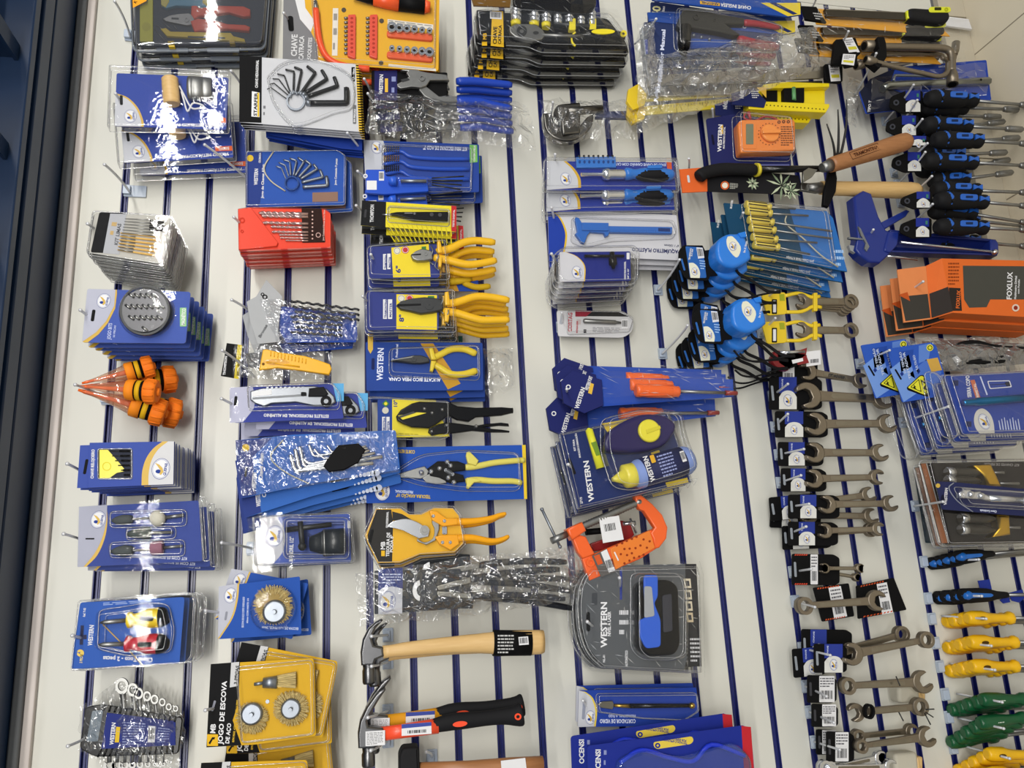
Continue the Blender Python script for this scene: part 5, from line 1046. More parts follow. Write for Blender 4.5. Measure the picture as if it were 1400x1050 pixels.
# --- pruning shears
def pruner():
    f = Pix(.11, (595, 735)); t = thing('pruning_shears_pack', 'x', 'pruning shears', 595, 735, .11)
    P = g(585, 830, 650, 675, 790, 672, 840, 705, 900, 705, 970, 670, 1080, 672, 1120, 720, 1140, 830, 1145, 880, 1090, 935, 900, 945, 790, 990, 660, 992, 600, 870)
    c = MB('#DDAA24').prism(f, inset(P, 2.5), -3, -2); c.flat(f, g(610, 830, 660, 690, 740, 690, 750, 760, 745, 975, 670, 975, 615, 870), -1.8, '#2A2826'); c.textfit(f, 'TESOURA DE', *one(g, 728, 948), 33, 4.4, 'white', 88, -1.5); c.textfit(f, 'PODA 8"', *one(g, 748, 925), 24, 4, 'white', 88, -1.5); c.textfit(f, 'MB', *one(g, 705, 910), 11, 6, 'white', 88, -1.5); c.flat(f, g(685, 915, 705, 915, 705, 945, 685, 945), -1.6, '#E0B020'); c.textfit(f, 'PROFISSIONAL', *one(g, 722, 790), 22, 3, 'white', 88, -1.5); slot(c, f, *one(g, 630, 835), 4, 18, 80, -1.4)
    c.flat(f, g(745, 700, 800, 715, 850, 745, 748, 750), -1.7, '#2A2826'); c.build('card', t)
    b = MB('chrome'); b.prism(f, spl(g(712, 785, 750, 755, 820, 742, 880, 760, 920, 785), 3)+g(950, 800, 940, 840, 890, 850, 850, 830, 800, 805, 760, 795), 2, 5, bev=.8); b.build('blade', t)
    s = MB('steel'); s.prism(f, spl(g(880, 850, 920, 870, 965, 850, 975, 800, 960, 760, 975, 720), 3)+g(1000, 740, 1000, 800, 980, 860, 930, 885, 880, 865), 1, 4, bev=.8); s.ring(f, *one(g, 918, 805), 2, 6.5, 4, 7.5, n=20); s.lathe(f, one(g, 918, 805)+(4,), one(g, 918, 805)+(9,), [(0, 3.5), (1, 3)], n=12); s.build('hook_blade', t)
    for y in (728, 755): MB('chrome').lathe(f, one(g, 968 if y < 740 else 1028, y)+(2,), one(g, 968 if y < 740 else 1028, y)+(7,), [(0, 3), (.7, 3), (1, 1.5)], n=12).build('screw', t)
    for x in (1018, 1060): MB('chrome').lathe(f, one(g, x, 872)+(2,), one(g, x, 870)+(7,), [(0, 3), (.7, 3), (1, 1.5)], n=12).build('screw', t)
    m = MB('#gE9A012'); m.prism(f, g(945, 700, 985, 700, 1040, 740, 1100, 738, 1100, 775, 1020, 785, 960, 750), 0, 6, bev=1.5); m.prism(f, g(975, 840, 1020, 830, 1100, 828, 1110, 880, 1060, 915, 1000, 880), 0, 6, bev=1.5); m.build('handle_roots', t)
    handle(t, f, [one(g, 1060, 758), one(g, 1180, 755), one(g, 1280, 740), one(g, 1330, 722), one(g, 1368, 712)], (5.4, 2.6), '#gE9A012'); handle(t, f, [one(g, 1080, 850), one(g, 1180, 845), one(g, 1280, 862), one(g, 1340, 855), one(g, 1384, 835)], (5.4, 2.6), '#gE9A012')
    k = MB('zinc')
    for q in range(6): k.ring(f, *one(g, 1030, 790+q*6), 1.6, 3.4, 1+q*.1, 2+q*.1, n=10, ry=.5)
    k.build('spring', t)
    p = MB('film'); p.prism(f, P, -2, 8, bev=5, step=3, bottom=False); p.prism(f, inset(P, -2.5), -2.6, -1.8)
    p.build('blister', t); return t
t = pruner(); stack(t, 'orange handled pruning shears in shaped blister', 2, .026, offs=[(.004, .006, 2)], group='orange pruning shears')
# --- tower pincers in bags
g = zz(1, 3)
def pincer(w, at, dx=0):
    f = Pix(w, at); t = thing('pincers_pack', 'x', 'pincers', *at, w)
    c = MB('#26292E').prism(f, rq([(512, 780), (630, 778), (632, 832), (512, 840)], 2), -2, -1); c.flat(f, g(665, -30, 798, -40, 795, 210, 665, 215), -.8, '#C9CBD4'); c.flat(f, g(665, -30, 798, -40, 798, 75, 740, 62, 690, 70, 665, 90), -.7, '#22347E'); c.logo(f, *one(g, 715, 145), 13, 88, -.5); c.lines(f, g(685, -10, 790, -10, 790, 50, 685, 50), 4, '#B8C0E0', -.5); c.build('card', t)
    j = MB('#mE6E6E6'); j.ring(f, *one(g, 895, 85), 6, 11.5, 1, 7, n=18, a0=math.radians(100), a1=math.radians(260), ry=1.25); j.build('cutting_jaws', t)
    s = MB('dark_steel'); s.prism(f, g(905, 30, 940, 25, 985, 60, 985, 110, 950, 145, 905, 150, 925, 90), 0, 6, bev=1.2); s.prism(f, g(980, 60, 1165, 10, 1165, 45, 990, 85), 0, 5, '#m9A978E', 1); s.prism(f, g(980, 88, 1165, 100, 1165, 130, 985, 115), 0, 5, '#m9A978E', 1); s.build('head', t)
    handle(t, f, [one(g, 1160, 28), one(g, 1290, 0), one(g, 1450, -20), one(g, 1650, -30)], (5, 4.5), '#g1E2026'); handle(t, f, [one(g, 1160, 115), one(g, 1290, 112), one(g, 1450, 112), one(g, 1680, 130)], (5, 4.5), '#g1E2026'); return t
t = pincer(.10, (600, 808)); stack(t, 'bagged black handled pincers with white tipped jaws', 3, .022, offs=[(.02, -.03, -4), (.03, .0, -5)], group='bagged pincers')
f = Pix(.12, (640, 805)); o = MB('bag').bag(f, [(487, 782), (800, 745), (815, 820), (492, 858)], 18, 7, 8, seed=41, base=-3).build('plastic_bag'); tag(o, 'crumpled clear bag over the pincers, right of the wire cup brush', 'plastic bag')
o = MB('bag_dense').bag(Pix(.07, (690, 790)), [(640, 762), (790, 748), (795, 812), (640, 822)], 9, 5, 8, seed=42).build('plastic_bag'); tag(o, 'grey crumpled bag around the pincer handles left of the orange clamp', 'plastic bag')
# --- hammers
def hammer(kind, w, at):
    f = Pix(w, at); t = thing('claw_hammer', 'x', 'hammer', *at, w); m = MB('#m6E6E70')
    if kind == 'wood':
        m.prism(f, g(682, 238, 690, 245, 650, 290, 628, 340, 640, 380, 690, 392, 695, 440, 650, 460, 640, 490, 572, 490, 568, 420, 580, 350, 610, 290, 650, 255), -8, 8, bev=3, step=3)
        m.lathe(f, one(g, 612, 480)+(0,), one(g, 615, 592)+(0,), [(0, 8), (.25, 7.5), (.35, 8.5), (.9, 8.5), (1, 7.5)], n=16); m.build('head', t)
        h = MB('wood'); h.tube(f, spl([one(g, 690, 420)+(0,), one(g, 800, 405)+(0,), one(g, 1000, 385)+(0,), one(g, 1200, 372)+(0,), one(g, 1290, 370)+(0,), one(g, 1330, 370)+(0,), (736, 878, 0), (740, 878, 0)], 3), [8.5, 8, 8.2, 9, 9.5, 10, 10.5, 11, 12, 12.5, 13.5, 14, 15, 15.8, 16.3, 16.6, 16.8, 16.6, 16.2, 15.8, 15, 13], n=16, flat=.7); hd = h.build('handle', t)
        b = MB('black'); b.tube(f, [(674, 879, 0), (726, 879, 0)], [17.4, 17.0], n=18, flat=.72); b.barcode(f, [(706, 870), (719, 869), (720, 880), (707, 881)], 14, 8); b.lines(f, [(678, 866), (700, 866), (700, 893), (678, 893)], 6, '#B8B8B8', 14); b.build('label_sleeve', hd)
    else:
        m.prism(f, g(700, 605, 705, 622, 665, 680, 630, 740, 605, 790, 610, 820, 690, 828, 700, 900, 650, 930, 645, 940, 556, 938, 553, 860, 565, 790, 600, 715, 650, 645), -8, 8, bev=3, step=3)
        m.lathe(f, one(g, 610, 935)+(0,), one(g, 612, 1045)+(0,), [(0, 8), (.25, 7.5), (.35, 8.8), (.9, 8.8), (1, 7.5)], n=16); m.prism(f, g(595, 845, 700, 838, 700, 918, 595, 924), 8, 8.4, 'white'); m.lines(f, g(602, 850, 690, 845, 690, 912, 602, 918), 8, '#8A8A8C', 8.6); m.build('head', t)
        h = MB('#gF0502E'); h.tube(f, [one(g, 680, 865)+(0,), one(g, 790, 850)+(0,), one(g, 990, 820)+(0,)], [9, 9, 10], n=14, flat=.7); h.build('fibreglass_shaft', t, 'bright orange shaft')
        h = MB('#r151518'); h.tube(f, spl([one(g, 960, 822)+(0,), one(g, 1060, 800)+(0,), one(g, 1200, 785)+(0,), one(g, 1330, 770)+(0,), (705, 978, 0), (714, 976, 0)], 4), [9, 9.6, 10.2, 10.8, 11, 11.2, 11, 10.6, 10.2, 10, 10, 10.2, 10.6, 11.2, 12, 13, 14, 15, 15.5, 15.5, 14][:21], n=16, flat=.72); hd = h.build('rubber_grip', t)
        d = MB('#gF0502E'); L = Loc(f, *one(g, 1105, 805), 8, math.radians(-6)); d.prism(L, ell(0, 0, 10, 3.6, 16), -2, .4); d.ring(f, 706, 978, 2.4, 4.6, 9, 11.4, n=16); d.build('orange_inlay', hd)
        s = MB('white'); s.prism(f, g(790, 808, 950, 795, 952, 858, 790, 870), 6.6, 7.2); s.flat(f, g(790, 808, 950, 795, 951, 815, 790, 830), 7.4, '#3A4A9A'); s.barcode(f, g(815, 838, 935, 830, 935, 855, 815, 862), 7.4, 14, bg=None); s.build('sticker', t)
    return t
t = hammer('wood', .13, (600, 880)); stack(t, 'wooden handled claw hammer with black label sleeve', 2, .03, offs=[(.010, .006, 1.2)], group='wooden handled claw hammers')
t = hammer('grip', .13, (600, 980)); t['label'] = 'claw hammer with bright orange shaft and black rubber grip'
t2 = dup(t, 'claw hammer behind the orange shafted one, its shaft edge showing above', .01, -.012, -.035, -1)
for c in kids(t2):
    if c.name.startswith('fibreglass'):
        c.data = c.data.copy(); c.data.materials[0] = C('#D9961E'); c['label'] = 'yellow shaft'
    if c.name.startswith('sticker'): pass
t['group'] = t2['group'] = 'rubber gripped claw hammers'
for a, b_, n in (((508, 870), (530, 868), 'upper chrome hook holding the wooden hammers'), ((508, 911), (530, 905), 'lower chrome hook holding the wooden hammers'), ((503, 981), (530, 972), 'upper chrome hook holding the rubber gripped hammers'), ((507, 1026), (530, 1012), 'lower chrome hook holding the rubber gripped hammers')):
    hook(a, b_, .15, n)
t = thing('mallet', 'wooden handled black mallet cut off by the bottom edge', 'mallet', 570, 1035, .1); f = Pix(.1, (570, 1035))
MB('#r1A1A1C').prism(f, rq([(545, 1030), (550, 1020), (572, 1018), (573, 1050), (575, 1100), (545, 1100)], 4), -14, 14, bev=4, step=3).build('rubber_head', t)
h = MB('wood_dark').tube(f, [(572, 1052, 0), (640, 1050, 0), (700, 1048, 0), (742, 1046, 0)], [9, 9.5, 12, 12], n=14, flat=.8).build('handle', t); MB('white').prism(f, [(683, 1038), (716, 1034), (718, 1050), (684, 1052)], 9, 10.2).build('sticker', h)
hook((583, 1028), (590, 1034), .06, 'chrome hook and bracket above the mallet handle')
# ================================================================ middle: ratchet cases down to the laser level
g = zz(2, 0)
def ratchet_case():
    f = Pix(.12, (750, 50)); t = thing('ratchet_set_case', 'x', 'tool set', 750, 50, .12)
    b = MB('black_gloss'); P = rq([(648, 18), (690, 14), (832, 22), (858, 55), (862, 72), (740, 70), (722, 62), (652, 58)], 6); b.prism(f, P, -9, -3, bev=2); b.build('tray', t)
    c = MB('black'); c.prism(f, [(652, 13), (690, 14), (692, 64), (650, 56)], -3, -1); c.flat(f, [(673, 14), (688, 15), (689, 64), (671, 62)], -.8, '#D9AE28'); c.barcode(f, [(670, 15), (686, 16), (686, 26), (670, 25)], -.6, 5); c.textfit(f, 'CHAVE', 679, 60, 24, 5.2, 'black', 88, -.5); c.textfit(f, 'CATRACA', 685, 60, 26, 4.2, 'black', 88, -.5); c.textfit(f, 'MB', 665, 54, 9, 5, '#E0B020', 88, -.5); c.flat(f, [(659, 57), (666, 57), (666, 62), (659, 62)], -.5, '#E0B020'); c.build('header_card', t)
    r = MB('steel'); r.prism(f, g(-20, 165, 20, 145, 75, 145, 130, 150, 165, 180, 180, 205, 160, 230, 110, 240, 60, 232, 10, 215, -15, 195), 0, 6, bev=1.5); r.ring(f, *one(g, 48, 188), 3, 7, 6, 7, 'dark_steel', n=18); r.flat(f, ell(*one(g, 125, 197), 4, 2.4), 6.3, 'dark_steel'); r.tube(f, [one(g, 160, 205)+(4,), one(g, 400, 210)+(4,)], [2.4, 2.2], n=8); rr = r.build('ratchet_head', t)
    h = MB('black_gloss'); h.tube(f, [one(g, 385, 205)+(4,), one(g, 420, 203)+(4,), one(g, 540, 203)+(4,), one(g, 610, 210)+(4,)], [4, 7, 7.4, 5], n=12); h.prism(f, ell(*one(g, 485, 203), 16, 3.6), 8, 11.6, '#gE6D42A', .6); h.ring(f, *one(g, 597, 210), 2, 4.4, 8, 10, '#gE6D42A', n=14); h.ring(f, *one(g, 355, 220), 7, 9, 1, 3, '#gE6D42A', n=14, ry=1.2, a0=1.9, a1=4.4); h.build('ratchet_handle', t)
    for i, (x, y, rx) in enumerate(((20, 90, 7.5), (120, 95, 7.2), (185, 100, 6.8), (248, 105, 6), (310, 100, 6), (375, 110, 5.6), (435, 112, 5.4))):
        a = one(g, x, y); s = MB('chrome'); s.lathe(f, (a[0], a[1]-10, 2), (a[0], a[1]+9, 2), [(0, rx*.8), (.05, rx), (.3, rx), (.32, rx*.86), (.38, rx), (.6, rx), (.62, rx*.86), (.68, rx*.98), (1, rx*.9)], n=14); k = s.build('socket', t)
        if i < 3: MB('#gE6D42A').lathe(f, (a[0], a[1]+8, 1), (a[0], a[1]+14, 1), [(0, rx*.95), (1, rx*.8)], n=12).build('socket_clip', k)
    e = MB('dark_steel'); e.tube(f, [one(g, 225, 140)+(3,), one(g, 500, 160)+(3,)], 2.8, n=8); x = e.build('extension_bar', t)
    for q in (325, 437): MB('#gE6D42A').prism(f, rrect(*one(g, q-18, 115), *one(g, q+18, 180), 2), 0, 6, bev=1).build('bar_clip', x)
    p = MB('film'); p.prism(f, P, -3, 10, bev=6, step=3, bottom=False); p.bag(f, [(648, 12), (840, 18), (868, 70), (650, 62)], 12, 4, 4, m='film', seed=5, base=9); p.build('shrink_film', t)
    return t
t = ratchet_case(); stack(t, 'black ratchet and socket tray with yellow clips', 5, .031, offs=[(.004, .008, 0), (.0, .016, 0), (-.004, .02, 0), (-.006, .022, 0)], group='black ratchet and socket trays', skip=('socket', 'extension_bar'))
t = thing('shrink_wrapped_case', 'shrink wrapped black case cut off by the top edge beside the groove', 'tool case', 760, 5, .14); f = Pix(.14, (760, 5))
MB('black_gloss').prism(f, rq([(700, -30), (810, -30), (817, 5), (806, 19), (702, 9)], 6), -16, 0, bev=3, step=3).build('case_body', t); MB('film').bag(f, [(645, -20), (810, -30), (815, 20), (645, 12)], 10, 4, 4, m='film', seed=6, base=1).build('shrink_film', t); MB('#6A4A12').prism(f, [(640, -20), (700, -20), (698, 8), (648, 6)], -4, -2).build('card', t)
# --- bench vice in a bag
t = thing('bagged_vise', 'small grey vise wrapped in clear crumpled plastic', 'vise', 800, 165, .05); f = Pix(.05, (800, 165))
m = MB('#m6E6C68'); m.prism(f, rq(g(245, 600, 360, 590, 360, 760, 260, 770), 3), 0, 14, bev=3); m.tube(f, [one(g, 240, 640)+(10,), one(g, 480, 620)+(10,)], [6, 5], n=12); m.prism(f, spl(g(160, 640, 180, 740, 260, 790, 350, 780, 420, 720, 440, 640), 4)+g(400, 660, 350, 720, 280, 730, 220, 690, 210, 640), -2, 10, bev=2); m.ring(f, *one(g, 255, 650), 4, 10, 8, 16, n=18); m.build('vise_body', t)
k = MB('#24305E').prism(f, g(455, 618, 700, 612, 700, 655, 455, 650), -2, 3).build('sleeve', t)
MB('bag').bag(f, g(150, 560, 690, 570, 685, 770, 160, 800), 12, 6, 9, seed=51, base=6).build('plastic_bag', t)
hook((756, 140), (746, 172), .09, 'chrome hook through the bagged grey vise')
# --- bit screwdriver blister
def bitdriver():
    f = Pix(.11, (835, 250)); t = thing('bit_screwdriver_pack', 'x', 'screwdriver set', 835, 250, .11)
    c = MB('#22348C').prism(f, rq([(748, 219), (921, 221), (925, 259), (748, 259)], 2), -3, -2); A = spl(g(300, 878, 345, 920, 375, 970, 380, 1022), 4); c.flat(f, [(748, 219)]+A+[(748, 259)], -1.8, 'gold'); c.flat(f, [(748, 219)]+[(x-4, y) for x, y in A]+[(748, 259)], -1.6, '#BFC1C8'); c.logo(f, *one(g, 296, 975), 8.5, 88, -1.4); c.textfit(f, 'JOGO DE CHAVE CANHÃO COM CATRACA', *one(g, 845, 892), 80, 3.6, '#C8D0EC', 179, -1.6); c.flat(f, g(848, 882, 875, 884, 878, 935, 852, 935), -1.6, '#C8502A'); c.build('card', t)
    b = MB('#g2F6FC0'); b.prism(f, g(350, 862, 565, 860, 568, 920, 352, 920), -2, 2, bev=.8)
    for q in range(8): b.flat(f, ell(*one(g, 368+q*26, 890), 1.7, 2.4, 8), 2.1, '#1B3F80')
    h = b.build('bit_rail', t); 
    for q in range(8): MB('dark_steel').tube(f, [one(g, 368+q*26, 870)+(1,), one(g, 366+q*26, 852)+(1,)], 1.4, n=6).build('bit', h)
    s = MB('chrome'); s.lathe(f, one(g, 372, 965)+(5,), one(g, 620, 965)+(5,), [(0, 2.4), (.45, 2.4), (.48, 6.5), (.58, 8), (.62, 6.6), (.9, 6.6), (.95, 5.5), (1, 5)], n=16); s.build('shaft', t)
    k = MB('#g2F6FC0'); k.lathe(f, one(g, 605, 962)+(5,), one(g, 880, 968)+(5,), [(0, 5), (.04, 8.2), (.12, 7.6), (.2, 6.2), (.4, 8.4), (.7, 9), (.92, 7.6), (1, 4)], n=16); h = k.build('handle', t); k = MB('#r151518'); k.lathe(f, one(g, 650, 968)+(5.6,), one(g, 855, 972)+(5.6,), [(0, 4), (.3, 8), (.7, 8.8), (1, 6)], n=16); k.prism(f, rq(g(720, 935, 800, 930, 800, 950, 720, 952), 2), 10, 14.8, '#g2F6FC0', .5); k.build('rubber_grip', h)
    p = MB('film'); p.prism(f, rq([(744, 218), (924, 219), (929, 262), (742, 262)], 4), -1.8, 10, bev=5, step=3, bottom=False); p.prism(f, rq([(742, 216), (926, 218), (931, 264), (740, 264)], 4), -3, -2.3); p.build('blister', t); return t
t = bitdriver(); stack(t, 'blue blister with black and blue bit screwdriver', 3, .022, offs=[(.002, .04, .5), (.006, .048, 1)], group='bit screwdriver blisters')
hook((759, 211), (752, 240), .13, 'chrome hook through the bit screwdriver blisters', plate=False)
# --- plastic caliper
g = zz(2, 1)
def caliper():
    f = Pix(.08, (840, 320)); t = thing('plastic_caliper_card', 'x', 'caliper', 840, 320, .08)
    c = MB('#C6C6CC').prism(f, rq([(749, 286), (925, 294), (931, 356), (750, 348)], 2), -1, 0); A = spl([(756, 287), (768, 300), (775, 318), (774, 335), (771, 349)], 4); c.flat(f, [(749, 286)]+A+[(750, 348)], .2, '#D9B42A'); c.flat(f, [(749, 286)]+[(x-2.5, y) for x, y in A]+[(750, 348)], .4, '#1F3C9C')
    c.textfit(f, 'PAQUÍMETRO PLÁSTICO', 930, 342, 66, 5, '#2A2F60', 177, .3); c.textfit(f, '6" / 150mm', 928, 335, 20, 3, '#55586A', 177, .3); c.build('card', t)
    b = MB('#g2A62B4'); b.prism(f, g(335, 160, 345, 150, 360, 155, 375, 180, 520, 182, 522, 198, 868, 203, 866, 240, 525, 232, 520, 250, 505, 255, 495, 235, 420, 230, 405, 250, 390, 292, 372, 285, 340, 240, 352, 230, 345, 190), 1, 6, bev=.8); b.prism(f, g(375, 183, 518, 185, 518, 228, 375, 224), 6, 8, bev=.4); b.flat(f, g(790, 210, 855, 212, 855, 230, 790, 228), 6.2, '#16306A')
    for q in range(26): b.flat(f, g(525+q*10, 220, 527+q*10, 220, 527+q*10, 228 if q % 5 else 234, 525+q*10, 228 if q % 5 else 234), 6.1, '#1A4890')
    b.build('caliper_body', t); p = MB('film'); p.prism(f, rq(g(325, 145, 870, 165, 895, 220, 880, 260, 540, 275, 400, 310, 320, 280), 5), .1, 9, bev=3, bottom=False); p.build('blister', t); return t
t = caliper(); stack(t, 'white card with blue plastic caliper', 3, .016, offs=[(.004, .008, .5), (.008, .014, 1)], group='plastic caliper cards')
hook((754, 284), (757, 328), .11, 'chrome hook through the plastic caliper cards', plate=False)
# --- chuck key blisters
def chuckkey():
    f = Pix(.14, (812, 375)); t = thing('chuck_key_pack', 'x', 'chuck key', 812, 375, .14)
    c = MB('#1D2878').prism(f, rq([(770, 343), (863, 342), (864, 382), (772, 384)], 2), -5, -4); A = spl([(775, 343), (790, 349), (801, 362), (801, 383)], 4); c.flat(f, [(766, 343)]+A+[(766, 384)], -3.8, '#D9B42A'); c.flat(f, [(766, 343)]+[(x-1.6, y) for x, y in A]+[(766, 384)], -3.6, '#C6C6CC'); c.logo(f, 790, 371, 8.5, 88, -3.4); c.textfit(f, 'CHAVE PARA MANDRIL', 857, 381, 25, 2.6, 'white', 90, -3.6); c.textfit(f, '3/8" A 1/2"', 861, 380, 14, 2, 'white', 90, -3.6); c.flat(f, rrect(858, 344, 862, 353, .5), -3.6, 'white'); c.build('card', t)
    k = MB('black_gloss'); k.tube(f, [(799, 350, 0), (853, 350, 0)], 2, n=8); k.lathe(f, (836, 346, 2), (838, 368, 2), [(0, 3.5), (.35, 3.5), (.4, 5.5), (.75, 5.5), (.8, 3), (1, 2)], n=14); k.build('chuck_key', t)
    p = MB('film'); P = rq([(757, 348), (770, 338), (866, 336), (874, 345), (873, 380), (866, 388), (770, 390), (758, 380)], 6); p.prism(f, P, -4.8, 8, bev=6, step=3, bottom=False); p.prism(f, inset(P, -1.6), -5.2, -4.4); p.build('blister', t); return t
t = chuckkey(); stack(t, 'clear blister with dark blue chuck key card', 5, .026, offs=[(.004, .004, .5), (.006, .007, 1), (.008, .008, 1.5), (.01, .010, 2)], group='chuck key blisters')
hook((754, 347), (762, 372), .17, 'chrome hook through the chuck key blisters', plate=False)
# --- Cortag
t = thing('glass_cutter_wheel_pack', 'white and red blister of a small steel cutter spindle', 'blister pack', 812, 443, .03); f = Pix(.03, (812, 443))
c = MB('#C9C9CC').prism(f, rq([(761, 425), (855, 427), (866, 440), (864, 454), (852, 462), (763, 460)], [3, 6, 6, 8, 10, 3]), -1, 1); c.flat(f, g(345, 650, 438, 655, 405, 685, 345, 685), 1.2, '#8E1F33'); c.flat(f, g(440, 655, 580, 660, 640, 685, 405, 683), 1.2, '#1B1B1F'); c.textfit(f, 'CORTAG', *one(g, 325, 768), 26, 5.5, '#B02038', 88, 1.3); c.textfit(f, 'MENSAGEM', *one(g, 358, 775), 16, 2.4, '#B02038', 88, 1.3); c.flat(f, rrect(*one(g, 352, 700), *one(g, 375, 728), 1), 1.2, '#BDAFAF')
c.lines(f, g(440, 740, 590, 745, 590, 775, 440, 770), 4, '#8A8A90', 1.3); c.barcode(f, g(598, 700, 632, 700, 632, 750, 598, 750), 1.3, 8); c.flat(f, g(390, 755, 405, 755, 405, 775, 390, 775), 1.3, '#2A2A30'); slot(c, f, *one(g, 270, 700), 4, 14, 75, 1.2, '#9FA3AC'); c.build('card', t)
m = MB('steel'); m.lathe(f, one(g, 385, 712)+(4,), one(g, 590, 722)+(4,), [(0, 2), (.03, 3.2), (.85, 3.0), (.88, 2), (1, 1.5)], n=12); m.build('cutter_spindle', t); MB('film').prism(f, rq(g(300, 655, 600, 660, 660, 700, 640, 770, 300, 785), 4), .9, 9, bev=3, bottom=False).build('blister', t)
hook((768, 428), (766, 448), .07, 'chrome hook through the white and red cutter spindle blister')
# --- orange handled screwdrivers
g = zz(2, 2)
def orange_sd():
    f = Pix(.11, (890, 530)); t = thing('orange_screwdriver_card', 'x', 'screwdriver', 890, 530, .11)
    c = MB('#2448A6').prism(f, rq([(785, 516), (1003, 518), (1004, 542), (787, 558)], 1), -3, -2); c.build('backing_card', t)
    k = MB('#1B2260').prism(f, [(766, 522), (782, 507), (822, 520), (824, 555), (798, 566), (770, 552)], -2, 3, bev=.6); k.textfit(f, 'WESTERN', 790, 560, 30, 6, 'white', 72, 3.3); k.textfit(f, 'WESTERN FORT', 803, 535, 20, 5, 'white', 72, 3.3); k.flat(f, [(806, 524), (811, 526), (808, 540), (803, 538)], 3.2, '#D9B040'); k.ring(f, 776, 530, 2, 3.4, 3, 3.6, 'white', n=12); k.build('header_card', t)
    for y in (-.5,):
        h = MB('#gE8662E'); h.lathe(f, one(g, 665, 45)+(6,), one(g, 905, 52)+(6,), [(0, 6), (.02, 8.6), (.1, 9), (.16, 8.3), (.3, 9), (.8, 8.6), (.92, 7), (.97, 7.4), (1, 5)], n=12)
        for q in range(6): h.tube(f, [(870, 537-7+q*2.6, 14-abs(q-2.5)), (915, 537-7+q*2.6, 14-abs(q-2.5))], .9, n=5)
        hd = h.build('handle', t); s = MB('steel'); s.tube(f, [one(g, 905, 50)+(6,), one(g, 1160, 58)+(6,)], 2.1, n=8); s.build('shaft', t); MB('#g8E2A26').tube(f, [one(g, 1155, 58)+(6,), one(g, 1218, 60)+(6,)], [3.4, 3], n=8).build('tip_cover', t)
    MB('film').bag(f, [(822, 518), (1003, 518), (1003, 548), (822, 554)], 9, 3, 3, m='film', seed=61, base=12).build('plastic_bag', t)
    return t
t = orange_sd(); stack(t, 'orange handled screwdriver bagged on blue card', 4, .018, offs=[(-.006, -.016, 0), (-.006, -.034, -1), (-.02, .038, 2)], group='orange handled screwdrivers')
hook((775, 532), (768, 545), .15, 'chrome hook through the orange screwdriver cards', plate=False)
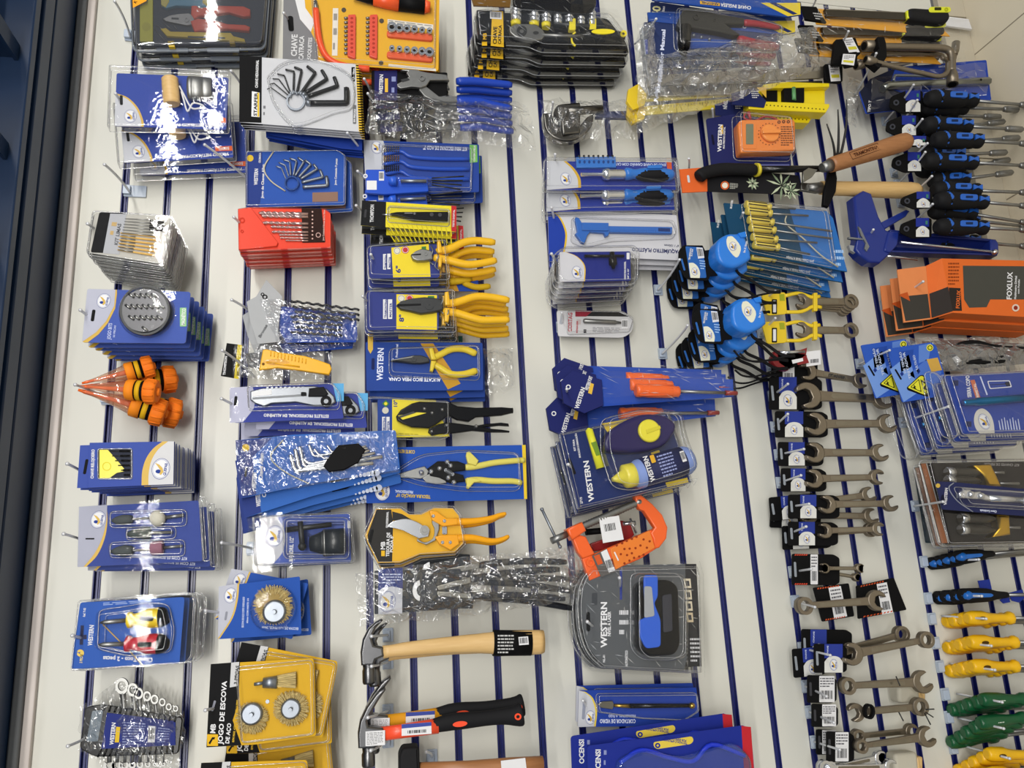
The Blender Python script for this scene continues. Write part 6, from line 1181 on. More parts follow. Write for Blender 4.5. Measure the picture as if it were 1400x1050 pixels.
# --- chalk line kit
def chalk():
    f = Pix(.15, (855, 630)); t = thing('chalk_line_kit', 'x', 'chalk line', 855, 630, .14)
    P = rq(g(250, 265, 865, 140, 1005, 545, 355, 700), 4); c = MB('#17285E').prism(f, inset(P, 2), -8, -7); c.textfit(f, 'WESTERN', *one(g, 458, 640), 56, 7.6, 'white', 98, -6.8); c.textfit(f, 'KIT PARA', *one(g, 357, 365), 16, 2.6, 'white', 98, -6.8); c.textfit(f, 'MARCAÇÃO E DEMARCAÇÃO', *one(g, 385, 402), 34, 2.6, 'white', 100, -6.8); c.textfit(f, '2713', *one(g, 395, 655), 9, 3, 'white', 98, -6.8); c.flat(f, g(500, 215, 640, 192, 530, 262), -6.8, '#D9BC3A'); c.flat(f, g(850, 540, 970, 512, 978, 540, 860, 565), -6.8, '#D9BC3A'); c.flat(f, g(770, 375, 815, 360, 825, 385, 780, 400), -6.9, '#D9BC3A'); slot(c, f, *one(g, 335, 450), 4, 22, -70, -6.7); c.lines(f, g(815, 168, 848, 165, 865, 205, 830, 212), 4, '#8E97C6', -6.8); c.build('card', t)
    k = MB('#g20184E'); k.prism(f, spl(g(480, 335, 520, 270, 600, 215, 700, 178, 800, 182, 850, 205, 880, 245, 850, 310, 800, 355, 720, 378, 600, 385, 500, 375), 3), -7, 13, bev=6, step=4, smooth=True); h = k.build('chalk_reel', t); y = MB('#gDDD23A'); y.lathe(f, one(g, 727, 272)+(12,), one(g, 727, 272)+(18,), [(0, 15), (.8, 15), (1, 13)], n=30); y.prism(f, g(705, 268, 780, 245, 785, 262, 710, 290), 17.6, 19, '#gCFC430', .4); y.build('crank_knob', h)
    l = MB('#gD8D634'); l.tube(f, [one(g, 418, 255)+(2,), one(g, 480, 465)+(2,)], [5, 5.6], n=10); l.ball(f, one(g, 418, 258)+(2,), 3.4); l.prism(f, g(425, 330, 450, 322, 475, 395, 452, 402), 5, 8.2, '#g6A8A2A', .5); l.build('line_level', t)
    b = MB('#7E93CC'); b.lathe(f, one(g, 650, 510)+(5,), one(g, 975, 415)+(5,), [(0, 12), (.05, 17), (.1, 19), (.9, 19), (.97, 16), (1, 12)], n=24); h = b.build('chalk_bottle', t)
    z = MB('#1D2450'); z.lathe(f, one(g, 700, 495)+(5.6,), one(g, 920, 430)+(5.6,), [(0, 19.3), (1, 19.3)], n=24); L = Loc(f, *one(g, 745, 545), 25.2, math.radians(-16)); z.textfit(L, 'WESTERN', 0, 0, 33, 6.5, 'white', 90, 0); z.flat(L, rrect(3, -22, 9, -32, 1), .1, '#D9A82A'); z.lines(L, [(12, -30), (34, -30), (34, 0), (12, 0)], 7, '#8E97C6', .1); z.barcode(L, [(44, -26), (50, -26), (50, -12), (44, -12)], .1, 6); z.build('bottle_label', h)
    y = MB('#gDDD04A'); y.lathe(f, one(g, 540, 530)+(5,), one(g, 665, 500)+(5,), [(0, 2.6), (.05, 3), (.45, 9), (.5, 14), (.55, 15.5), (.95, 15.5), (1, 13)], n=22); y.build('bottle_cap', h)
    p = MB('film'); p.prism(f, rq(g(220, 270, 865, 130, 1015, 540, 300, 720), 6), -8.5, -7.8); p.prism(f, inset(P, 3), -7, 4, bev=4, step=3, bottom=False); p.prism(f, rq(g(480, 200, 700, 150, 900, 170, 920, 300, 990, 480, 900, 520, 650, 590, 540, 570, 480, 380), 12), 3, 27, bev=8, step=3, bottom=False)
    p.build('blister', t); return t
t = chalk(); stack(t, 'dark blue chalk line kit with yellow knobbed reel', 3, .05, offs=[(.008, .004, 1.5), (.008, .010, 0)], group='chalk line kits')
hook((777, 635), (782, 650), .175, 'chrome hook through the chalk line kits', plate=False)
# --- C clamp
t = thing('c_clamp', 'orange C clamp with steel screw hanging under the chalk line kits', 'clamp', 830, 735, .12); f = Pix(.12, (830, 735))
b = MB('#gE8622A'); b.prism(f, g(290, 800, 375, 760, 398, 808, 320, 860), -8, 9, bev=3, step=3); b.prism(f, g(325, 850, 365, 830, 400, 840, 430, 900, 450, 935, 380, 960, 355, 925), -5, 5, bev=2)
b.prism(f, g(665, 615, 700, 612, 760, 660, 815, 720, 845, 790, 838, 850, 800, 900, 775, 905, 765, 850, 750, 820, 775, 790, 745, 745, 715, 700, 690, 690, 670, 650), -5, 5, bev=2.2, step=3); b.prism(f, g(380, 960, 430, 940, 760, 800, 785, 905, 700, 960, 560, 1020, 470, 1060, 420, 1080), -6, 3, bev=1.5); b.ring(f, *one(g, 425, 980), 3, 6, 3, 5, n=14)
b.prism(f, g(530, 905, 745, 805, 775, 900, 560, 1020), 3, 5, '#gE07A2E', .6); fr = b.build('frame', t)
d = MB('#8E3414')
for x, y, r in ((565, 887, 1.8), (595, 875, 1.8), (620, 862, 1.8), (648, 851, 1.8), (673, 840, 1.8), (608, 907, 1.6), (588, 935, 1.6), (636, 905, 1.6), (622, 940, 1.6), (648, 930, 1.6), (668, 902, 1.6), (695, 888, 1.6), (712, 855, 1.6), (745, 865, 1.6), (730, 900, 1.6), (608, 985, 1.6), (635, 970, 1.6), (660, 955, 1.6), (688, 948, 1.6), (712, 938, 1.6)): d.prism(f, ell(*one(g, x, y), r, n=10), 5, 5.3)
d.prism(f, g(550, 925, 556, 922, 578, 968, 572, 972), 5, 5.3, 'white'); d.build('strip_holes', fr)
s = MB('steel'); s.tube(f, [one(g, 215, 862)+(0,), one(g, 300, 825)+(0,)], [4.6, 4.4], n=12)
a, c_ = Vector(one(g, 380, 785)), Vector(one(g, 690, 650)); N_ = 46
s.tube(f, [tuple(a.lerp(c_, k/N_))+(0,) for k in range(N_+1)], [5.4 if k % 2 else 4.3 for k in range(N_+1)], n=12); s.ball(f, tuple(c_)+(0,), 6.5, squash=.9); sc = s.build('screw', t)
h = MB('zinc'); h.tube(f, [one(g, 165, 692)+(0,), one(g, 262, 893)+(0,)], 1.9, n=8); h.ball(f, one(g, 164, 690)+(0,), 2.8); h.ball(f, one(g, 262, 894)+(0,), 2.8); h.build('sliding_bar', sc)
l = MB('white'); l.prism(f, g(470, 740, 578, 725, 605, 855, 492, 875), 4, 4.5); l.barcode(f, g(490, 768, 562, 755, 572, 812, 500, 825), 4.7, 11); l.build('price_tag', t)
l = MB('#5A5654'); l.prism(f, g(430, 945, 510, 905, 560, 1030, 480, 1060), 5.3, 5.8); l.flat(f, g(478, 925, 510, 908, 558, 1025, 522, 1035), 6, 'white'); l.barcode(f, g(495, 965, 545, 950, 556, 1015, 512, 1028), 6.2, 4, bg=None); l.flat(f, g(440, 945, 470, 935, 490, 985, 462, 995), 6, '#C8562A'); l.build('strip_label', t)
f = Pix(.06, (850, 725)); t = thing('red_clamp', 'dark red and steel clamp part hidden behind the orange C clamp', 'clamp', 850, 725, .06); m = MB('#g8E1C20'); m.prism(f, g(580, 750, 640, 760, 665, 830, 600, 900, 440, 920, 420, 880, 560, 830), -4, 4, bev=1.5); m.build('frame', t); m = MB('chrome'); m.tube(f, [one(g, 600, 770)+(3,), one(g, 670, 765)+(3,)], 3, n=8); m.tube(f, [one(g, 640, 740)+(4,), one(g, 675, 820)+(4,)], 1.6, n=8); m.tube(f, [one(g, 400, 815)+(2,), one(g, 560, 800)+(2,)], 4, 'black', 8); m.build('screw', t)
# --- laser level
g = zz(2, 3)
def laser():
    f = Pix(.13, (875, 850)); t = thing('laser_level_pack', 'x', 'laser level', 875, 850, .13)
    P = spl(g(345, 60, 335, 180, 350, 330, 400, 450, 480, 530), 4)+g(1010, 560, 1060, 560, 1050, 0, 1030, -75, 420, -60, 370, 0); P = [(x, y) for x, y in P]
    c = MB('#54575B').prism(f, spl(g(390, 60, 380, 180, 395, 320, 440, 420, 520, 510), 4)+g(945, 515, 960, 450, 950, -60, 430, -50), -6, -5); c.flat(f, g(950, -60, 1010, -60, 1040, 500, 965, 500), -4.8, '#1E1E22')
    for k in range(4): c.flat(f, g(940+k*5, 20+k*62, 978+k*4, 20+k*62, 983+k*4, 72+k*62, 945+k*5, 72+k*62), -4.6, '#D8CDB4' if k != 3 else '#C9B898'); c.flat(f, g(950+k*5, 32+k*62, 970+k*4, 32+k*62, 974+k*4, 60+k*62, 954+k*5, 60+k*62), -4.4, '#3A3A40')
    c.textfit(f, 'WESTERN', *one(g, 522, 395), 62, 8.5, '#E8E8EC', 90, -4.7); c.textfit(f, 'NÍVEL A LASER', *one(g, 543, 335), 34, 4.4, '#E8E8EC', 90, -4.7); c.textfit(f, 'AUTOMÁTICO', *one(g, 636, 500), 22, 3.6, '#E0E0E4', 90, -4.7); c.textfit(f, 'NL-01', *one(g, 512, 478), 10, 3, '#E0E0E4', 90, -4.7); c.lines(f, g(590, 180, 640, 180, 640, 340, 590, 340), 3, '#D8D8DC', -4.7); c.flat(f, rrect(*one(g, 440, 98), *one(g, 470, 165), 2), -4.7, '#3E4146'); c.flat(f, g(593, -30, 605, -30, 605, 135, 593, 135), -4.7, '#2A3A8C'); c.lines(f, g(975, 340, 1030, 340, 1035, 480, 980, 480), 6, '#C8C8CC', -4.6); slot(c, f, *one(g, 420, 255), 5, 24, 90, -4.5); c.build('card', t)
    b = MB('black_gloss'); b.prism(f, rq(g(660, 60, 700, 30, 830, 25, 880, 60, 890, 380, 860, 430, 720, 440, 665, 400), 8), -4, 16, bev=4, step=3); b.build('level_body', t); l = MB('#g2E5CC8'); l.prism(f, rq(g(690, 0, 765, 0, 765, 120, 745, 150, 780, 240, 780, 385, 700, 395, 668, 330, 665, 240, 700, 230, 690, 60), 5), 16, 19, bev=1.2); l.prism(f, rq(g(690, 60, 730, 62, 745, 220, 690, 230), 3), 19, 20, '#9A9DA2', .3); l.build('blue_shell', t)
    s = MB('#3A3A40').prism(f, rq(g(790, 110, 840, 100, 845, 300, 795, 310), 3), 16, 18, bev=.8).build('window', t)
    MB('film').bag(f, g(380, -50, 1000, -60, 1010, 520, 420, 500), 9, 8, 4, m='film', seed=77, base=4).build('glare_streak_film', t)  # extra creased layer whose pale streaks stand for glare on the blister
    p = MB('film'); p.prism(f, P, -6.5, -5.5); p.prism(f, inset(P, 7), -5, 3, bev=4, step=3, bottom=False); p.prism(f, rq(g(640, -10, 900, -10, 930, 60, 925, 430, 870, 460, 700, 460, 640, 400), 10), 3, 24, bev=7, step=3, bottom=False); p.build('blister', t); return t
t = laser(); stack(t, 'large clear blister with blue and black laser level', 3, .044, offs=[(.002, .006, 0), (.004, .008, 0)], group='laser level blisters')
hook((803, 850), (822, 866), .18, 'chrome hook in the slot of the laser level blisters', plate=False, bend=False); hook((847, 790), (843, 816), .2, 'thin chrome hook above the laser level between clamp and blister', plate=False)
# --- glass cutter
t = thing('glass_cutter_card', 'blue card of a brass ended glass cutter', 'glass cutter', 873, 968, .05); f = Pix(.05, (873, 968))
c = MB('#203E9A').prism(f, rq([(791, 944), (952, 940), (957, 992), (790, 994)], 2), -1, 0); A = spl(g(400, 636, 440, 670, 462, 740, 455, 824), 4); c.flat(f, [(791, 944)]+A+[(790, 994)], .2, '#D9C04A'); c.flat(f, [(791, 944)]+[(x-2.5, y) for x, y in A]+[(790, 994)], .4, '#BFC1C8'); c.logo(f, *one(g, 425, 775), 8, 88, .6); c.textfit(f, 'CORTADOR DE VIDRO', *one(g, 672, 785), 49, 5.4, '#D6DCF2', 180, .3); c.textfit(f, 'PROFISSIONAL, A ÓLEO', *one(g, 672, 760), 37, 3.6, '#C8D0EC', 180, .3); slot(c, f, *one(g, 390, 735), 4, 22, 86, .6, '#8A8FA0'); c.build('card', t)
m = MB('#m8E8A80'); m.prism(f, g(462, 700, 485, 685, 540, 682, 550, 705, 540, 728, 480, 720), 2, 5, bev=.6); m.build('cutter_head', t); m = MB('#mC9A24C'); m.tube(f, [one(g, 550, 707)+(4,), one(g, 635, 710)+(4,)], [2, 2.8], n=10); m.ball(f, one(g, 970, 708)+(4,), 4.4); m.build('brass_fittings', t); MB('black_gloss').tube(f, [one(g, 635, 710)+(4,), one(g, 955, 708)+(4,)], [3, 2.6], n=10).build('handle', t)
p = MB('film'); p.prism(f, rq(g(455, 645, 1000, 640, 1010, 740, 930, 790, 700, 780, 460, 745), 5), .1, 9, bev=3, bottom=False); p.build('blister', t)
stack(t, 'blue card of a brass ended glass cutter', 2, .02, offs=[(.002, -.006, 0)], group='glass cutter cards')
hook((797, 958), (800, 975), .075, 'chrome hook through the glass cutter cards', plate=False)
# --- blue card at the bottom
def censi():
    f = Pix(.12, (915, 1020)); t = thing('safety_glasses_card', 'x', 'card', 915, 1020, .12)
    c = MB('#1A2A86').prism(f, rq([(803, 1020), (1016, 992), (1027, 996), (1035, 1090), (805, 1100)], [5, 0, 4, 4, 4]), -2, -1); c.flat(f, [(1014, 992.5), (1027, 994), (1034, 1090), (1020, 1092)], -.8, '#B8252E'); c.flat(f, rq(g(770, 910, 980, 878, 990, 900, 975, 920, 790, 948, 772, 935), 3), -.7, '#D9C04A'); c.textfit(f, 'TESTADA E APROVADA', *one(g, 955, 912), 35, 3, '#1A2A86', 171, -.5); c.textfit(f, 'POR ESPECIALISTAS', *one(g, 950, 897), 30, 3, '#1A2A86', 171, -.5); c.ring(f, *one(g, 793, 928), 1.6, 3.6, -.6, -.4, '#1A2A86'); c.textfit(f, 'OCENSI', *one(g, 482, 1085), 34, 7, 'white', 90, -.6); c.lines(f, g(500, 940, 515, 940, 515, 1050, 500, 1050), 2, '#8E97C6', -.6); c.build('card', t)
    b = MB('film_blue'); b.prism(f, rq(g(560, 1000, 700, 940, 900, 985, 1000, 960, 1200, 900, 1290, 990, 1290, 1200, 550, 1200), 12), -.8, 10, bev=6, step=3, bottom=False); b.build('blister', t); h = MB('#g1C34C0'); h.tube(f, spl([one(g, 580, 1020)+(3,), one(g, 700, 950)+(3,), one(g, 850, 990)+(3,), one(g, 980, 1010)+(3,), one(g, 1080, 920)+(3,), one(g, 1260, 980)+(3,)], 5), 3, n=8); h.build('glasses_frame', t); return t
t = censi(); stack(t, 'dark blue card with red edge and yellow oval seal', 2, .03, offs=[(-.022, -.016, 1)], group='dark blue cards with red edges')
# ================================================================ upper right of centre
def cz(x0, y0, k):
    def g(*c): return [(x0+c[i]/k, y0+c[i+1]/k) for i in range(0, len(c), 2)]
    return g
g = cz(860, 0, 5)
t = thing('adjustable_wrench_card', 'blue card with yellow stripe cut off by the top edge', 'card', 990, 5, .17); f = Pix(.17, (990, 5))
c = MB('#1E4696').prism(f, g(150, -60, 1130, -60, 1175, 100, 1080, 115, 160, 0), -2, 0); c.flat(f, g(900, 20, 1170, 20, 1172, 100, 1085, 112), .2, '#D9C23A'); c.flat(f, g(1000, 18, 1150, 95, 1120, 102, 960, 22), .4, '#1D2C60'); c.textfit(f, 'CHAVE INGLESA', *one(g, 835, 45), 42, 4.6, 'white', 174, .4); c.flat(f, g(485, 5, 620, 22, 620, 42, 485, 28), .3, '#D9A82A'); c.textfit(f, 'AJUSTÁVEL', *one(g, 612, 26), 24, 2.8, '#1D2C60', 172, .5); c.build('card', t)
MB('film').bag(f, g(120, -60, 1130, -60, 1160, 70, 140, 10), 12, 4, 3, m='film', seed=70, base=1).build('plastic_wrap', t)
t['group'] = 'blue cards with yellow stripes'; dup(t, 'navy card edge tucked behind the blue card with yellow stripe at the top', .0, .03, -.03, 1, group='blue cards with yellow stripes')
def riveter():
    f = Pix(.14, (960, 45)); t = thing('hand_riveter_card', 'x', 'riveter', 960, 45, .14)
    c = MB('#27345E').prism(f, rq(g(150, 10, 240, 15, 700, 85, 1050, 145, 1000, 330, 200, 395, 150, 380), 2), -2, -1); c.textfit(f, 'Rebitador Manual', *one(g, 225, 560), 72, 5.4, '#D6DCF2', 86, -.6); c.textfit(f, '40', *one(g, 210, 115), 15, 11, '#E0D9A0', 84, -.6); c.textfit(f, 'Rebites', *one(g, 238, 125), 17, 4, 'white', 84, -.6); c.flat(f, g(420, 260, 700, 270, 700, 320, 420, 330), -.8, '#1E4696'); c.build('card', t)
    m = MB('dark_steel'); m.prism(f, g(310, 200, 350, 100, 400, 82, 450, 88, 600, 125, 770, 150, 770, 192, 640, 190, 700, 235, 740, 262, 700, 268, 600, 245, 420, 215, 330, 220), 0, 8, bev=2, step=3); m.ring(f, *one(g, 440, 148), 2.2, 4.4, 8, 9.4, n=16); m.ring(f, *one(g, 565, 168), 1, 2.2, 8, 9, n=12); m.build('riveter_head', t); k = MB('black_gloss'); k.lathe(f, one(g, 375, 205)+(4,), one(g, 365, 345)+(4,), [(0, 8), (.8, 8), (1, 6.5)], n=16); k.build('nose_sleeve', t)
    handle(t, f, [one(g, 770, 170)+(4,), one(g, 870, 178)+(4,), one(g, 1015, 205)+(4,)], (4.6, 3.6), '#g9A2436', label='dark red grip'); handle(t, f, [one(g, 735, 280)+(3,), one(g, 850, 310)+(3,), one(g, 1010, 335)+(3,)], (6, 6), '#g9A2436', label='dark red grip')
    
    for x in (440, 492, 547): MB('zinc').ball(f, one(g, x, 245+(x-440)*.25)+(1,), 1.9).build('rivet', t)
    MB('film').prism(f, rq(g(300, 80, 760, 120, 1040, 200, 1020, 360, 420, 340, 310, 350), 8), -.8, 12, bev=6, step=3, bottom=False).build('blister', t); return t
t = riveter(); stack(t, 'navy hand riveter card with dark red grips', 3, .02, offs=[(.0, .012, 1), (-.002, .02, 2)], group='hand riveter cards')
# --- rulers, squares and levels in a crumpled bag
t = thing('aluminium_square', 'grey aluminium carpenter square inside the crumpled bag above the yellow level', 'square', 1000, 100, .10); f = Pix(.10, (1000, 100)); m = MB('#m9C9890'); m.prism(f, g(150, 520, 1320, 460, 1322, 540, 150, 590), 0, 2, bev=.3)
for k in range(40): a = mixq(g(170, 515, 1310, 462, 1310, 490, 170, 545), k/40, .3); m.flat(f, [(a[0], a[1]), (a[0]+.5, a[1]), (a[0]+.5, a[1]+3), (a[0], a[1]+3)], 2.2, '#3E3E40')
m.build('blade', t); m = MB('zinc'); m.prism(f, rq(g(70, 210, 150, 205, 160, 400, 95, 405), 2), 0, 8, bev=1); m.prism(f, g(95, 400, 165, 400, 200, 560, 130, 600), -1, 5, bev=1); m.flat(f, g(90, 300, 145, 298, 150, 395, 98, 400), 8.2, '#2A3F9A'); m.build('stock', t)
dup(t, 'second grey aluminium square lying just behind the front one in the crumpled bag', .006, .02, -.02, -1.5)
t = thing('yellow_ruler', 'flat yellow ruler running out of the crumpled bag above the spirit level', 'ruler', 960, 125, .07); f = Pix(.07, (960, 125)); m = MB('#gD9C43A'); m.prism(f, g(100, 640, 980, 578, 985, 640, 105, 700), 0, 2, bev=.3)
for k in range(44): a = mixq(g(110, 645, 975, 585, 975, 600, 110, 660), k/44, .2); m.flat(f, [(a[0], a[1]), (a[0]+.5, a[1]), (a[0]+.5, a[1]+2.5+(k % 5 == 0)*2), (a[0], a[1]+2.5+(k % 5 == 0)*2)], 2.2, '#3A3420')
m.build('blade', t); m = MB('#gE0C02A'); m.prism(f, g(-10, 620, 60, 580, 120, 660, 100, 730, 20, 760, -20, 700), -2, 3, bev=.6); m.build('stock', t)
t2 = dup(t, 'second yellow ruler, lower one inside the crumpled bag', .0, .026, -.012, 1); t['group'] = t2['group'] = 'yellow rulers in the crumpled bag'
def level():
    f = Pix(.08, (1070, 140)); t = thing('spirit_level', 'x', 'spirit level', 1070, 140, .08)
    m = MB('#gE3CC18'); 
    m.prism(f, g(880, 625, 1010, 605, 1325, 615, 1325, 640, 880, 650), 0, 14, bev=.8); m.prism(f, g(780, 735, 1325, 755, 1325, 775, 1300, 815, 780, 790), 0, 14, bev=.8); m.prism(f, g(780, 640, 1320, 630, 1320, 765, 780, 750), 0, 6, bev=.5); m.prism(f, g(1175, 645, 1310, 640, 1310, 750, 1175, 745), 6, 7, bev=.3)
    for k in range(16): a = mixq(g(900, 765, 1310, 795, 1310, 800, 900, 770), k/16, 0); m.flat(f, ell(a[0], a[1], .9), 14.2, '#4A4210')
    m.build('body', t); k = MB('black'); k.prism(f, rq(g(1020, 622, 1160, 625, 1160, 748, 1022, 745), 4), 6, 13, bev=1); k.prism(f, g(895, 645, 988, 645, 988, 732, 895, 728), 5.8, 9); v = k.build('vial_holder', t); w = MB('#g5F9A62'); w.tube(f, [one(g, 1085, 645)+(13,), one(g, 1088, 728)+(13,)], 2.6, n=10); w.build('green_vial', v)
    c = MB('#1E2658'); c.prism(f, g(660, 690, 810, 650, 895, 740, 880, 785, 665, 765), 14.3, 15); c.flat(f, g(830, 650, 895, 648, 895, 720), 15.2, '#D9B040'); c.textfit(f, 'NÍVEL', *one(g, 740, 725), 12, 5, 'white', 85, 15.3); c.lines(f, g(790, 670, 840, 670, 850, 725, 800, 725), 4, 'white', 15.3); c.build('label_card', t); return t
t = level(); stack(t, 'yellow spirit level with green vial', 2, .03, offs=[(-.03, .012, 0)], group='yellow spirit levels')
f = Pix(.16, (1000, 90)); o = MB('bag').bag(f, g(60, 400, 1290, 160, 1320, 470, 60, 900), 22, 9, 10, m='bag_mid', seed=72, base=-4).build('plastic_bag'); tag(o, 'large crumpled clear bag over the squares and rulers below the riveter', 'plastic bag')
o = MB('bag').bag(Pix(.17, (890, 90)), g(60, 160, 170, 160, 200, 560, 60, 620), 5, 8, 8, m='bag_mid', seed=73).build('plastic_bag'); tag(o, 'crumpled end of clear plastic beside the riveter card groove', 'plastic bag')
hook((897, 26), (868, 60), .19, 'chrome hook through the hand riveter cards', plate=False)
# --- multimeter
g = cz(920, 140, 4)
def meter():
    f = Pix(.11, (1025, 190)); t = thing('multimeter_pack', 'orange multimeter with round dial in a navy blister', 'multimeter', 1025, 190, .11)
    c = MB('#1E2358').prism(f, rq(g(185, 85, 330, 60, 640, 95, 652, 345, 215, 350), 3), -3, -2); c.textfit(f, 'WESTERN', *one(g, 268, 265), 37, 5.4, 'white', 88, -1.7); c.textfit(f, 'MULTÍMETRO DIGITAL', *one(g, 286, 250), 30, 2.4, 'white', 88, -1.7); c.flat(f, g(265, 118, 278, 118, 278, 168, 265, 168), -1.8, '#D9B040'); c.flat(f, g(385, 335, 640, 335, 645, 346, 385, 346), -1.7, '#6A70A8'); slot(c, f, *one(g, 222, 200), 3, 14, 88, -1.6, '#0A0C28'); c.build('card', t)
    P = rq(g(330, 145, 345, 125, 628, 120, 640, 135, 642, 290, 345, 305), 3); m = MB('#gE08038'); m.prism(f, P, 0, 13, bev=2.5, step=3); m.prism(f, rrect(*one(g, 350, 138), *one(g, 428, 285), 2), 13, 13.6, bev=.2); m.build('meter_body', t)
    s = MB('#6F7560').prism(f, rrect(*one(g, 370, 152), *one(g, 410, 262), 1), 13.6, 14); s.build('display', t)
    d = MB('#gE58E48'); cx, cy = one(g, 497, 205); d.lathe(f, (cx, cy, 13), (cx, cy, 17), [(0, 12), (.8, 11.6), (1, 10.5)], n=26); d.prism(f, [(cx-12, cy-2.4), (cx+12, cy-2.4), (cx+12, cy+2.4), (cx-12, cy+2.4)], 17, 20, bev=.6)
    for k in range(20): a = k/20*6.283; d.flat(f, ell(cx+14.6*math.cos(a), cy+14.6*math.sin(a), .8, n=6), 13.2, '#5A2A10')
    d.build('dial', t); j = MB('#5A2A10')
    for x, y in ((550, 140), (575, 138), (600, 138)): j.ring(f, *one(g, x, y), 1, 2.2, 13, 13.4, n=10)
    j.lines(f, g(560, 160, 630, 160, 630, 270, 560, 270), 9, None, 13.2); j.build('markings', t)
    w = MB('#gA83040'); w.tube(f, spl([one(g, x, y)+(3,) for x, y in ((390, 65), (385, 95), (440, 108), (500, 85), (560, 100), (570, 118))], 4), 1.2, n=6); w.tube(f, [one(g, 405, 60)+(3,), one(g, 418, 100)+(3,)], [2.6, 1.6], n=8); w.build('test_leads', t)
    MB('film').prism(f, rq(g(325, 70, 630, 100, 650, 320, 335, 315), 8), -1.8, 15, bev=6, step=3, bottom=False).build('blister', t); return t
meter(); hook((974, 149), (972, 200), .13, 'chrome hook through the orange multimeter blister', plate=False)
# --- garden tools
t = thing('garden_hoe_card', 'black handled garden hoe fork on orange and black leaf card', 'garden tool', 1010, 245, .11); f = Pix(.11, (1010, 245))
c = MB('#16161A').prism(f, g(185, 350, 690, 395, 705, 440, 695, 500, 190, 483), -3, -2); c.prism(f, g(38, 362, 190, 350, 192, 483, 55, 490), -3, -1.8, '#D9622C'); c.ring(f, *one(g, 288, 450), 4.4, 5.8, -2, -1.7, '#D9622C', n=20); c.flat(f, ell(*one(g, 288, 450), 4), -1.8, '#E8DCCB')
for cx, cy, L_ in ((600, 450, 22), (440, 440, 9), (650, 480, 14)):
    for k in range(9):
        a = math.radians(-160+k*38); x, y = one(g, cx, cy); L = Loc(f, x, y, -1.8, a); c.flat(L, [(1, 0), (L_*.5, -1.6), (L_, 0), (L_*.5, 1.6)], 0, '#7E8F74' if k % 2 else '#B9C2A6')
c.lines(f, g(315, 435, 360, 440, 360, 470, 315, 470), 5, '#B8B8B0', -1.8); slot(c, f, *one(g, 88, 415), 3, 10, 88, -1.4, '#C8CCD0'); c.build('card', t)
h = handle(t, f, [one(g, 128, 425)+(6,), one(g, 160, 400)+(6,), one(g, 250, 380)+(6,), one(g, 350, 380)+(6,), one(g, 445, 383)+(6,)], (8, 7.6), '#r151518', label='black grip'); MB('#D9C83A').ring(f, 0, 0, 0, 0, 0, 0) if False else MB('#gD9C83A').tube(f, [one(g, 440, 383)+(6,), one(g, 455, 382)+(6,)], [8.6, 8.2], n=16).build('yellow_ring', h)
MB('black_gloss').tube(f, [one(g, 450, 380)+(6,), one(g, 865, 375)+(6,)], [4.6, 4], n=12).build('shaft', t)
tf = thing('garden_fork', 'x', 'garden tool', 1140, 225, .12)['_o'] if False else None
b = MB('black'); b.prism(f, g(845, 355, 872, 365, 882, 430, 875, 500, 835, 585, 806, 575, 812, 500, 830, 430), 2, 7, bev=1.2); b.build('hoe_blade', t)
def tine(p): return MB('dark_steel').tube(f, spl([one(g, x, y)+(h,) for x, y, h in p], 5), [2.2]*5+[2.0]*5+[1.6]*(5*(len(p)-3))+[1.0], n=8)
for p in (((860, 360, 6), (835, 350, 20), (790, 300, 34), (732, 222, 44)), ((862, 358, 6), (845, 330, 22), (810, 240, 38), (776, 160, 50)), ((864, 356, 6), (868, 320, 20), (845, 220, 40), (812, 118, 54))):
    m = MB('dark_steel'); q = spl([one(g, x, y)+(h,) for x, y, h in p], 5); m.tube(f, q, [2.4-1.6*i/(len(q)-1) for i in range(len(q))], n=8); m.build('tine', t)
hook((942, 217), (937, 248), .13, 'chrome hook through the orange end of the leaf pattern card')
for i, (p0, p1, r, lab, w, txt) in enumerate((((1135, 226), (1243, 192), 11, 'slanted polished wooden handle of a garden tool', .15, True), ((1122, 257), (1257, 261), 10, 'level wooden handle of a garden tool below the slanted one', .09, False))):
    t = thing('garden_trowel', lab, 'garden tool', *p0, w); f = Pix(w, p0)
    q = MB('wood_dark' if i == 0 else 'wood'); a, b_ = Vector(p0), Vector(p1)
    q.tube(f, [tuple(a.lerp(b_, k))+(0,) for k in (0, .05, .3, .6, .9, .96, 1)], [r*.8, r*.86, r*.9, r, r*1.04, r*.98, r*.7], n=18); h = q.build('handle', t)
    if txt:
        d = (b_-a).normalized(); ang = math.degrees(math.atan2(-d.y, d.x)); L = Loc(f, *tuple(a.lerp(b_, .2)), r*.97, -math.radians(ang)); mm = MB('#4A2412'); mm.textfit(L, 'TRAMONTINA', 4, 2.4, 38, 4.4, None, 0, 0); mm.tube(L, [(0, -4.5, -.6), (44, -4.5, -.6), (44, 4.5, -.6), (0, 4.5, -.6), (0, -4.5, -.6)], .3, n=4); mm.build('burnt_lettering', h)
    s = MB('steel'); e = a-(b_-a).normalized()*(18 if i else 12)
    s.tube(f, [tuple(e)+(0,), tuple(a)+(0,)], [r*.5, r*.72], n=12); s.build('ferrule', t)
    if i: MB('#m8E8E8A').prism(f, g(700, 440, 790, 445, 790, 495, 700, 480), -3, 1, bev=.5).build('blade_neck', t)
    else: MB('#m8E8E8A').prism(f, g(720, 430, 770, 400, 800, 360, 750, 350, 720, 370), -6, -3, bev=.5).build('blade_neck', t)
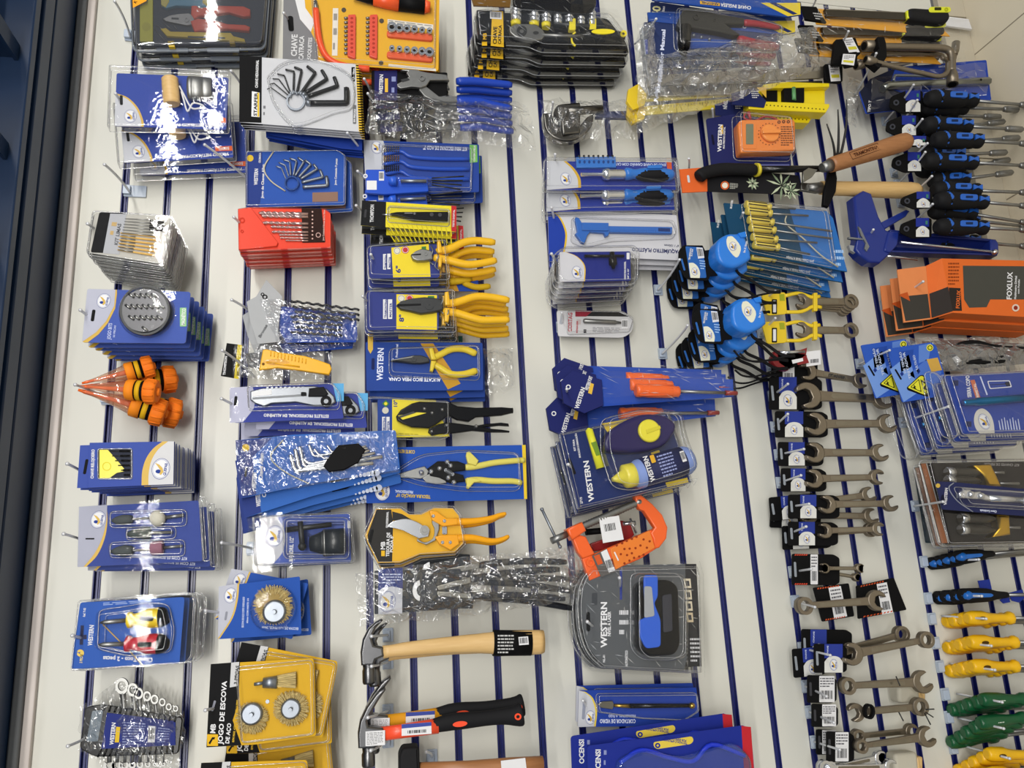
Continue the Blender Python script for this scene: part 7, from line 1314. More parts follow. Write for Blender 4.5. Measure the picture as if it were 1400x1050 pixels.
# --- yellow screwdriver set
def yset():
    f = Pix(.13, (1065, 320)); t = thing('screwdriver_set_card', 'x', 'screwdriver set', 1065, 320, .13)
    P = rq(g(280, 545, 845, 590, 880, 625, 960, 925, 900, 915, 330, 805), 2); c = MB('#12405F').prism(f, P, -3, -2); c.flat(f, g(640, 575, 845, 592, 880, 630, 958, 922, 900, 912, 720, 870, 690, 740), -1.8, '#2B68B0'); c.textfit(f, 'Jogo Chave Fenda e Phillips', *one(g, 775, 862), 38, 3.6, 'white', 171, -1.7); c.lines(f, g(885, 795, 935, 795, 950, 905, 895, 900), 3, '#9FC0E8', -1.6); c.flat(f, ell(*one(g, 388, 785), 4, 5.5), -1.8, '#D9CFA0'); c.textfit(f, 'BLISTER', *one(g, 325, 578), 12, 2.6, 'white', 80, -1.7); c.build('card', t)
    for i, (x, y, e, ey) in enumerate(((385, 568, 660, 590), (390, 603, 730, 628), (400, 652, 860, 712), (410, 695, 858, 752), (420, 745, 778, 775), (430, 788, 738, 838))):
        a, b_ = one(g, x, y)+(5,), one(g, x+115, y+12)+(5,); h = MB('#gD8C252'); h.lathe(f, a, b_, [(0, 4.4), (.03, 5.2), (.95, 5.2), (1, 3.5)], n=8)
        for q in (-1, 1): h.tube(f, [(a[0]+2, a[1]+q*1.7, 10), (b_[0]-2, b_[1]+q*1.7, 10)], .7, '#3A3010', 5)
        hd = h.build('handle', t); k = MB('#gD8C252'); k.lathe(f, b_, one(g, x+140, y+16)+(5,), [(0, 2.6), (.3, 2.6), (.5, 5.2), (.65, 2.8), (.8, 5), (1, 2)], n=10); k.build('collar', hd)
        MB('steel').tube(f, [one(g, x+135, y+15)+(5,), one(g, e, ey)+(4,)], 1.3, n=6).build('shaft', t)
    MB('#B8B4A0').tube(f, spl([one(g, 615, 620)+(3,), one(g, 612, 670)+(3,), one(g, 700, 745)+(3,), one(g, 800, 840)+(3,), one(g, 895, 905)+(3,)], 4), .9, n=6).build('bag_seam', t)
    p = MB('film'); p.prism(f, rq(g(375, 548, 830, 590, 880, 900, 420, 810), 6), -1.6, 11, bev=5, step=3, bottom=False); p.build('blister', t); return t
t = yset(); stack(t, 'teal card of six yellow handled screwdrivers', 4, .026, offs=[(.004, .016, 0), (-.012, .026, -1.5), (.004, .034, -.5)], group='yellow screwdriver set cards')
hook((1016, 291), (993, 325), .155, 'chrome hook through the teal screwdriver set cards', plate=False)
# --- tape measures
g = cz(880, 320, 5.832)
def tape(front, w, dx, dy, short, tag_=True):
    f = Pix(w, (960, 360)); t = thing('tape_measure', short, 'tape measure', 960+dx, 360+dy, w)
    G = lambda *c: [(x+dx, y+dy) for x, y in g(*c)]
    c = MB('black').prism(f, spl(G(280, 200, 285, 130, 320, 88), 3)+G(470, 90, 490, 130, 560, 120, 590, 330, 530, 335, 515, 370, 380, 362)+spl(G(380, 362, 330, 340, 290, 270), 3), -2, 0, bev=.3)
    c.prism(f, rq(G(332, 98, 470, 108, 500, 350, 370, 350), 2), 0, .4, '#2A5FA8'); c.flat(f, spl(G(358, 232, 395, 232, 430, 262, 448, 310, 445, 352), 4)+G(372, 350), .6, '#DDDCC8'); c.logo(f, *G(405, 300)[0], 5, 80, .8); c.barcode(f, G(418, 108, 468, 112, 482, 192, 432, 198), .8, 21); c.textfit(f, 'TRENA EMBORRACHADA', *G(368, 208)[0], 16, 2.4, 'white', 82, .8); c.textfit(f, '3m X 16mm', *G(385, 180)[0], 10, 2.2, 'white', 82, .8); c.lines(f, G(440, 205, 485, 210, 495, 290, 452, 285), 4, '#9FC0E8', .8); slot(c, f, *G(312, 245)[0], 2.6, 16, 98, .7, '#2A5FA8'); c.build('hang_card', t)
    b = MB('#g2A78D4'); P = spl(G(515, 190, 530, 110, 600, 60, 680, 55), 4)[:-1]+G(730, 50, 745, 90, 785, 200, 790, 250)+spl(G(790, 250, 740, 290, 660, 322, 590, 310, 530, 260, 515, 190), 4)[1:-1]; b.prism(f, P, 0, 24, bev=5, step=4); bb = b.build('case', t)
    l = MB('#DDDCC8'); q = G(600, 85, 640, 85, 700, 160, 690, 225, 660, 245, 605, 180, 590, 120); l.prism(f, spl(q+q[:1], 3)[:-1], 23.9, 24.4); l.textfit(f, '3m X 16mm', *G(735, 212)[0], 16, 2.8, 'white', 78, 24.3); l.logo(f, *G(640, 160)[0], 6, 70, 24.6); l.build('round_label', bb)
    k = MB('#2A78D4'); k.prism(f, G(680, 60, 735, 45, 745, 90, 700, 95), 4, 26, bev=1); k.build('lock_button', bb)
    s = MB('#r111114'); s.tube(f, spl([G(720, 300)[0]+(6,), G(760, 330)[0]+(3,), G(860, 380)[0]+(2,), G(980, 460)[0]+(2,), G(1080, 470)[0]+(3,)], 5), 2.2, n=8, flat=.5); s.tube(f, spl([G(640, 450)[0]+(3,), G(700, 500)[0]+(3,), G(800, 515)[0]+(2,), G(920, 490)[0]+(2,), G(1075, 462)[0]+(3,)], 5), 1.3, n=6); s.build('wrist_strap', t)
    return t
t = tape(1, .13, 0, 0, 'x'); stack(t, 'blue tape measure on black card, upper bunch', 4, .036, offs=[(.010, .012, 0), (.012, .022, 0), (.014, .028, 1)], group='upper bunch of blue tape measures')
t = tape(1, .15, 20, 87, 'x'); stack(t, 'blue tape measure on black card, lower bunch', 5, .033, offs=[(.014, -.022, -8), (.016, .022, 4), (.014, .03, 5), (.014, .034, 5)], group='lower bunch of blue tape measures')
hook((929, 355), (899, 397), .135, 'chrome hook through the upper bunch of tape measures'); hook((940, 445), (905, 484), .155, 'chrome hook through the lower bunch of tape measures')
# ================================================================ spanner column
WM = 'chrome wrench hooks'
def gtag(t, w, x0, y0, x1, y1, lx0, lx1, ang=0, white=False, red=False):
    """black hang tag of a spanner: blue print above, white arch with the badge below"""
    f = Pix(w, ((x0+x1)/2, (y0+y1)/2)); c = MB('black'); H = y1-y0
    c.prism(f, rq([(x0, y0), (x1-8, y0+1), (x1, y0+6), (x1, y1-3), (x1-6, y1), (x0, y1)], 3), -1.4, 0, bev=.3)
    if white or red:
        c.flat(f, rq([(lx0, y0+1), (lx1, y0+1), (lx1, y1-1), (lx0, y1-1)], 1), .2, 'white'); c.barcode(f, [(lx0+1, y0+H*.5), (lx1-1, y0+H*.5), (lx1-1, y1-2), (lx0+1, y1-2)], .4, 5); c.lines(f, [(lx0+1, y0+3), (lx1-1, y0+3), (lx1-1, y0+H*.45), (lx0+1, y0+H*.45)], 4, '#5A5A60', .4)
        if red:
            for k in range(6): c.flat(f, [(x0+4+k*3, y0+.5), (x0+6+k*3, y0+.5), (x0+5+k*3, y0+2.6), (x0+3+k*3, y0+2.6)], .3, '#C2412A'); c.flat(f, [(x0+4+k*3, y1-2.6), (x0+6+k*3, y1-2.6), (x0+5+k*3, y1-.5), (x0+3+k*3, y1-.5)], .3, '#C2412A')
    else:
        c.flat(f, [(lx0, y0+.5), (lx1, y0+.5), (lx1, y0+H*.5), (lx0, y0+H*.5)], .2, '#2A3A8E'); m = (lx0+lx1)/2
        c.flat(f, [(lx0, y1-.5)]+spl([(lx0, y0+H*.62), (lx0+(m-lx0)*.4, y0+H*.47), (m, y0+H*.42), (lx1-(lx1-m)*.4, y0+H*.47), (lx1, y0+H*.62)], 3)+[(lx1, y1-.5)], .4, '#D6D6D2'); c.logo(f, m, y0+H*.72, H*.16, 80, .6); c.textfit(f, 'CHAVE', lx0+5, y0+H*.4, H*.33, 2, '#C8D0EC', 88, .4)
    slot(c, f, x0+4, (y0+y1)/2, 3.2, H*.42, 88, .5, '#8A9098' if not white else '#3A3A3E'); return c.build('hang_tag', t)
def wr(lab, w, p0, p1, r0, r1, tagbox=None, ring0=False, ring1=False, a0=15, a1=15, m='satin', wd=None, group='spanners hung one above another', **kw):
    t = thing('wrench', lab, 'wrench', *p0, w, group)
    f = Ax(p0, p1, w, w); L = Vector(p1)-Vector(p0); k = 1/L.length; wd = wd or (r0*.36, r1*.36)
    mb_parent = t
    combo(t, f, 1, r0*k, r1*k, wd[0]*k, wd[1]*k, 6.5*k, m, ring0, ring1, 'forged_body', ang0=a0, ang1=a1)
    if tagbox: gtag(t, w-.008, *tagbox[:6], **(tagbox[6] if len(tagbox) > 6 else {}))
    return t
wr('largest open spanner at the top of the spanner column', .055, (1086, 540), (1220, 546), 17, 13.5, (1052, 515, 1124, 560, 1065, 1089), a0=-20, a1=-10)
wr('second spanner down, its black tag square and riveted, under the largest', .055, (1099, 580), (1225, 579), 14.5, 12.5, (1060, 562, 1132, 598, 1073, 1098), a0=20, a1=-25)
wr('third spanner down, hook crossing its blue and white tag', .05, (1099, 619), (1214, 619), 13, 11.5, (1064, 604, 1126, 637, 1078, 1100), a0=20, a1=-20)
wr('fourth spanner down, a slim one above the tilted bunch', .05, (1099, 655), (1209, 652), 12, 10, (1068, 640, 1130, 672, 1081, 1101), a0=20, a1=15)
t = wr('front spanner of the bunch with a tilted one behind', .07, (1118, 690), (1227, 688), 11.5, 10.5, (1078, 676, 1148, 709, 1094, 1116), a0=20, a1=-20)
dup(t, 'spanner tilted upward behind the front one of the bunch', -.028, -.004, -.03, 6); dup(t, 'spanner low behind the front one of the bunch, its head peeking out', -.02, .018, -.045, -2)
t = wr('small spanner below the tilted bunch', .06, (1117, 726), (1209, 723), 9.5, 9, (1078, 713, 1146, 746, 1092, 1114), a0=15, a1=15); dup(t, 'small spanner hidden right behind the one below the tilted bunch', -.004, .006, -.02, 2)
wr('tiny open spanner with a black and red tag', .06, (1120, 777), (1181, 777), 6.5, 6, (1083, 757, 1148, 800, 1108, 1118, dict(red=True)), a0=10, a1=10)
t = wr('spanner second below the tiny one, behind it on the red tag', .04, (1122, 781), (1176, 790), 6, 5.5, None)
wr('ring ended spanner lying across two black cards with orange stripes', .075, (1088, 829), (1211, 820), 10.5, 13, None, ring0=True, a1=20)
def bcard(lab, w, Q, lq):
    t = thing('spanner_card', lab, 'card', *Q[0], w); f = Pix(w, Q[0]); c = MB('black').prism(f, rq(Q, 2), -1.4, 0, bev=.3); c.flat(f, lq, .2, 'white'); c.lines(f, [mixq(lq, .1, .05), mixq(lq, .9, .05), mixq(lq, .9, .5), mixq(lq, .1, .5)], 4, '#5A5A60', .4); c.barcode(f, [mixq(lq, .1, .55), mixq(lq, .9, .55), mixq(lq, .9, .95), mixq(lq, .1, .95)], .4, 8, bg=None)
    for k in range(9):
        for s in (0.02, .94): a, b, d, e = mixq(Q, .12+k*.07, s), mixq(Q, .16+k*.07, s), mixq(Q, .14+k*.07, s+.04), mixq(Q, .10+k*.07, s+.04); c.flat(f, [a, b, d, e], .3, '#C2502A')
    c.build('card_body', t); return t
G4 = zz(3, 3)
bcard('left black card with orange stripes under the ring ended spanner', .05, G4(245, 70, 440, 45, 470, 225, 295, 255), G4(328, 70, 395, 60, 430, 225, 360, 240))
bcard('right tilted black card with orange stripes under the open spanner head', .035, G4(480, 60, 685, 15, 755, 190, 490, 240), G4(590, 50, 645, 40, 680, 205, 620, 215))
t = wr('combination spanner tilted up with blue and white tag, black mark on its shank', .08, one(G4, 400, 440), one(G4, 892, 345), 13.5, 9.8, (1113, 880, 1158, 920, 1127, 1152), ring1=True, a0=25); dup(t, 'combination spanner behind the tilted one, its ring showing just below', -.032, .006, -.03, 5)
bq = thing('spanner_card', 'black tag behind the tilted combination spanner', 'card', 1110, 880, .04); gtag(bq, .04, 1096, 860, 1165, 907, 1108, 1130)
wr('heavy open spanner hung on a white barcode tag', .07, one(G4, 388, 605), one(G4, 893, 578), 10, 14, (1104, 923, 1144, 961, 1120, 1141, dict(white=True)), ring0=True, a1=-25)
wr('combination spanner wired below the heavy one, on a black edged tag', .07, one(G4, 430, 752), one(G4, 862, 712), 11, 10.5, (1110, 962, 1146, 994, 1124, 1143, dict(white=True)), ring1=True, a0=-20)
w_ = thing('wire_tie', 'frayed wire tie sticking out past the wired combination spanner', 'wire', *one(G4, 540, 735), .075); m = MB('dark_steel'); f = Pix(.078, one(G4, 800, 730))
for p in ((690, 550, 700, 600), (850, 730, 885, 725), (850, 745, 880, 770), (845, 750, 865, 810), (705, 745, 718, 790)): MB('dark_steel').tube(f, [one(G4, p[0], p[1])+(2,), one(G4, p[2], p[3])+(6,)], .8, n=5).build('wire_strand', w_)
m.ring(f, *one(G4, 540, 740), 5, 6.5, -1, 6, 'black', n=14, ry=1.6); m.build('wire_wrap', w_)
wr('open spanner at the bottom with a white card tag in front', .075, one(G4, 470, 935), one(G4, 910, 872), 8, 12.5, (1130, 1000, 1168, 1042, 1142, 1160, dict(white=True)), ring0=True, a1=-20)
wr('open spanner behind the white card tag at the bottom', .045, one(G4, 455, 880), one(G4, 812, 845), 8, 9, (1116, 997, 1148, 1032, 1124, 1143, dict(white=True)), ring0=True, a1=20)
wr('chrome spanner cut by the bottom edge, tilted up', .06, one(G4, 300, 1055), one(G4, 640, 985), 8, 8.5, None, ring0=True, m='chrome', a1=15)
wr('chrome spanner cut by the bottom edge, lying level', .07, one(G4, 270, 1050), one(G4, 700, 1040), 9, 9, None, ring0=True, m='chrome', a1=15)
HK = [((1077, 525), (1055, 542), 'largest spanner'), ((1077, 566), (1058, 584), 'second spanner down'), ((1099, 614), (1063, 622), 'third spanner down'), ((1095, 650), (1066, 660), 'fourth spanner down'), ((1106, 689), (1071, 694), 'bunch with the tilted spanner'), ((1102, 720), (1076, 731), 'small spanner below the bunch'), ((1109, 778), (1083, 782), 'tiny spanner'), ((1114, 830), (1086, 822), 'ring ended spanner'), ((1135, 896), (1096, 886), 'tilted combination spanner'), ((1130, 952), (1101, 938), 'heavy open spanner'), ((1140, 988), (1106, 973), 'wired combination spanner'), ((1148, 1025), (1113, 1014), 'white card tags at the bottom')]
for a, b, n in HK: hook(a, b, .11, 'chrome hook holding the '+n, bend=False)
# --- yellow holders and the red one above
g = zz(3, 1)
for i, (dy, lab) in enumerate(((0, 'upper'), (39, 'lower'))):
    t = thing('spanner_holder', lab+' yellow plastic holder with black label gripping steel spanners', 'spanner set', 1055, 415+dy, .06); f = Pix(.06, (1060, 415+dy))
    G = lambda *c: [(x-(0 if i == 0 else -2), y+dy) for x, y in g(*c)]
    m = MB('#gE0C02A'); m.prism(f, rq([(1040, 402+dy), (1073, 400+dy), (1075, 430+dy), (1048, 432+dy)], 4), 0, 2, bev=.5); m.tube(f, spl([(1072, 405+dy, 1), (1090, 402+dy, 3), (1106, 408+dy, 5), (1118, 407+dy, 5)], 4), 2.4, n=8, flat=.6); m.tube(f, spl([(1074, 427+dy, 1), (1094, 427+dy, 3), (1108, 421+dy, 5), (1120, 422+dy, 5)], 4), 2.4, n=8, flat=.6); m.prism(f, rrect(1108, 403+dy, 1113, 428+dy, 1), 3, 8, bev=.6)
    m.prism(f, rrect(1054, 410+dy, 1061, 430+dy, 1), 2, 2.4, 'black'); m.prism(f, rrect(1055.5, 412+dy, 1059.5, 428+dy, .6), 2.4, 2.7, 'white'); m.flat(f, [(1064, 403+dy), (1071, 403+dy), (1072, 412+dy), (1065, 412+dy)], 2.3, '#9AA02A'); m.build('holder', t)
    for k in range(4 if i == 0 else 1):
        ff = Ax((1086+k, 412+dy+k*1.5), (1172-k*4, 413+dy+k*4), .066-k*.004); combo(t, ff, 1, .12, .11, .055, .05, .05, 'satin', False, True, 'spanner')
    hook((1060, 398+dy if i == 0 else 435), (1040, 413+dy+(0 if i == 0 else 4)), .1, 'chrome hook through the '+lab+' yellow spanner holder', bend=False)
t = thing('red_pipe_cutter', 'dark red handled tool with white barcode tag above the largest spanner', 'pipe cutter', 1075, 490, .07); f = Pix(.07, (1075, 490))
m = MB('#g7E1A20'); m.prism(f, spl(g(10, 900, 0, 930, 30, 970, 90, 985, 100, 975), 3)+g(50, 940, 40, 890, 160, 880, 190, 870, 185, 900, 200, 940, 150, 950, 140, 930, 170, 905, 60, 905, 50, 875, 20, 880), 0, 7, bev=1.4); m.build('frame', t); m = MB('black'); m.prism(f, g(50, 960, 130, 965, 195, 930, 200, 900, 110, 925), 0, 6, bev=1); m.build('grip', t); m = MB('white'); m.prism(f, g(190, 882, 275, 872, 278, 950, 200, 962), 4, 4.6); m.barcode(f, g(215, 920, 270, 915, 270, 945, 215, 950), 4.8, 12, bg=None); m.build('barcode_tag', t); MB('white').prism(f, g(112, 930, 172, 918, 175, 935, 118, 950), 7, 7.5).build('brand_sticker', t)
MB('chrome').tube(f, [one(g, 45, 890)+(8,), one(g, 180, 885)+(8,)], 2, n=8).build('screw', t)
t = wr('adjustable spanner tilted down with STARFER on its shank', .05, (1091, 506), (1186, 522), 12, 10, (1055, 488, 1118, 528, 1070, 1086, dict(white=True)), a0=-10, a1=-5)
f = Ax((1091, 506), (1186, 522), .05); m = MB('#3A3A3C'); m.textfit(f, 'STARFER', .42, .03, .24, .045, None, 0, .04); m.build('stamped_name', t)
hook((1074, 483), (1052, 500), .1, 'chrome hook through the red handled tool', bend=False)
# ================================================================ lower end of the wall (right side of the photograph)
g = zz(3, 0)
# --- files
def file_():
    f = Pix(.14, (1200, 28)); t = thing('file_card', 'x', 'file', 1200, 28, .14)
    c = MB('#D99A2C').prism(f, g(250, 38, 760, 80, 960, 150, 1002, 192, 600, 155, 270, 125), -3, -2); c.build('card', t)
    k = MB('black').prism(f, g(182, 35, 262, 40, 318, 125, 205, 108), -2, 1, bev=.3); k.textfit(f, 'FILE', *one(g, 292, 108), 12, 3, '#C8C8C8', 70, 1.3) if False else k.lines(f, g(240, 70, 290, 75, 305, 118, 260, 112), 3, '#B8B8B8', 1.3); k.build('header', t)
    m = MB('#m55524E').prism(f, g(300, 60, 742, 78, 745, 122, 312, 100), 0, 4, bev=.6); m.flat(f, g(306, 62, 740, 80, 740, 84, 306, 68), 4.2, '#m8E8A84'); m.build('blade', t)
    h = MB('#r1A1A1C'); h.prism(f, rq(g(742, 72, 770, 66, 860, 72, 905, 65, 960, 80, 972, 115, 960, 140, 920, 148, 850, 140, 780, 130, 745, 122), 4), -2, 9, bev=4, step=3); hd = h.build('handle', t)
    y = MB('#gD9DC2A'); y.prism(f, rrect(*one(g, 850, 68), *one(g, 968, 98), 4), 8.6, 9.8, bev=.5); y.flat(f, rrect(*one(g, 878, 72), *one(g, 915, 88), 1), 10, '#2A2C10'); y.ring(f, *one(g, 942, 84), 1, 2.6, 9.8, 10.2, '#A8AA20', n=12); y.build('yellow_inlay', hd); MB('#gD9DC2A').prism(f, g(738, 78, 752, 78, 756, 120, 742, 120), -1, 7, bev=1).build('collar', hd)
    MB('film').bag(f, g(270, 40, 1120, 110, 1130, 200, 300, 190), 10, 3, 4, m='film', seed=80, base=1).build('plastic_wrap', t)
    return t
t = file_(); stack(t, 'black and yellow handled file on orange card', 3, .022, offs=[(.0, .032, 1.5), (.0, .055, 1)], group='files on orange cards')
hook((1116, -2), (1098, 28), .16, 'chrome hook through the files on orange cards', bend=True, plate=False)
# --- L shaped wheel wrenches
def lwrench(lab, w, pts, sock, r=3.4, tagp=None):
    f = Pix(w, (1220, 80)); t = thing('wheel_wrench', lab, 'wheel wrench', *pts[0], w, 'L shaped wheel wrenches')
    m = MB('satin'); m.tube(f, spl([p+(0,) if len(p) == 2 else p for p in pts], 5), r, n=12); m.build('bent_bar', t)
    for a, b_, rr in sock:
        s = MB('satin'); s.lathe(f, a, b_, [(0, rr*.72), (.1, rr*.8), (.4, rr), (1, rr)], n=16); e = Vector(b_)-Vector(a); s.lathe(f, tuple(Vector(b_)+e*.01), tuple(Vector(b_)+e*.02), [(0, rr*.72), (1, rr*.72)], 'black', 12); s.build('socket', t)
    if tagp:
        c = MB('black').prism(f, tagp[0], -2, 3, bev=.4); c.prism(f, tagp[1], 3, 3.4, 'white'); c.lines(f, [mixq(tagp[1], .1, .1), mixq(tagp[1], .9, .1), mixq(tagp[1], .9, .5), mixq(tagp[1], .1, .5)], 3, '#6A6A6E', 3.6); c.flat(f, [mixq(tagp[1], .1, .6), mixq(tagp[1], .9, .6), mixq(tagp[1], .9, .8), mixq(tagp[1], .1, .8)], 3.6, '#C9C03A'); c.build('hang_tag', t)
    return t
P = lambda *c: [p for p in g(*c)]
lwrench('uppermost L shaped wheel wrench with long bar under the files', .13, P(560, 255, 760, 258, 930, 262, 985, 275, 1004, 310, 1006, 400), [(P(620, 250)[0]+(0,), P(525, 252)[0]+(0,), 6.5), (P(1008, 390)[0]+(0,), P(1008, 462)[0]+(0,), 6.5)], 4.4, (rq(P(360, 225, 470, 215, 500, 300, 400, 360, 345, 360), 2), P(400, 220, 450, 215, 492, 295, 435, 300)))
lwrench('slim L shaped wheel wrench whose small socket points up', .10, P(570, 300, 760, 295, 930, 298, 960, 320, 1010, 330, 1022, 290), [(P(1020, 300)[0]+(0,), P(1028, 235)[0]+(0,), 4.6)], 2.8)
lwrench('L shaped wheel wrench slanting down across the blue spark plug card', .15, P(560, 330, 700, 368, 850, 402, 935, 418, 978, 395, 985, 340), [(P(590, 338)[0]+(0,), P(532, 325)[0]+(0,), 5)], 2.8, (rq(P(395, 300, 480, 290, 480, 360, 420, 372), 2), P(402, 305, 470, 308, 460, 368, 392, 360)))
lwrench('dim L shaped wheel wrench lowest behind the others', .08, P(520, 350, 700, 355, 840, 320, 930, 318), [(P(540, 348)[0]+(0,), P(480, 360)[0]+(0,), 5)], 2.6, (rq(P(300, 360, 400, 350, 400, 455, 310, 450), 2), P(322, 365, 378, 365, 388, 452, 335, 455)))
for i, q in enumerate((((500, 225, 620, 212, 640, 260, 640, 380, 600, 390, 560, 300)),)):
    t = thing('socket_holder', 'black plastic clip around the heads of the wheel wrenches', 'clip', *P(590, 290)[0], .14); MB('black').prism(Pix(.145, P(590, 290)[0]), rq(P(585, 212, 625, 210, 636, 250, 640, 320, 600, 385, 545, 340, 560, 300, 600, 280), 2), -6, 4, bev=1).build('clip_body', t)
hook((1160, 43), (1126, 97), .17, 'chrome hook through the black tags of the wheel wrenches', plate=False); hook((1198, 73), (1168, 130), .17, 'long chrome hook between wheel wrenches and spark plug card', plate=False)
# --- spark plug wrench on blue card
t = thing('spark_plug_wrench_card', 'tubular spark plug wrench on a blue card above the blue screwdrivers', 'spark plug wrench', 1265, 120, .07); f = Pix(.07, (1265, 120))
c = MB('#24419C').prism(f, rq(g(690, 365, 1198, 325, 1225, 545, 540, 620, 500, 500), 2), -2, -1); c.flat(f, g(560, 430, 700, 368, 660, 480, 900, 560, 700, 600, 545, 618, 505, 500), -.8, '#1B1F33'); c.lines(f, g(1060, 525, 1200, 512, 1200, 530, 1060, 545), 2, '#D6DCF2', -.6); c.textfit(f, 'CHAVE DE VELA', *one(g, 935, 368), 14, 2.4, '#D6DCF2', 4, -.6); c.textfit(f, 'TIPO T', *one(g, 560, 612), 16, 3.4, 'white', 84, -.6); c.build('card', t)
m = MB('#mA4A8A2'); m.tube(f, [one(g, 610, 500)+(5,), one(g, 640, 482)+(5,), one(g, 900, 470)+(5,), one(g, 1190, 458)+(5,)], [4.6, 4.6, 4.4, 4.6], n=6); m.flat(f, ell(*one(g, 1130, 464), 1.6), 9.8, 'black'); m.build('hexagonal_tube', t); m = MB('zinc'); m.tube(f, spl([one(g, 662, 465)+(8,), one(g, 668, 440)+(8,), one(g, 700, 436)+(8,), one(g, 960, 440)+(7,)], 4), 1.6, n=8); m.build('tommy_bar', t)
MB('film').bag(f, g(560, 430, 1180, 350, 1190, 520, 550, 610), 10, 4, 6, m='film', seed=81, base=3).build('plastic_wrap', t)
o = MB('bag').bag(Pix(.04, (1165, 150)), g(430, 420, 520, 440, 480, 690, 430, 680), 4, 7, 6, seed=83).build('plastic_bag'); tag(o, 'strip of crumpled clear plastic hanging left of the spark plug card', 'plastic bag')
# --- blue and black ratchet screwdrivers
def bsd(lab, w, hx0, hx1, y, shx, shy, tagbox=None, r=10.2, ty=None, wide=False):
    t = thing('nut_driver', lab, 'nut driver', hx0, y, w, 'blue and black nut drivers'); f = Pix(w, (hx0, y)); L = hx1-hx0; dy = (shy-y)/(shx-hx0)*L if shx > hx0 else 0
    A, B = (hx0, y, 6), (hx1, y+dy*.6, 6)
    h = MB('#r141416'); h.lathe(f, A, B, [(0, r*.45), (.03, r*.75), (.12, r*.98), (.3, r*1.02), (.55, r*.98), (.72, r*.78), (.82, r*.68), (.9, r*.86), (.96, r*.86), (1, r*.6)], n=18); hd = h.build('rubber_handle', t)
    b = MB('#g1E5CB8'); b.prism(f, rq([(hx0+L*.36, y-4+dy*.2), (hx0+L*.70, y-4+dy*.4), (hx0+L*.70, y+4+dy*.4), (hx0+L*.36, y+4+dy*.2)], 3), 6+r*.5, 6.6+r, bev=.4); b.flat(f, rq([(hx0+L*.46, y-1.6+dy*.3), (hx0+L*.60, y-1.6+dy*.3), (hx0+L*.60, y+1.6+dy*.3), (hx0+L*.46, y+1.6+dy*.3)], .6), 6.8+r, '#12264C')
    b.lathe(f, (hx0+L*.06, y, 6.5), (hx0+L*.28, y+dy*.1, 6.5), [(0, r*.4), (.3, r*.85), (.7, r*1.0), (1, r*.9)], n=14)
    u, v = hx0+L*.86, y+dy*.5; b.prism(f, [(u-6, v-3.4), (u, v-1), (u+6, v-3.6), (u+6, v+3.6), (u, v+1), (u-6, v+3.4)], 6+r*.7, 6.5+r*.86); b.build('blue_inlay', hd)
    MB('#r141416').ring(f, hx0+L*.14, y, r*.62, r*.95, 12, 16, a0=-.9, a1=.9, n=8).build('hang_loop', hd)
    s = MB('steel'); S0 = (hx1-2, y+dy*.6, 6); S1 = (shx, shy, 6); s.tube(f, [S0, S1], 2.0, n=10); V = Vector(S1)-Vector(S0); n_ = V.length
    k = Vector(S0)+V*(1-24/n_ if n_ > 40 else .6); s.lathe(f, tuple(k), S1, [(0, 2.2), (.1, 3.6), (.16, 2.6), (.2, 3.8), (.5, 3.8), (.9, 3.6), (1, 2)], n=12); s.build('shaft', t)
    if tagbox: 
        x0, y0, x1, y1 = tagbox; ff = Pix(w-.005, (x0, y0)); c = MB('black').prism(ff, rq([(x0-20, y0+8), (x0, y0), (x1+4, y0), (x1+4, y1), (x0-4, y1+2), (x0-22, y1-6)], 4), -1.4, 0, bev=.3)
        m = (y0+y1)/2-1; c.flat(ff, [(x0, y0), (x1, y0), (x1, m), (x0, m)], .2, '#22308A'); c.flat(ff, [(x0, y1)]+spl([(x0, m+5), (x0+4, m+1), ((x0+x1)/2, m-1), (x1-4, m+1), (x1, m+5)], 3)+[(x1, y1)], .4, '#D6D6D2'); c.logo(ff, (x0+x1)/2, m+7, 3.6, 80, .6); c.flat(ff, [(x1-5, y0+4), (x1-2, y0+4), (x1-2, y0+9), (x1-5, y0+9)], .4, '#3E7A6A'); c.ring(ff, x0-13, (y0+y1)/2+2, 2, 4, .1, .5, '#3A3C44', n=10); c.build('hang_tag', t)
    return t
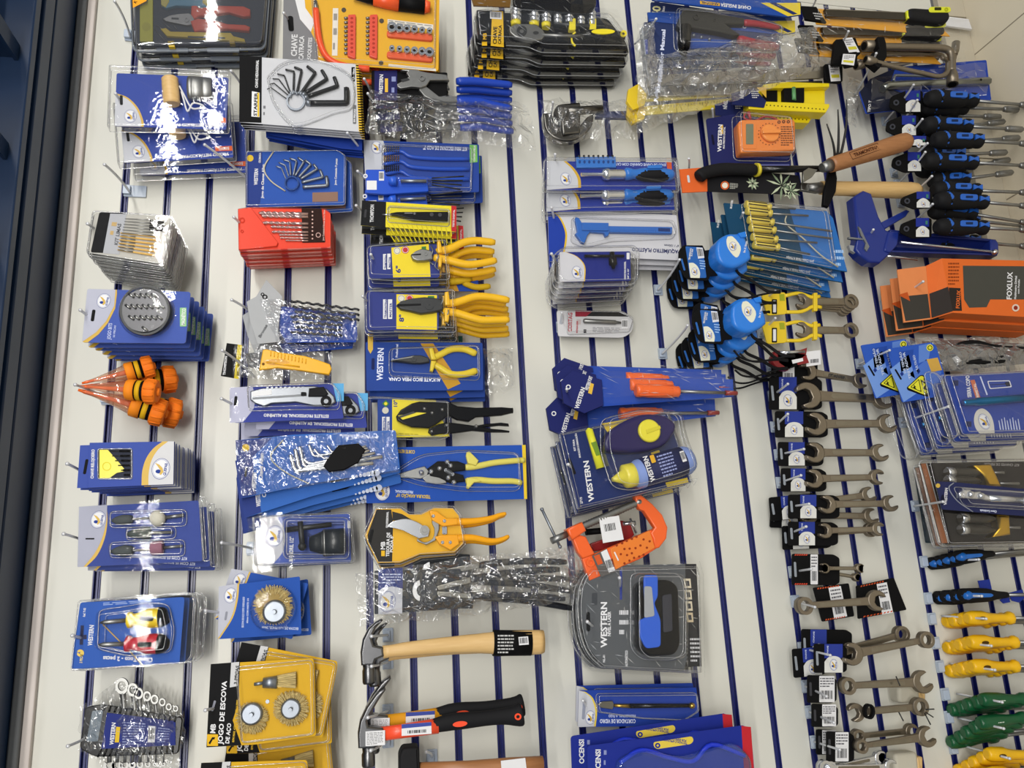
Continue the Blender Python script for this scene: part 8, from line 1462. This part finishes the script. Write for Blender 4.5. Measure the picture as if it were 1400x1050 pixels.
D_ = [('topmost front nut driver beside the spark plug card', .11, 1261, 1329, 139, 1412, 149, (1238, 124, 1258, 153)), ('nut driver second from the top, shorter, its white tag at the slanted wood handle', .11, 1257, 1321, 175, 1393, 181, (1233, 158, 1252, 185)),
      ('thick nut driver just under the tip of the slanted wooden handle', .14, 1270, 1336, 195, 1412, 201, (1244, 186, 1266, 199)), ('nut driver with white tag between the two wooden handles', .12, 1258, 1329, 224, 1412, 231, (1241, 208, 1259, 234)),
      ('nut driver whose shaft points up, right of the level wooden handle', .08, 1267, 1316, 251, 1379, 239, None), ('nut driver beside the tip of the level wooden handle, level shaft', .11, 1270, 1333, 263, 1412, 267, None),
      ('longest front nut driver under the level wooden handle', .14, 1274, 1343, 277, 1412, 286, (1253, 262, 1271, 284)), ('nut driver with downward slanting shaft above the lowest pair', .10, 1267, 1327, 291, 1412, 310, None),
      ('lowest front nut driver above the caulking gun', .13, 1274, 1343, 313, 1412, 318, (1252, 298, 1270, 324)), ('nut driver peeking out behind the lowest front one', .05, 1280, 1328, 302, 1412, 314, None),
      ('nut driver peeking out below the topmost front one', .08, 1255, 1316, 150, 1390, 154, None), ('small nut driver in the shade between the top two', .025, 1248, 1300, 161, 1363, 164, None), ('nut driver behind the second from the top, wide socket', .05, 1240, 1300, 181, 1368, 170, None),
      ('nut driver behind the thick one, shaft above it', .07, 1262, 1325, 199, 1388, 192, None), ('small nut driver behind the one between the wooden handles', .06, 1255, 1309, 216, 1371, 212, None), ('black nut driver at the back below the one between the wooden handles', .03, 1250, 1312, 236, 1375, 222, None), ('nut driver shaft under the lowest one reaching past the caulking gun', .06, 1268, 1330, 331, 1412, 341, None)]
for d in D_: bsd(*d)
for a, b_, n in (((1249, 116), (1209, 167), 'topmost nut driver'), ((1254, 137), (1220, 182), 'second nut driver'), ((1261, 163), (1222, 205), 'nut driver second from the top, lower hook'), ((1268, 196), (1221, 237), 'nut drivers between the wooden handles'), ((1265, 208), (1226, 253), 'nut drivers above the level wooden handle'), ((1274, 241), (1230, 278), 'nut drivers right of the level wooden handle'), ((1275, 279), (1236, 313), 'lowest nut drivers')):
    hook(a, b_, .15, 'chrome hook in front of the '+n)
# --- caulking gun
g = zz(3, 1)
t = thing('caulking_gun', 'dark blue caulking gun hanging above the orange boxes', 'caulking gun', 1240, 320, .09); f = Pix(.09, (1240, 320))
b = MB('#g1C2E7C'); b.prism(f, g(445, 45, 500, 8, 545, 25, 585, 150, 625, 225, 690, 240, 685, 300, 640, 360, 590, 405, 530, 398, 480, 360, 455, 330, 470, 260), -6, 8, bev=3, step=3); fr = b.build('handle_body', t)
b = MB('#g1C2E7C'); b.prism(f, g(590, 185, 740, 108, 762, 115, 740, 145, 640, 205, 605, 222), -2, 5, bev=1.2); b.build('trigger', t)
b = MB('#g18266A'); N_ = 10
Q = g(640, 228, 1215, 282, 1225, 362, 620, 345)
for k in range(N_):
    t0, t1 = k/N_, (k+1)/N_; a0, a1 = math.pi*t0, math.pi*t1
    p = [mixq(Q, 0, t0), mixq(Q, 1, t0), mixq(Q, 1, t1), mixq(Q, 0, t1)]; z0, z1 = -14*math.sin(a0), -14*math.sin(a1); i = b.add([f.pt(*p[0], z0+8), f.pt(*p[1], z0+8), f.pt(*p[2], z1+8), f.pt(*p[3], z1+8)]); b.face([i, i+1, i+2, i+3])
b.prism(f, g(640, 225, 1215, 278, 1217, 290, 640, 240), -4, 9, bev=.6); b.prism(f, g(620, 335, 640, 337, 1225, 355, 1222, 366, 1100, 362, 620, 345), -4, 9, bev=.6); b.build('cartridge_cradle', t)
for q, z in ((g(1180, 275, 1215, 280, 1228, 300, 1228, 362, 1185, 360), -8), (g(630, 235, 690, 235, 680, 310, 640, 355, 605, 340), 0)): MB('#g1C2E7C').prism(f, rq(q, 3), z, 10, bev=2).build('end_plate', t)
m = MB('chrome'); m.tube(f, [one(g, 690, 298)+(11,), one(g, 1195, 350)+(11,)], 1.6, n=8); m.tube(f, [one(g, 620, 352)+(2,), one(g, 810, 375)+(2,)], 1.6, n=8); m.build('push_rod', t); MB('#mE8E8E8').ball(f, one(g, 1195, 352)+(12,), 3.6).build('rod_tip', t)
m = MB('zinc'); m.prism(f, g(415, 265, 500, 275, 500, 282, 415, 275), 6, 9); m.prism(f, g(465, 210, 478, 222, 500, 270, 525, 320, 510, 345, 498, 330, 505, 300, 480, 260), 8, 10); m.prism(f, g(430, 300, 520, 310, 480, 350, 440, 330), 0, 4, '#8E9094'); m.build('release_lever', t)
hook((1194, 314), (1166, 345), .12, 'chrome hook through the caulking gun lever')
# --- orange boxes
def fox():
    w = .16; f = Pix(w, (1300, 420)); t = thing('multimeter_box', 'x', 'box', 1300, 420, w)
    b = MB('#D8682A'); b.prism(f, g(950, 365, 1560, 380, 1560, 695, 1008, 662), -22, 0, bev=.4); b.flat(f, g(1065, 405, 1560, 410, 1560, 590, 1215, 590, 1195, 632, 1100, 635, 1072, 590), .2, '#45453F')
    b.flat(f, g(988, 525, 1052, 528, 1060, 652, 998, 652), .2, '#2A2320'); b.textfit(f, 'FOXLUX', *one(g, 1045, 640), 25, 5, '#D8682A', 86, .4); b.textfit(f, 'FOXLUX', *one(g, 1330, 592), 38, 7, 'white', 88, .5); b.textfit(f, 'Multímetro Digital', *one(g, 1355, 590), 32, 2.8, 'white', 88, .5); b.textfit(f, 'com Função', *one(g, 1372, 560), 20, 2.4, 'white', 88, .5); b.ring(f, *one(g, 1353, 636), 3, 5, .2, .5, '#D9C8B8', n=16); b.flat(f, ell(*one(g, 1353, 636), 2.6), .4, '#8A2A1A')
    b.lines(f, g(985, 385, 1045, 385, 1045, 515, 985, 515), 7, '#8A3A12', .3)
    L = b.add([f.pt(*one(g, 950, 365), 0), f.pt(*one(g, 1008, 662), 0), f.pt(*one(g, 930, 680), -12), f.pt(*one(g, 903, 385), -12)]); b.face([L, L+1, L+2, L+3], '#D8682A'); L = b.add([f.pt(*one(g, 981, 522), 1.2), f.pt(*one(g, 1006, 655), 1.2), f.pt(*one(g, 930, 674), -10.4), f.pt(*one(g, 917, 541), -10.4)]); b.face([L, L+1, L+2, L+3], '#2A2320')
    b.build('carton', t)
    p = MB('#DA8550'); p.prism(f, g(745, 405, 903, 385, 930, 680, 782, 698), -13.4, -12, bev=.2); p.flat(f, g(762, 555, 912, 540, 928, 672, 790, 690), -11.8, '#3A3834'); p.flat(f, g(750, 545, 800, 530, 815, 580, 775, 560), -11.6, '#B85020'); k = p.build('hang_flap', t); return t
t = fox(); stack(t, 'orange and black multimeter carton with window', 3, .042, offs=[(.012, .006, 0), (.016, .008, 0)], group='orange multimeter cartons')
hook((1262, 385), (1208, 418), .17, 'chrome hook through the orange multimeter cartons')
f = Pix(.15, (1262, 385))
# --- blue warning triangle cards
g = cz(1160, 440, 5.833)
def faz():
    f = Pix(.11, (1250, 510)); t = thing('warning_triangle_card', 'x', 'card', 1250, 510, .11)
    c = MB('#2C55B4').prism(f, rq(g(310, 215, 660, 163, 700, 190, 765, 420, 690, 600, 430, 642), 2), -1, 0)
    for q, m in ((g(330, 380, 480, 260, 560, 560, 440, 640), '#6E93D6'), (g(560, 190, 660, 170, 640, 300, 560, 330), '#5A80CC'), (g(480, 420, 620, 300, 740, 400, 700, 560), '#4A70C4'), (g(400, 240, 520, 220, 500, 360, 420, 400), '#23479E')): c.flat(f, q, .1, m)
    c.flat(f, rq(g(462, 525, 570, 425, 600, 425, 650, 580, 640, 598, 610, 595, 470, 545), 2.4), .3, 'black'); c.flat(f, rq(g(470, 525, 572, 432, 596, 434, 640, 582, 610, 585), 2), .4, '#DCD83A'); c.flat(f, rq(g(490, 522, 560, 455, 582, 562), 1.6), .5, 'black'); c.flat(f, rq(g(498, 521, 556, 465, 573, 553), 1.4), .6, '#DCD83A'); c.flat(f, g(515, 500, 535, 520, 528, 525, 545, 545, 508, 522, 520, 518), .8, 'black'); c.textfit(f, 'FAZ', *one(g, 642, 582), 24, 5.4, 'black', 108, .8)
    c.flat(f, ell(*one(g, 648, 207), 4.6), .3, '#DCD83A'); c.ring(f, *one(g, 648, 207), 2.4, 3.2, .3, .6, 'black', n=14); c.flat(f, g(622, 300, 710, 285, 745, 385, 660, 402), .3, '#C9A04A'); c.flat(f, g(540, 390, 558, 370, 572, 395, 556, 418), .4, '#16307E'); c.flat(f, g(410, 415, 425, 395, 440, 418, 424, 435), .4, '#16307E')
    c.textfit(f, 'TESTADOR', *one(g, 500, 455), 38, 3.2, '#B9C6E0', 104, .4); c.textfit(f, 'DE TENSÃO', *one(g, 460, 410), 30, 3, '#B9C6E0', 104, .4); c.textfit(f, 'MULTIUSO', *one(g, 560, 400), 24, 3, '#B9C6E0', 104, .4); slot(c, f, *one(g, 395, 420), 2.4, 14, -65, .5); c.build('card', t); return t
t = faz(); stack(t, 'blue warning card with yellow black bolt triangle', 2, .02, offs=[(-.052, -.014, 0)], group='blue warning triangle cards')
hook((1216, 479), (1174, 498), .12, 'chrome hook through the left blue warning card', bend=False)
# --- grey bag with black cable above the hole saw cards
t = thing('bagged_cable', 'long grey smoky bag holding a coiled black cable', 'bagged cable', 1330, 480, .09); f = Pix(.09, (1330, 480))
MB('#3A3634').prism(f, g(600, 150, 860, 140, 1420, 170, 1430, 330, 800, 390, 640, 300), -3, -2).build('grey_card', t); k = MB('#r0E0E10'); k.tube(f, spl([one(g, x, y)+(2,) for x, y in ((845, 290), (815, 250), (850, 190), (1000, 165), (1150, 200), (1400, 215), (1500, 218))], 5), 2.6, n=8); k.tube(f, spl([one(g, x, y)+(2,) for x, y in ((890, 330), (1000, 310), (1200, 285), (1210, 320), (1050, 325), (900, 332))], 5), 3.2, n=8); k.build('black_cable', t); MB('white').prism(f, g(820, 290, 840, 278, 880, 320, 855, 335), 1, 5, bev=.5).build('white_plug_tip', t); MB('bag_dense').bag(f, g(440, 130, 1440, 130, 1440, 395, 620, 410), 14, 5, 5, m='bag_dense', seed=90, base=1).build('grey_bag', t)
# --- hole saw blister
def serra():
    f = Pix(.15, (1345, 560)); t = thing('hole_saw_card', 'x', 'hole saw', 1345, 560, .15)
    c = MB('#263F92').prism(f, rq(g(765, 428, 1560, 385, 1560, 885, 915, 898), 3), -2, -1); c.textfit(f, 'SERRA COPO', *one(g, 985, 600), 30, 5.4, 'white', 96, -.7); c.flat(f, g(975, 465, 1010, 460, 1058, 605, 1020, 610), -.8, '#C06A4A'); c.textfit(f, 'BIMETAL', *one(g, 1045, 600), 20, 3.4, '#E8D8D0', 104, -.5); c.flat(f, g(1050, 435, 1060, 433, 1115, 580, 1105, 583), -.7, '#C9D0E8')
    c.flat(f, rq(g(1110, 470, 1290, 465, 1308, 520, 1130, 535), 2), -.7, 'white'); c.flat(f, rq(g(1118, 476, 1284, 472, 1298, 514, 1136, 528), 1.6), -.6, '#263F92'); c.flat(f, g(1130, 500, 1250, 492, 1255, 480, 1285, 478, 1295, 510, 1262, 512, 1255, 498, 1130, 504), -.5, '#10162E')
    A = spl(g(1050, 890, 1015, 840, 1005, 770, 1025, 710, 1075, 690, 1130, 730, 1160, 800, 1170, 888), 4); c.flat(f, A, -.7, '#C9C7C0'); c.logo(f, *one(g, 1085, 795), 9, 100, -.5)
    for k in range(8): c.flat(f, g(1200+k*22, 785-(k % 3)*12, 1206+k*22, 785-(k % 3)*12, 1222+k*22, 860, 1212+k*22, 860), -.7, '#B8C0DC')
    for x, y in ((858, 487), (962, 815)): c.flat(f, rrect(*one(g, x-22, y-22), *one(g, x+22, y+22), 1), -.6, '#14204E')
    c.build('card', t); s = MB('#m3C7CB0'); s.lathe(f, one(g, 890, 652)+(4,), one(g, 1560, 600)+(4,), [(0, 3), (.02, 3.8), (.15, 3.8), (.16, 4.8), (1, 4.8)], n=14); s.build('blue_arbor', t)
    d = MB('#2C2E34'); d.flat(f, g(860, 640, 1000, 632, 1560, 590, 1560, 602, 880, 665), -.6); d.build('arbor_shadow_gap', t) if False else None
    p = MB('film_grey'); p.prism(f, rq(g(740, 420, 1570, 370, 1570, 905, 905, 915), 4), -2.6, -2.2); p.prism(f, rq(g(765, 428, 1560, 385, 1560, 885, 915, 898), 4), -1, 7, 'film', bev=4, step=3, bottom=False)
    p.prism(f, rq(g(640, 395, 700, 380, 765, 428, 915, 898, 860, 930, 780, 900, 690, 640), 6), -8, -1, 'film', bev=4, step=3, bottom=False); p.build('blister', t); return t
t = serra(); stack(t, 'large blue hole saw card with blue arbor', 4, .03, offs=[(.002, .012, 0), (-.02, .022, 1), (-.04, .03, 2)], group='large blue hole saw cards')
hook((1296, 556), (1233, 578), .16, 'long chrome hook through the large hole saw cards', bend=False)
# --- black screwdriver set blister
g = cz(1230, 600, 4.565)
def bset():
    f = Pix(.12, (1320, 690)); t = thing('screwdriver_set_blister', 'x', 'screwdriver set', 1320, 690, .12)
    c = MB('#1F1B1A').prism(f, rq(g(150, 148, 900, 130, 900, 640, 330, 655, 280, 650), 3), -8, -7); c.flat(f, g(158, 150, 188, 148, 325, 648, 288, 650), -6.8, '#8E5A3C'); c.flat(f, g(145, 160, 155, 158, 282, 648, 272, 646), -6.8, '#C8C4C0'); c.flat(f, g(190, 148, 196, 148, 335, 650, 328, 650), -6.8, '#A8A4A0'); c.textfit(f, 'KIT CHAVES DE FENDA', *one(g, 775, 152), 48, 3.4, '#8A8684', 178, -6.8); c.build('card', t)
    for q in (g(445, 170, 550, 160, 585, 230, 615, 300, 530, 295, 505, 230), g(590, 475, 665, 480, 672, 600, 560, 615, 600, 560)): MB('#mC9A030').prism(f, q, -6, 6, bev=3, step=3).build('gold_holder', t)
    for y, sh in ((210, (585, 645, 210)), (258, (620, 740, 278)), (495, (600, 640, 500)), (565, (670, 745, 552))):
        k = MB('#g2A2620'); x0 = 285 if y < 300 else 370; k.lathe(f, one(g, x0, y)+(1,), one(g, x0+215, y+4)+(1,), [(0, 5.4), (.1, 6.2), (.7, 6.2), (.9, 4), (1, 3)], n=8); h = k.build('handle', t); MB('chrome').lathe(f, one(g, x0, y)+(1,), one(g, x0+42, y)+(1,), [(0, 4.8), (.2, 6.6), (1, 6.6)], n=8).build('clear_end', h); s = MB('steel'); s.tube(f, [one(g, sh[0], sh[2])+(1,), one(g, sh[1], sh[2]+2)+(1,)], [1.4, 1.8], n=6); s.build('shaft', t)
    p = MB('film'); p.prism(f, rq(g(110, 135, 190, 120, 900, 115, 900, 680, 260, 690, 220, 640), 6), -8.4, -7.6); p.prism(f, rq(g(140, 130, 900, 125, 900, 660, 270, 670), 8), -7, 8, bev=6, step=3, bottom=False); p.build('blister', t); return t
t = bset(); stack(t, 'black screwdriver set blister with gold holders', 2, .036, offs=[(.014, .004, .5)], group='black screwdriver set blisters')
t = thing('teal_card', 'dark teal card edge left behind the black screwdriver set blister', 'card', 1255, 690, .02); MB('#0E2A38').prism(Pix(.02, (1255, 690)), rq(g(85, 178, 130, 172, 215, 400, 240, 650, 160, 650), 2), 0, 1).build('card', t)
t = thing('ratchet_wrench_card', 'chrome ratchet wrench on a navy card over the black screwdriver set', 'wrench', 1340, 685, .16); f = Pix(.16, (1340, 685))
c = MB('#262B52').prism(f, rq(g(225, 265, 340, 270, 900, 325, 900, 490, 620, 470, 265, 440), 2), -1, 0); c.textfit(f, 'WESTERN', *one(g, 292, 412), 23, 4, 'white', 86, .3); c.textfit(f, 'Chave Combinada', *one(g, 605, 448), 23, 3, '#D6DCF2', 176, .3); c.tube(f, spl([one(g, 335, 275)+(.5,), one(g, 305, 310)+(.5,), one(g, 360, 390)+(.5,), one(g, 455, 455)+(.5,)], 4), .7, '#8A8E9A', 6); c.flat(f, ell(*one(g, 238, 292), 3), .3, '#C9A84A'); c.flat(f, ell(*one(g, 268, 380), 2.6, 7), .3, '#10132E'); c.build('card', t)
m = MB('chrome'); m.prism(f, g(340, 345, 370, 320, 410, 318, 430, 335, 470, 330, 540, 365, 540, 395, 480, 380, 430, 378, 390, 375, 350, 372), 1, 8, bev=2); m.ball(f, one(g, 412, 350)+(7,), 5); m.ball(f, one(g, 475, 360)+(7,), 5); m.tube(f, [one(g, 530, 372)+(4,), one(g, 760, 385)+(4,)], [4.2, 3.4], n=10); m.ring(f, *one(g, 775, 385), 4, 7, 1, 8, n=18); m.build('ratchet_wrench', t)
MB('film').prism(f, rq(g(330, 300, 900, 340, 900, 450, 400, 420), 6), .1, 10, bev=4, bottom=False).build('blister', t)
hook((1289, 686), (1250, 692), .18, 'chrome hook through the black screwdriver set blisters', bend=False)
# --- rows of screwdrivers hung by their handles
def rowdrv(lab, kind, w, x0, x1, y, tilt=0.0, h=8.5, group=None, w1=None):
    f = Pix(w, (x0, y)); t = thing('screwdriver', lab, 'screwdriver', x0, y, w, group); L = x1-x0; T = lambda u, v=0, z=0: (x0+L*u, y+L*u*tilt+v, z)
    if kind == 'yellow':
        m = MB('#gE8B414'); m.lathe(f, T(0), T(1), [(0, h*.62), (.03, h*.85), (.12, h), (.36, h), (.46, h*.78), (.6, h*.66), (.78, h*.62), (.86, h*.6), (.9, h*.92), (.97, h*.92), (1, h*.7)], n=8)
        hd = m.build('handle', t); MB('#4A3208').flat(f, ell(*T(.24)[:2], 5, 2.6, 14), h*1.02).build('hanging_hole', hd)
    elif kind == 'green':
        m = MB('#g12512E'); m.lathe(f, T(0), T(1), [(0, h*.6), (.04, h*.9), (.14, h), (.4, h*.95), (.6, h*.72), (.8, h*.62), (.86, h*.9), (.95, h*.9), (1, h*.7)], n=8); m.lines(f, [T(.3, -1.5)[:2], T(.5, -1.5)[:2], T(.5, 1.5)[:2], T(.3, 1.5)[:2]], 1, '#B8C8B8', h*1.0); m.build('handle', t)
    else:
        m = MB('#r111113'); m.lathe(f, T(0), T(1), [(0, h*.6), (.05, h*.95), (.4, h), (.6, h*.9), (.8, h*.55), (.95, h*.45), (1, h*.4)], n=16); hd = m.build('handle', t); b = MB('#g1C62B4'); b.ball(f, T(.1, 0, h*.45), h*.78, n=14, k=8); b.prism(f, rq([T(.1, -h*.42)[:2], T(.55, -h*.3)[:2], T(.6, 0)[:2], T(.55, h*.3)[:2], T(.1, h*.42)[:2]], 3), h*.5, h*1.08, bev=.6); b.build('blue_grip', hd)
    s = MB('steel'); s.tube(f, [T(.98), (x0+L+75, y+(L+75)*tilt, 0)], 2.0, n=8); s.build('shaft', t)
    return t
def row(kind, n, x0, x1, y, w, cat, base, tilt=0, h=8.5, yb=0):
    t = rowdrv(cat+', frontmost', kind, w, x0, x1, y, tilt, h, cat+'s'); st = (w-.012)/(n-1) if n > 1 else 0
    for k in range(1, n): dup(t, cat+', '+(ORD[k]+' from front' if k < n-1 else 'nearest the wall'), (k % 2)*.002+base[0]*k, base[1]*k, -st*k, (k % 3-1)*.6, group=cat+'s')
row('yellow', 4, 1321, 1384, 845, .076, 'yellow screwdriver in the top yellow row', (-.002, .0035))
row('yellow', 5, 1324, 1390, 878, .076, 'yellow screwdriver in the second yellow row', (-.002, .004))
row('yellow', 5, 1327, 1391, 911, .076, 'yellow screwdriver in the third yellow row', (-.002, .004))
row('green', 5, 1340, 1404, 957, .08, 'green screwdriver in the upper green row', (-.006, .007), -.02)
row('green', 5, 1337, 1404, 989, .08, 'green screwdriver in the lower green row', (-.006, .012), -.12)
row('yellow', 5, 1348, 1412, 1031, .08, 'yellow screwdriver in the row under the green ones', (-.006, .011), .02)
row('yellow', 5, 1350, 1412, 1058, .10, 'yellow screwdriver in the row cut by the bottom edge', (-.006, .007), .0)
row('blue', 5, 1306, 1358, 762, .078, 'blue bubble grip screwdriver in the upper blue row', (-.004, .003), -.10, 8)
row('blue', 4, 1312, 1377, 814, .078, 'blue bubble grip screwdriver in the lower blue row', (-.004, .002), -.01, 8.5)
for (x, y), (bx, by), n in (((1328, 764), (1262, 768), 'upper blue row'), ((1332, 814), (1268, 818), 'lower blue row'), ((1338, 845), (1273, 846), 'top yellow row'), ((1345, 882), (1278, 879), 'second yellow row'), ((1350, 915), (1284, 911), 'third yellow row'), ((1360, 959), (1291, 949), 'upper green row'), ((1362, 995), (1296, 980), 'lower green row'), ((1370, 1036), (1302, 1022), 'yellow row under the green ones')):
    hook((x+10, y+1), (bx, by), .112, 'chrome hook through the '+n, bend=False, pb=(480+(x+10-480)/1.075, 790+(y+1-790)/1.075))
t = thing('price_tag_cluster', 'blue paper tags dangling from the lower blue bubble grip screwdrivers', 'tags', 1345, 815, .06); f = Pix(.06, (1345, 815)); g2 = cz(1240, 800, 4.2)
c = MB('#22348E'); c.prism(f, g2(580, 45, 660, 25, 672, 75, 640, 100, 600, 90), 0, 1); c.prism(f, g2(530, 85, 580, 60, 590, 98, 550, 105), 0, 1); c.prism(f, [(1339, 794), (1355, 792), (1358, 806), (1342, 805)], -3, -2); c.build('paper_tags', t)

G4 = zz(3, 3)
for lab, w, hb, hd in (('white rubber mallet head half hidden behind the wired spanners', .03, (685, 600, 800, 595, 805, 690, 690, 695), (800, 620, 842, 625, 842, 680, 805, 685)), ('white round mallet head at the bottom edge below the spanners', .03, (665, 965, 790, 955, 800, 1080, 670, 1080), (795, 985, 828, 985, 828, 1080, 798, 1080))):
    t = thing('mallet', lab, 'mallet', *one(G4, hb[0], hb[1]), w); f = Pix(w, one(G4, hb[0], hb[1]))
    MB('#BDB8A8').prism(f, rq(G4(*hb), 6), -8, 8, bev=4, step=3).build('rubber_head', t); MB('wood').prism(f, rq(G4(*hd), 2), -5, 5, bev=2).build('handle', t)
for o in list(bpy.data.objects):
    if '_o' in o: del o['_o']
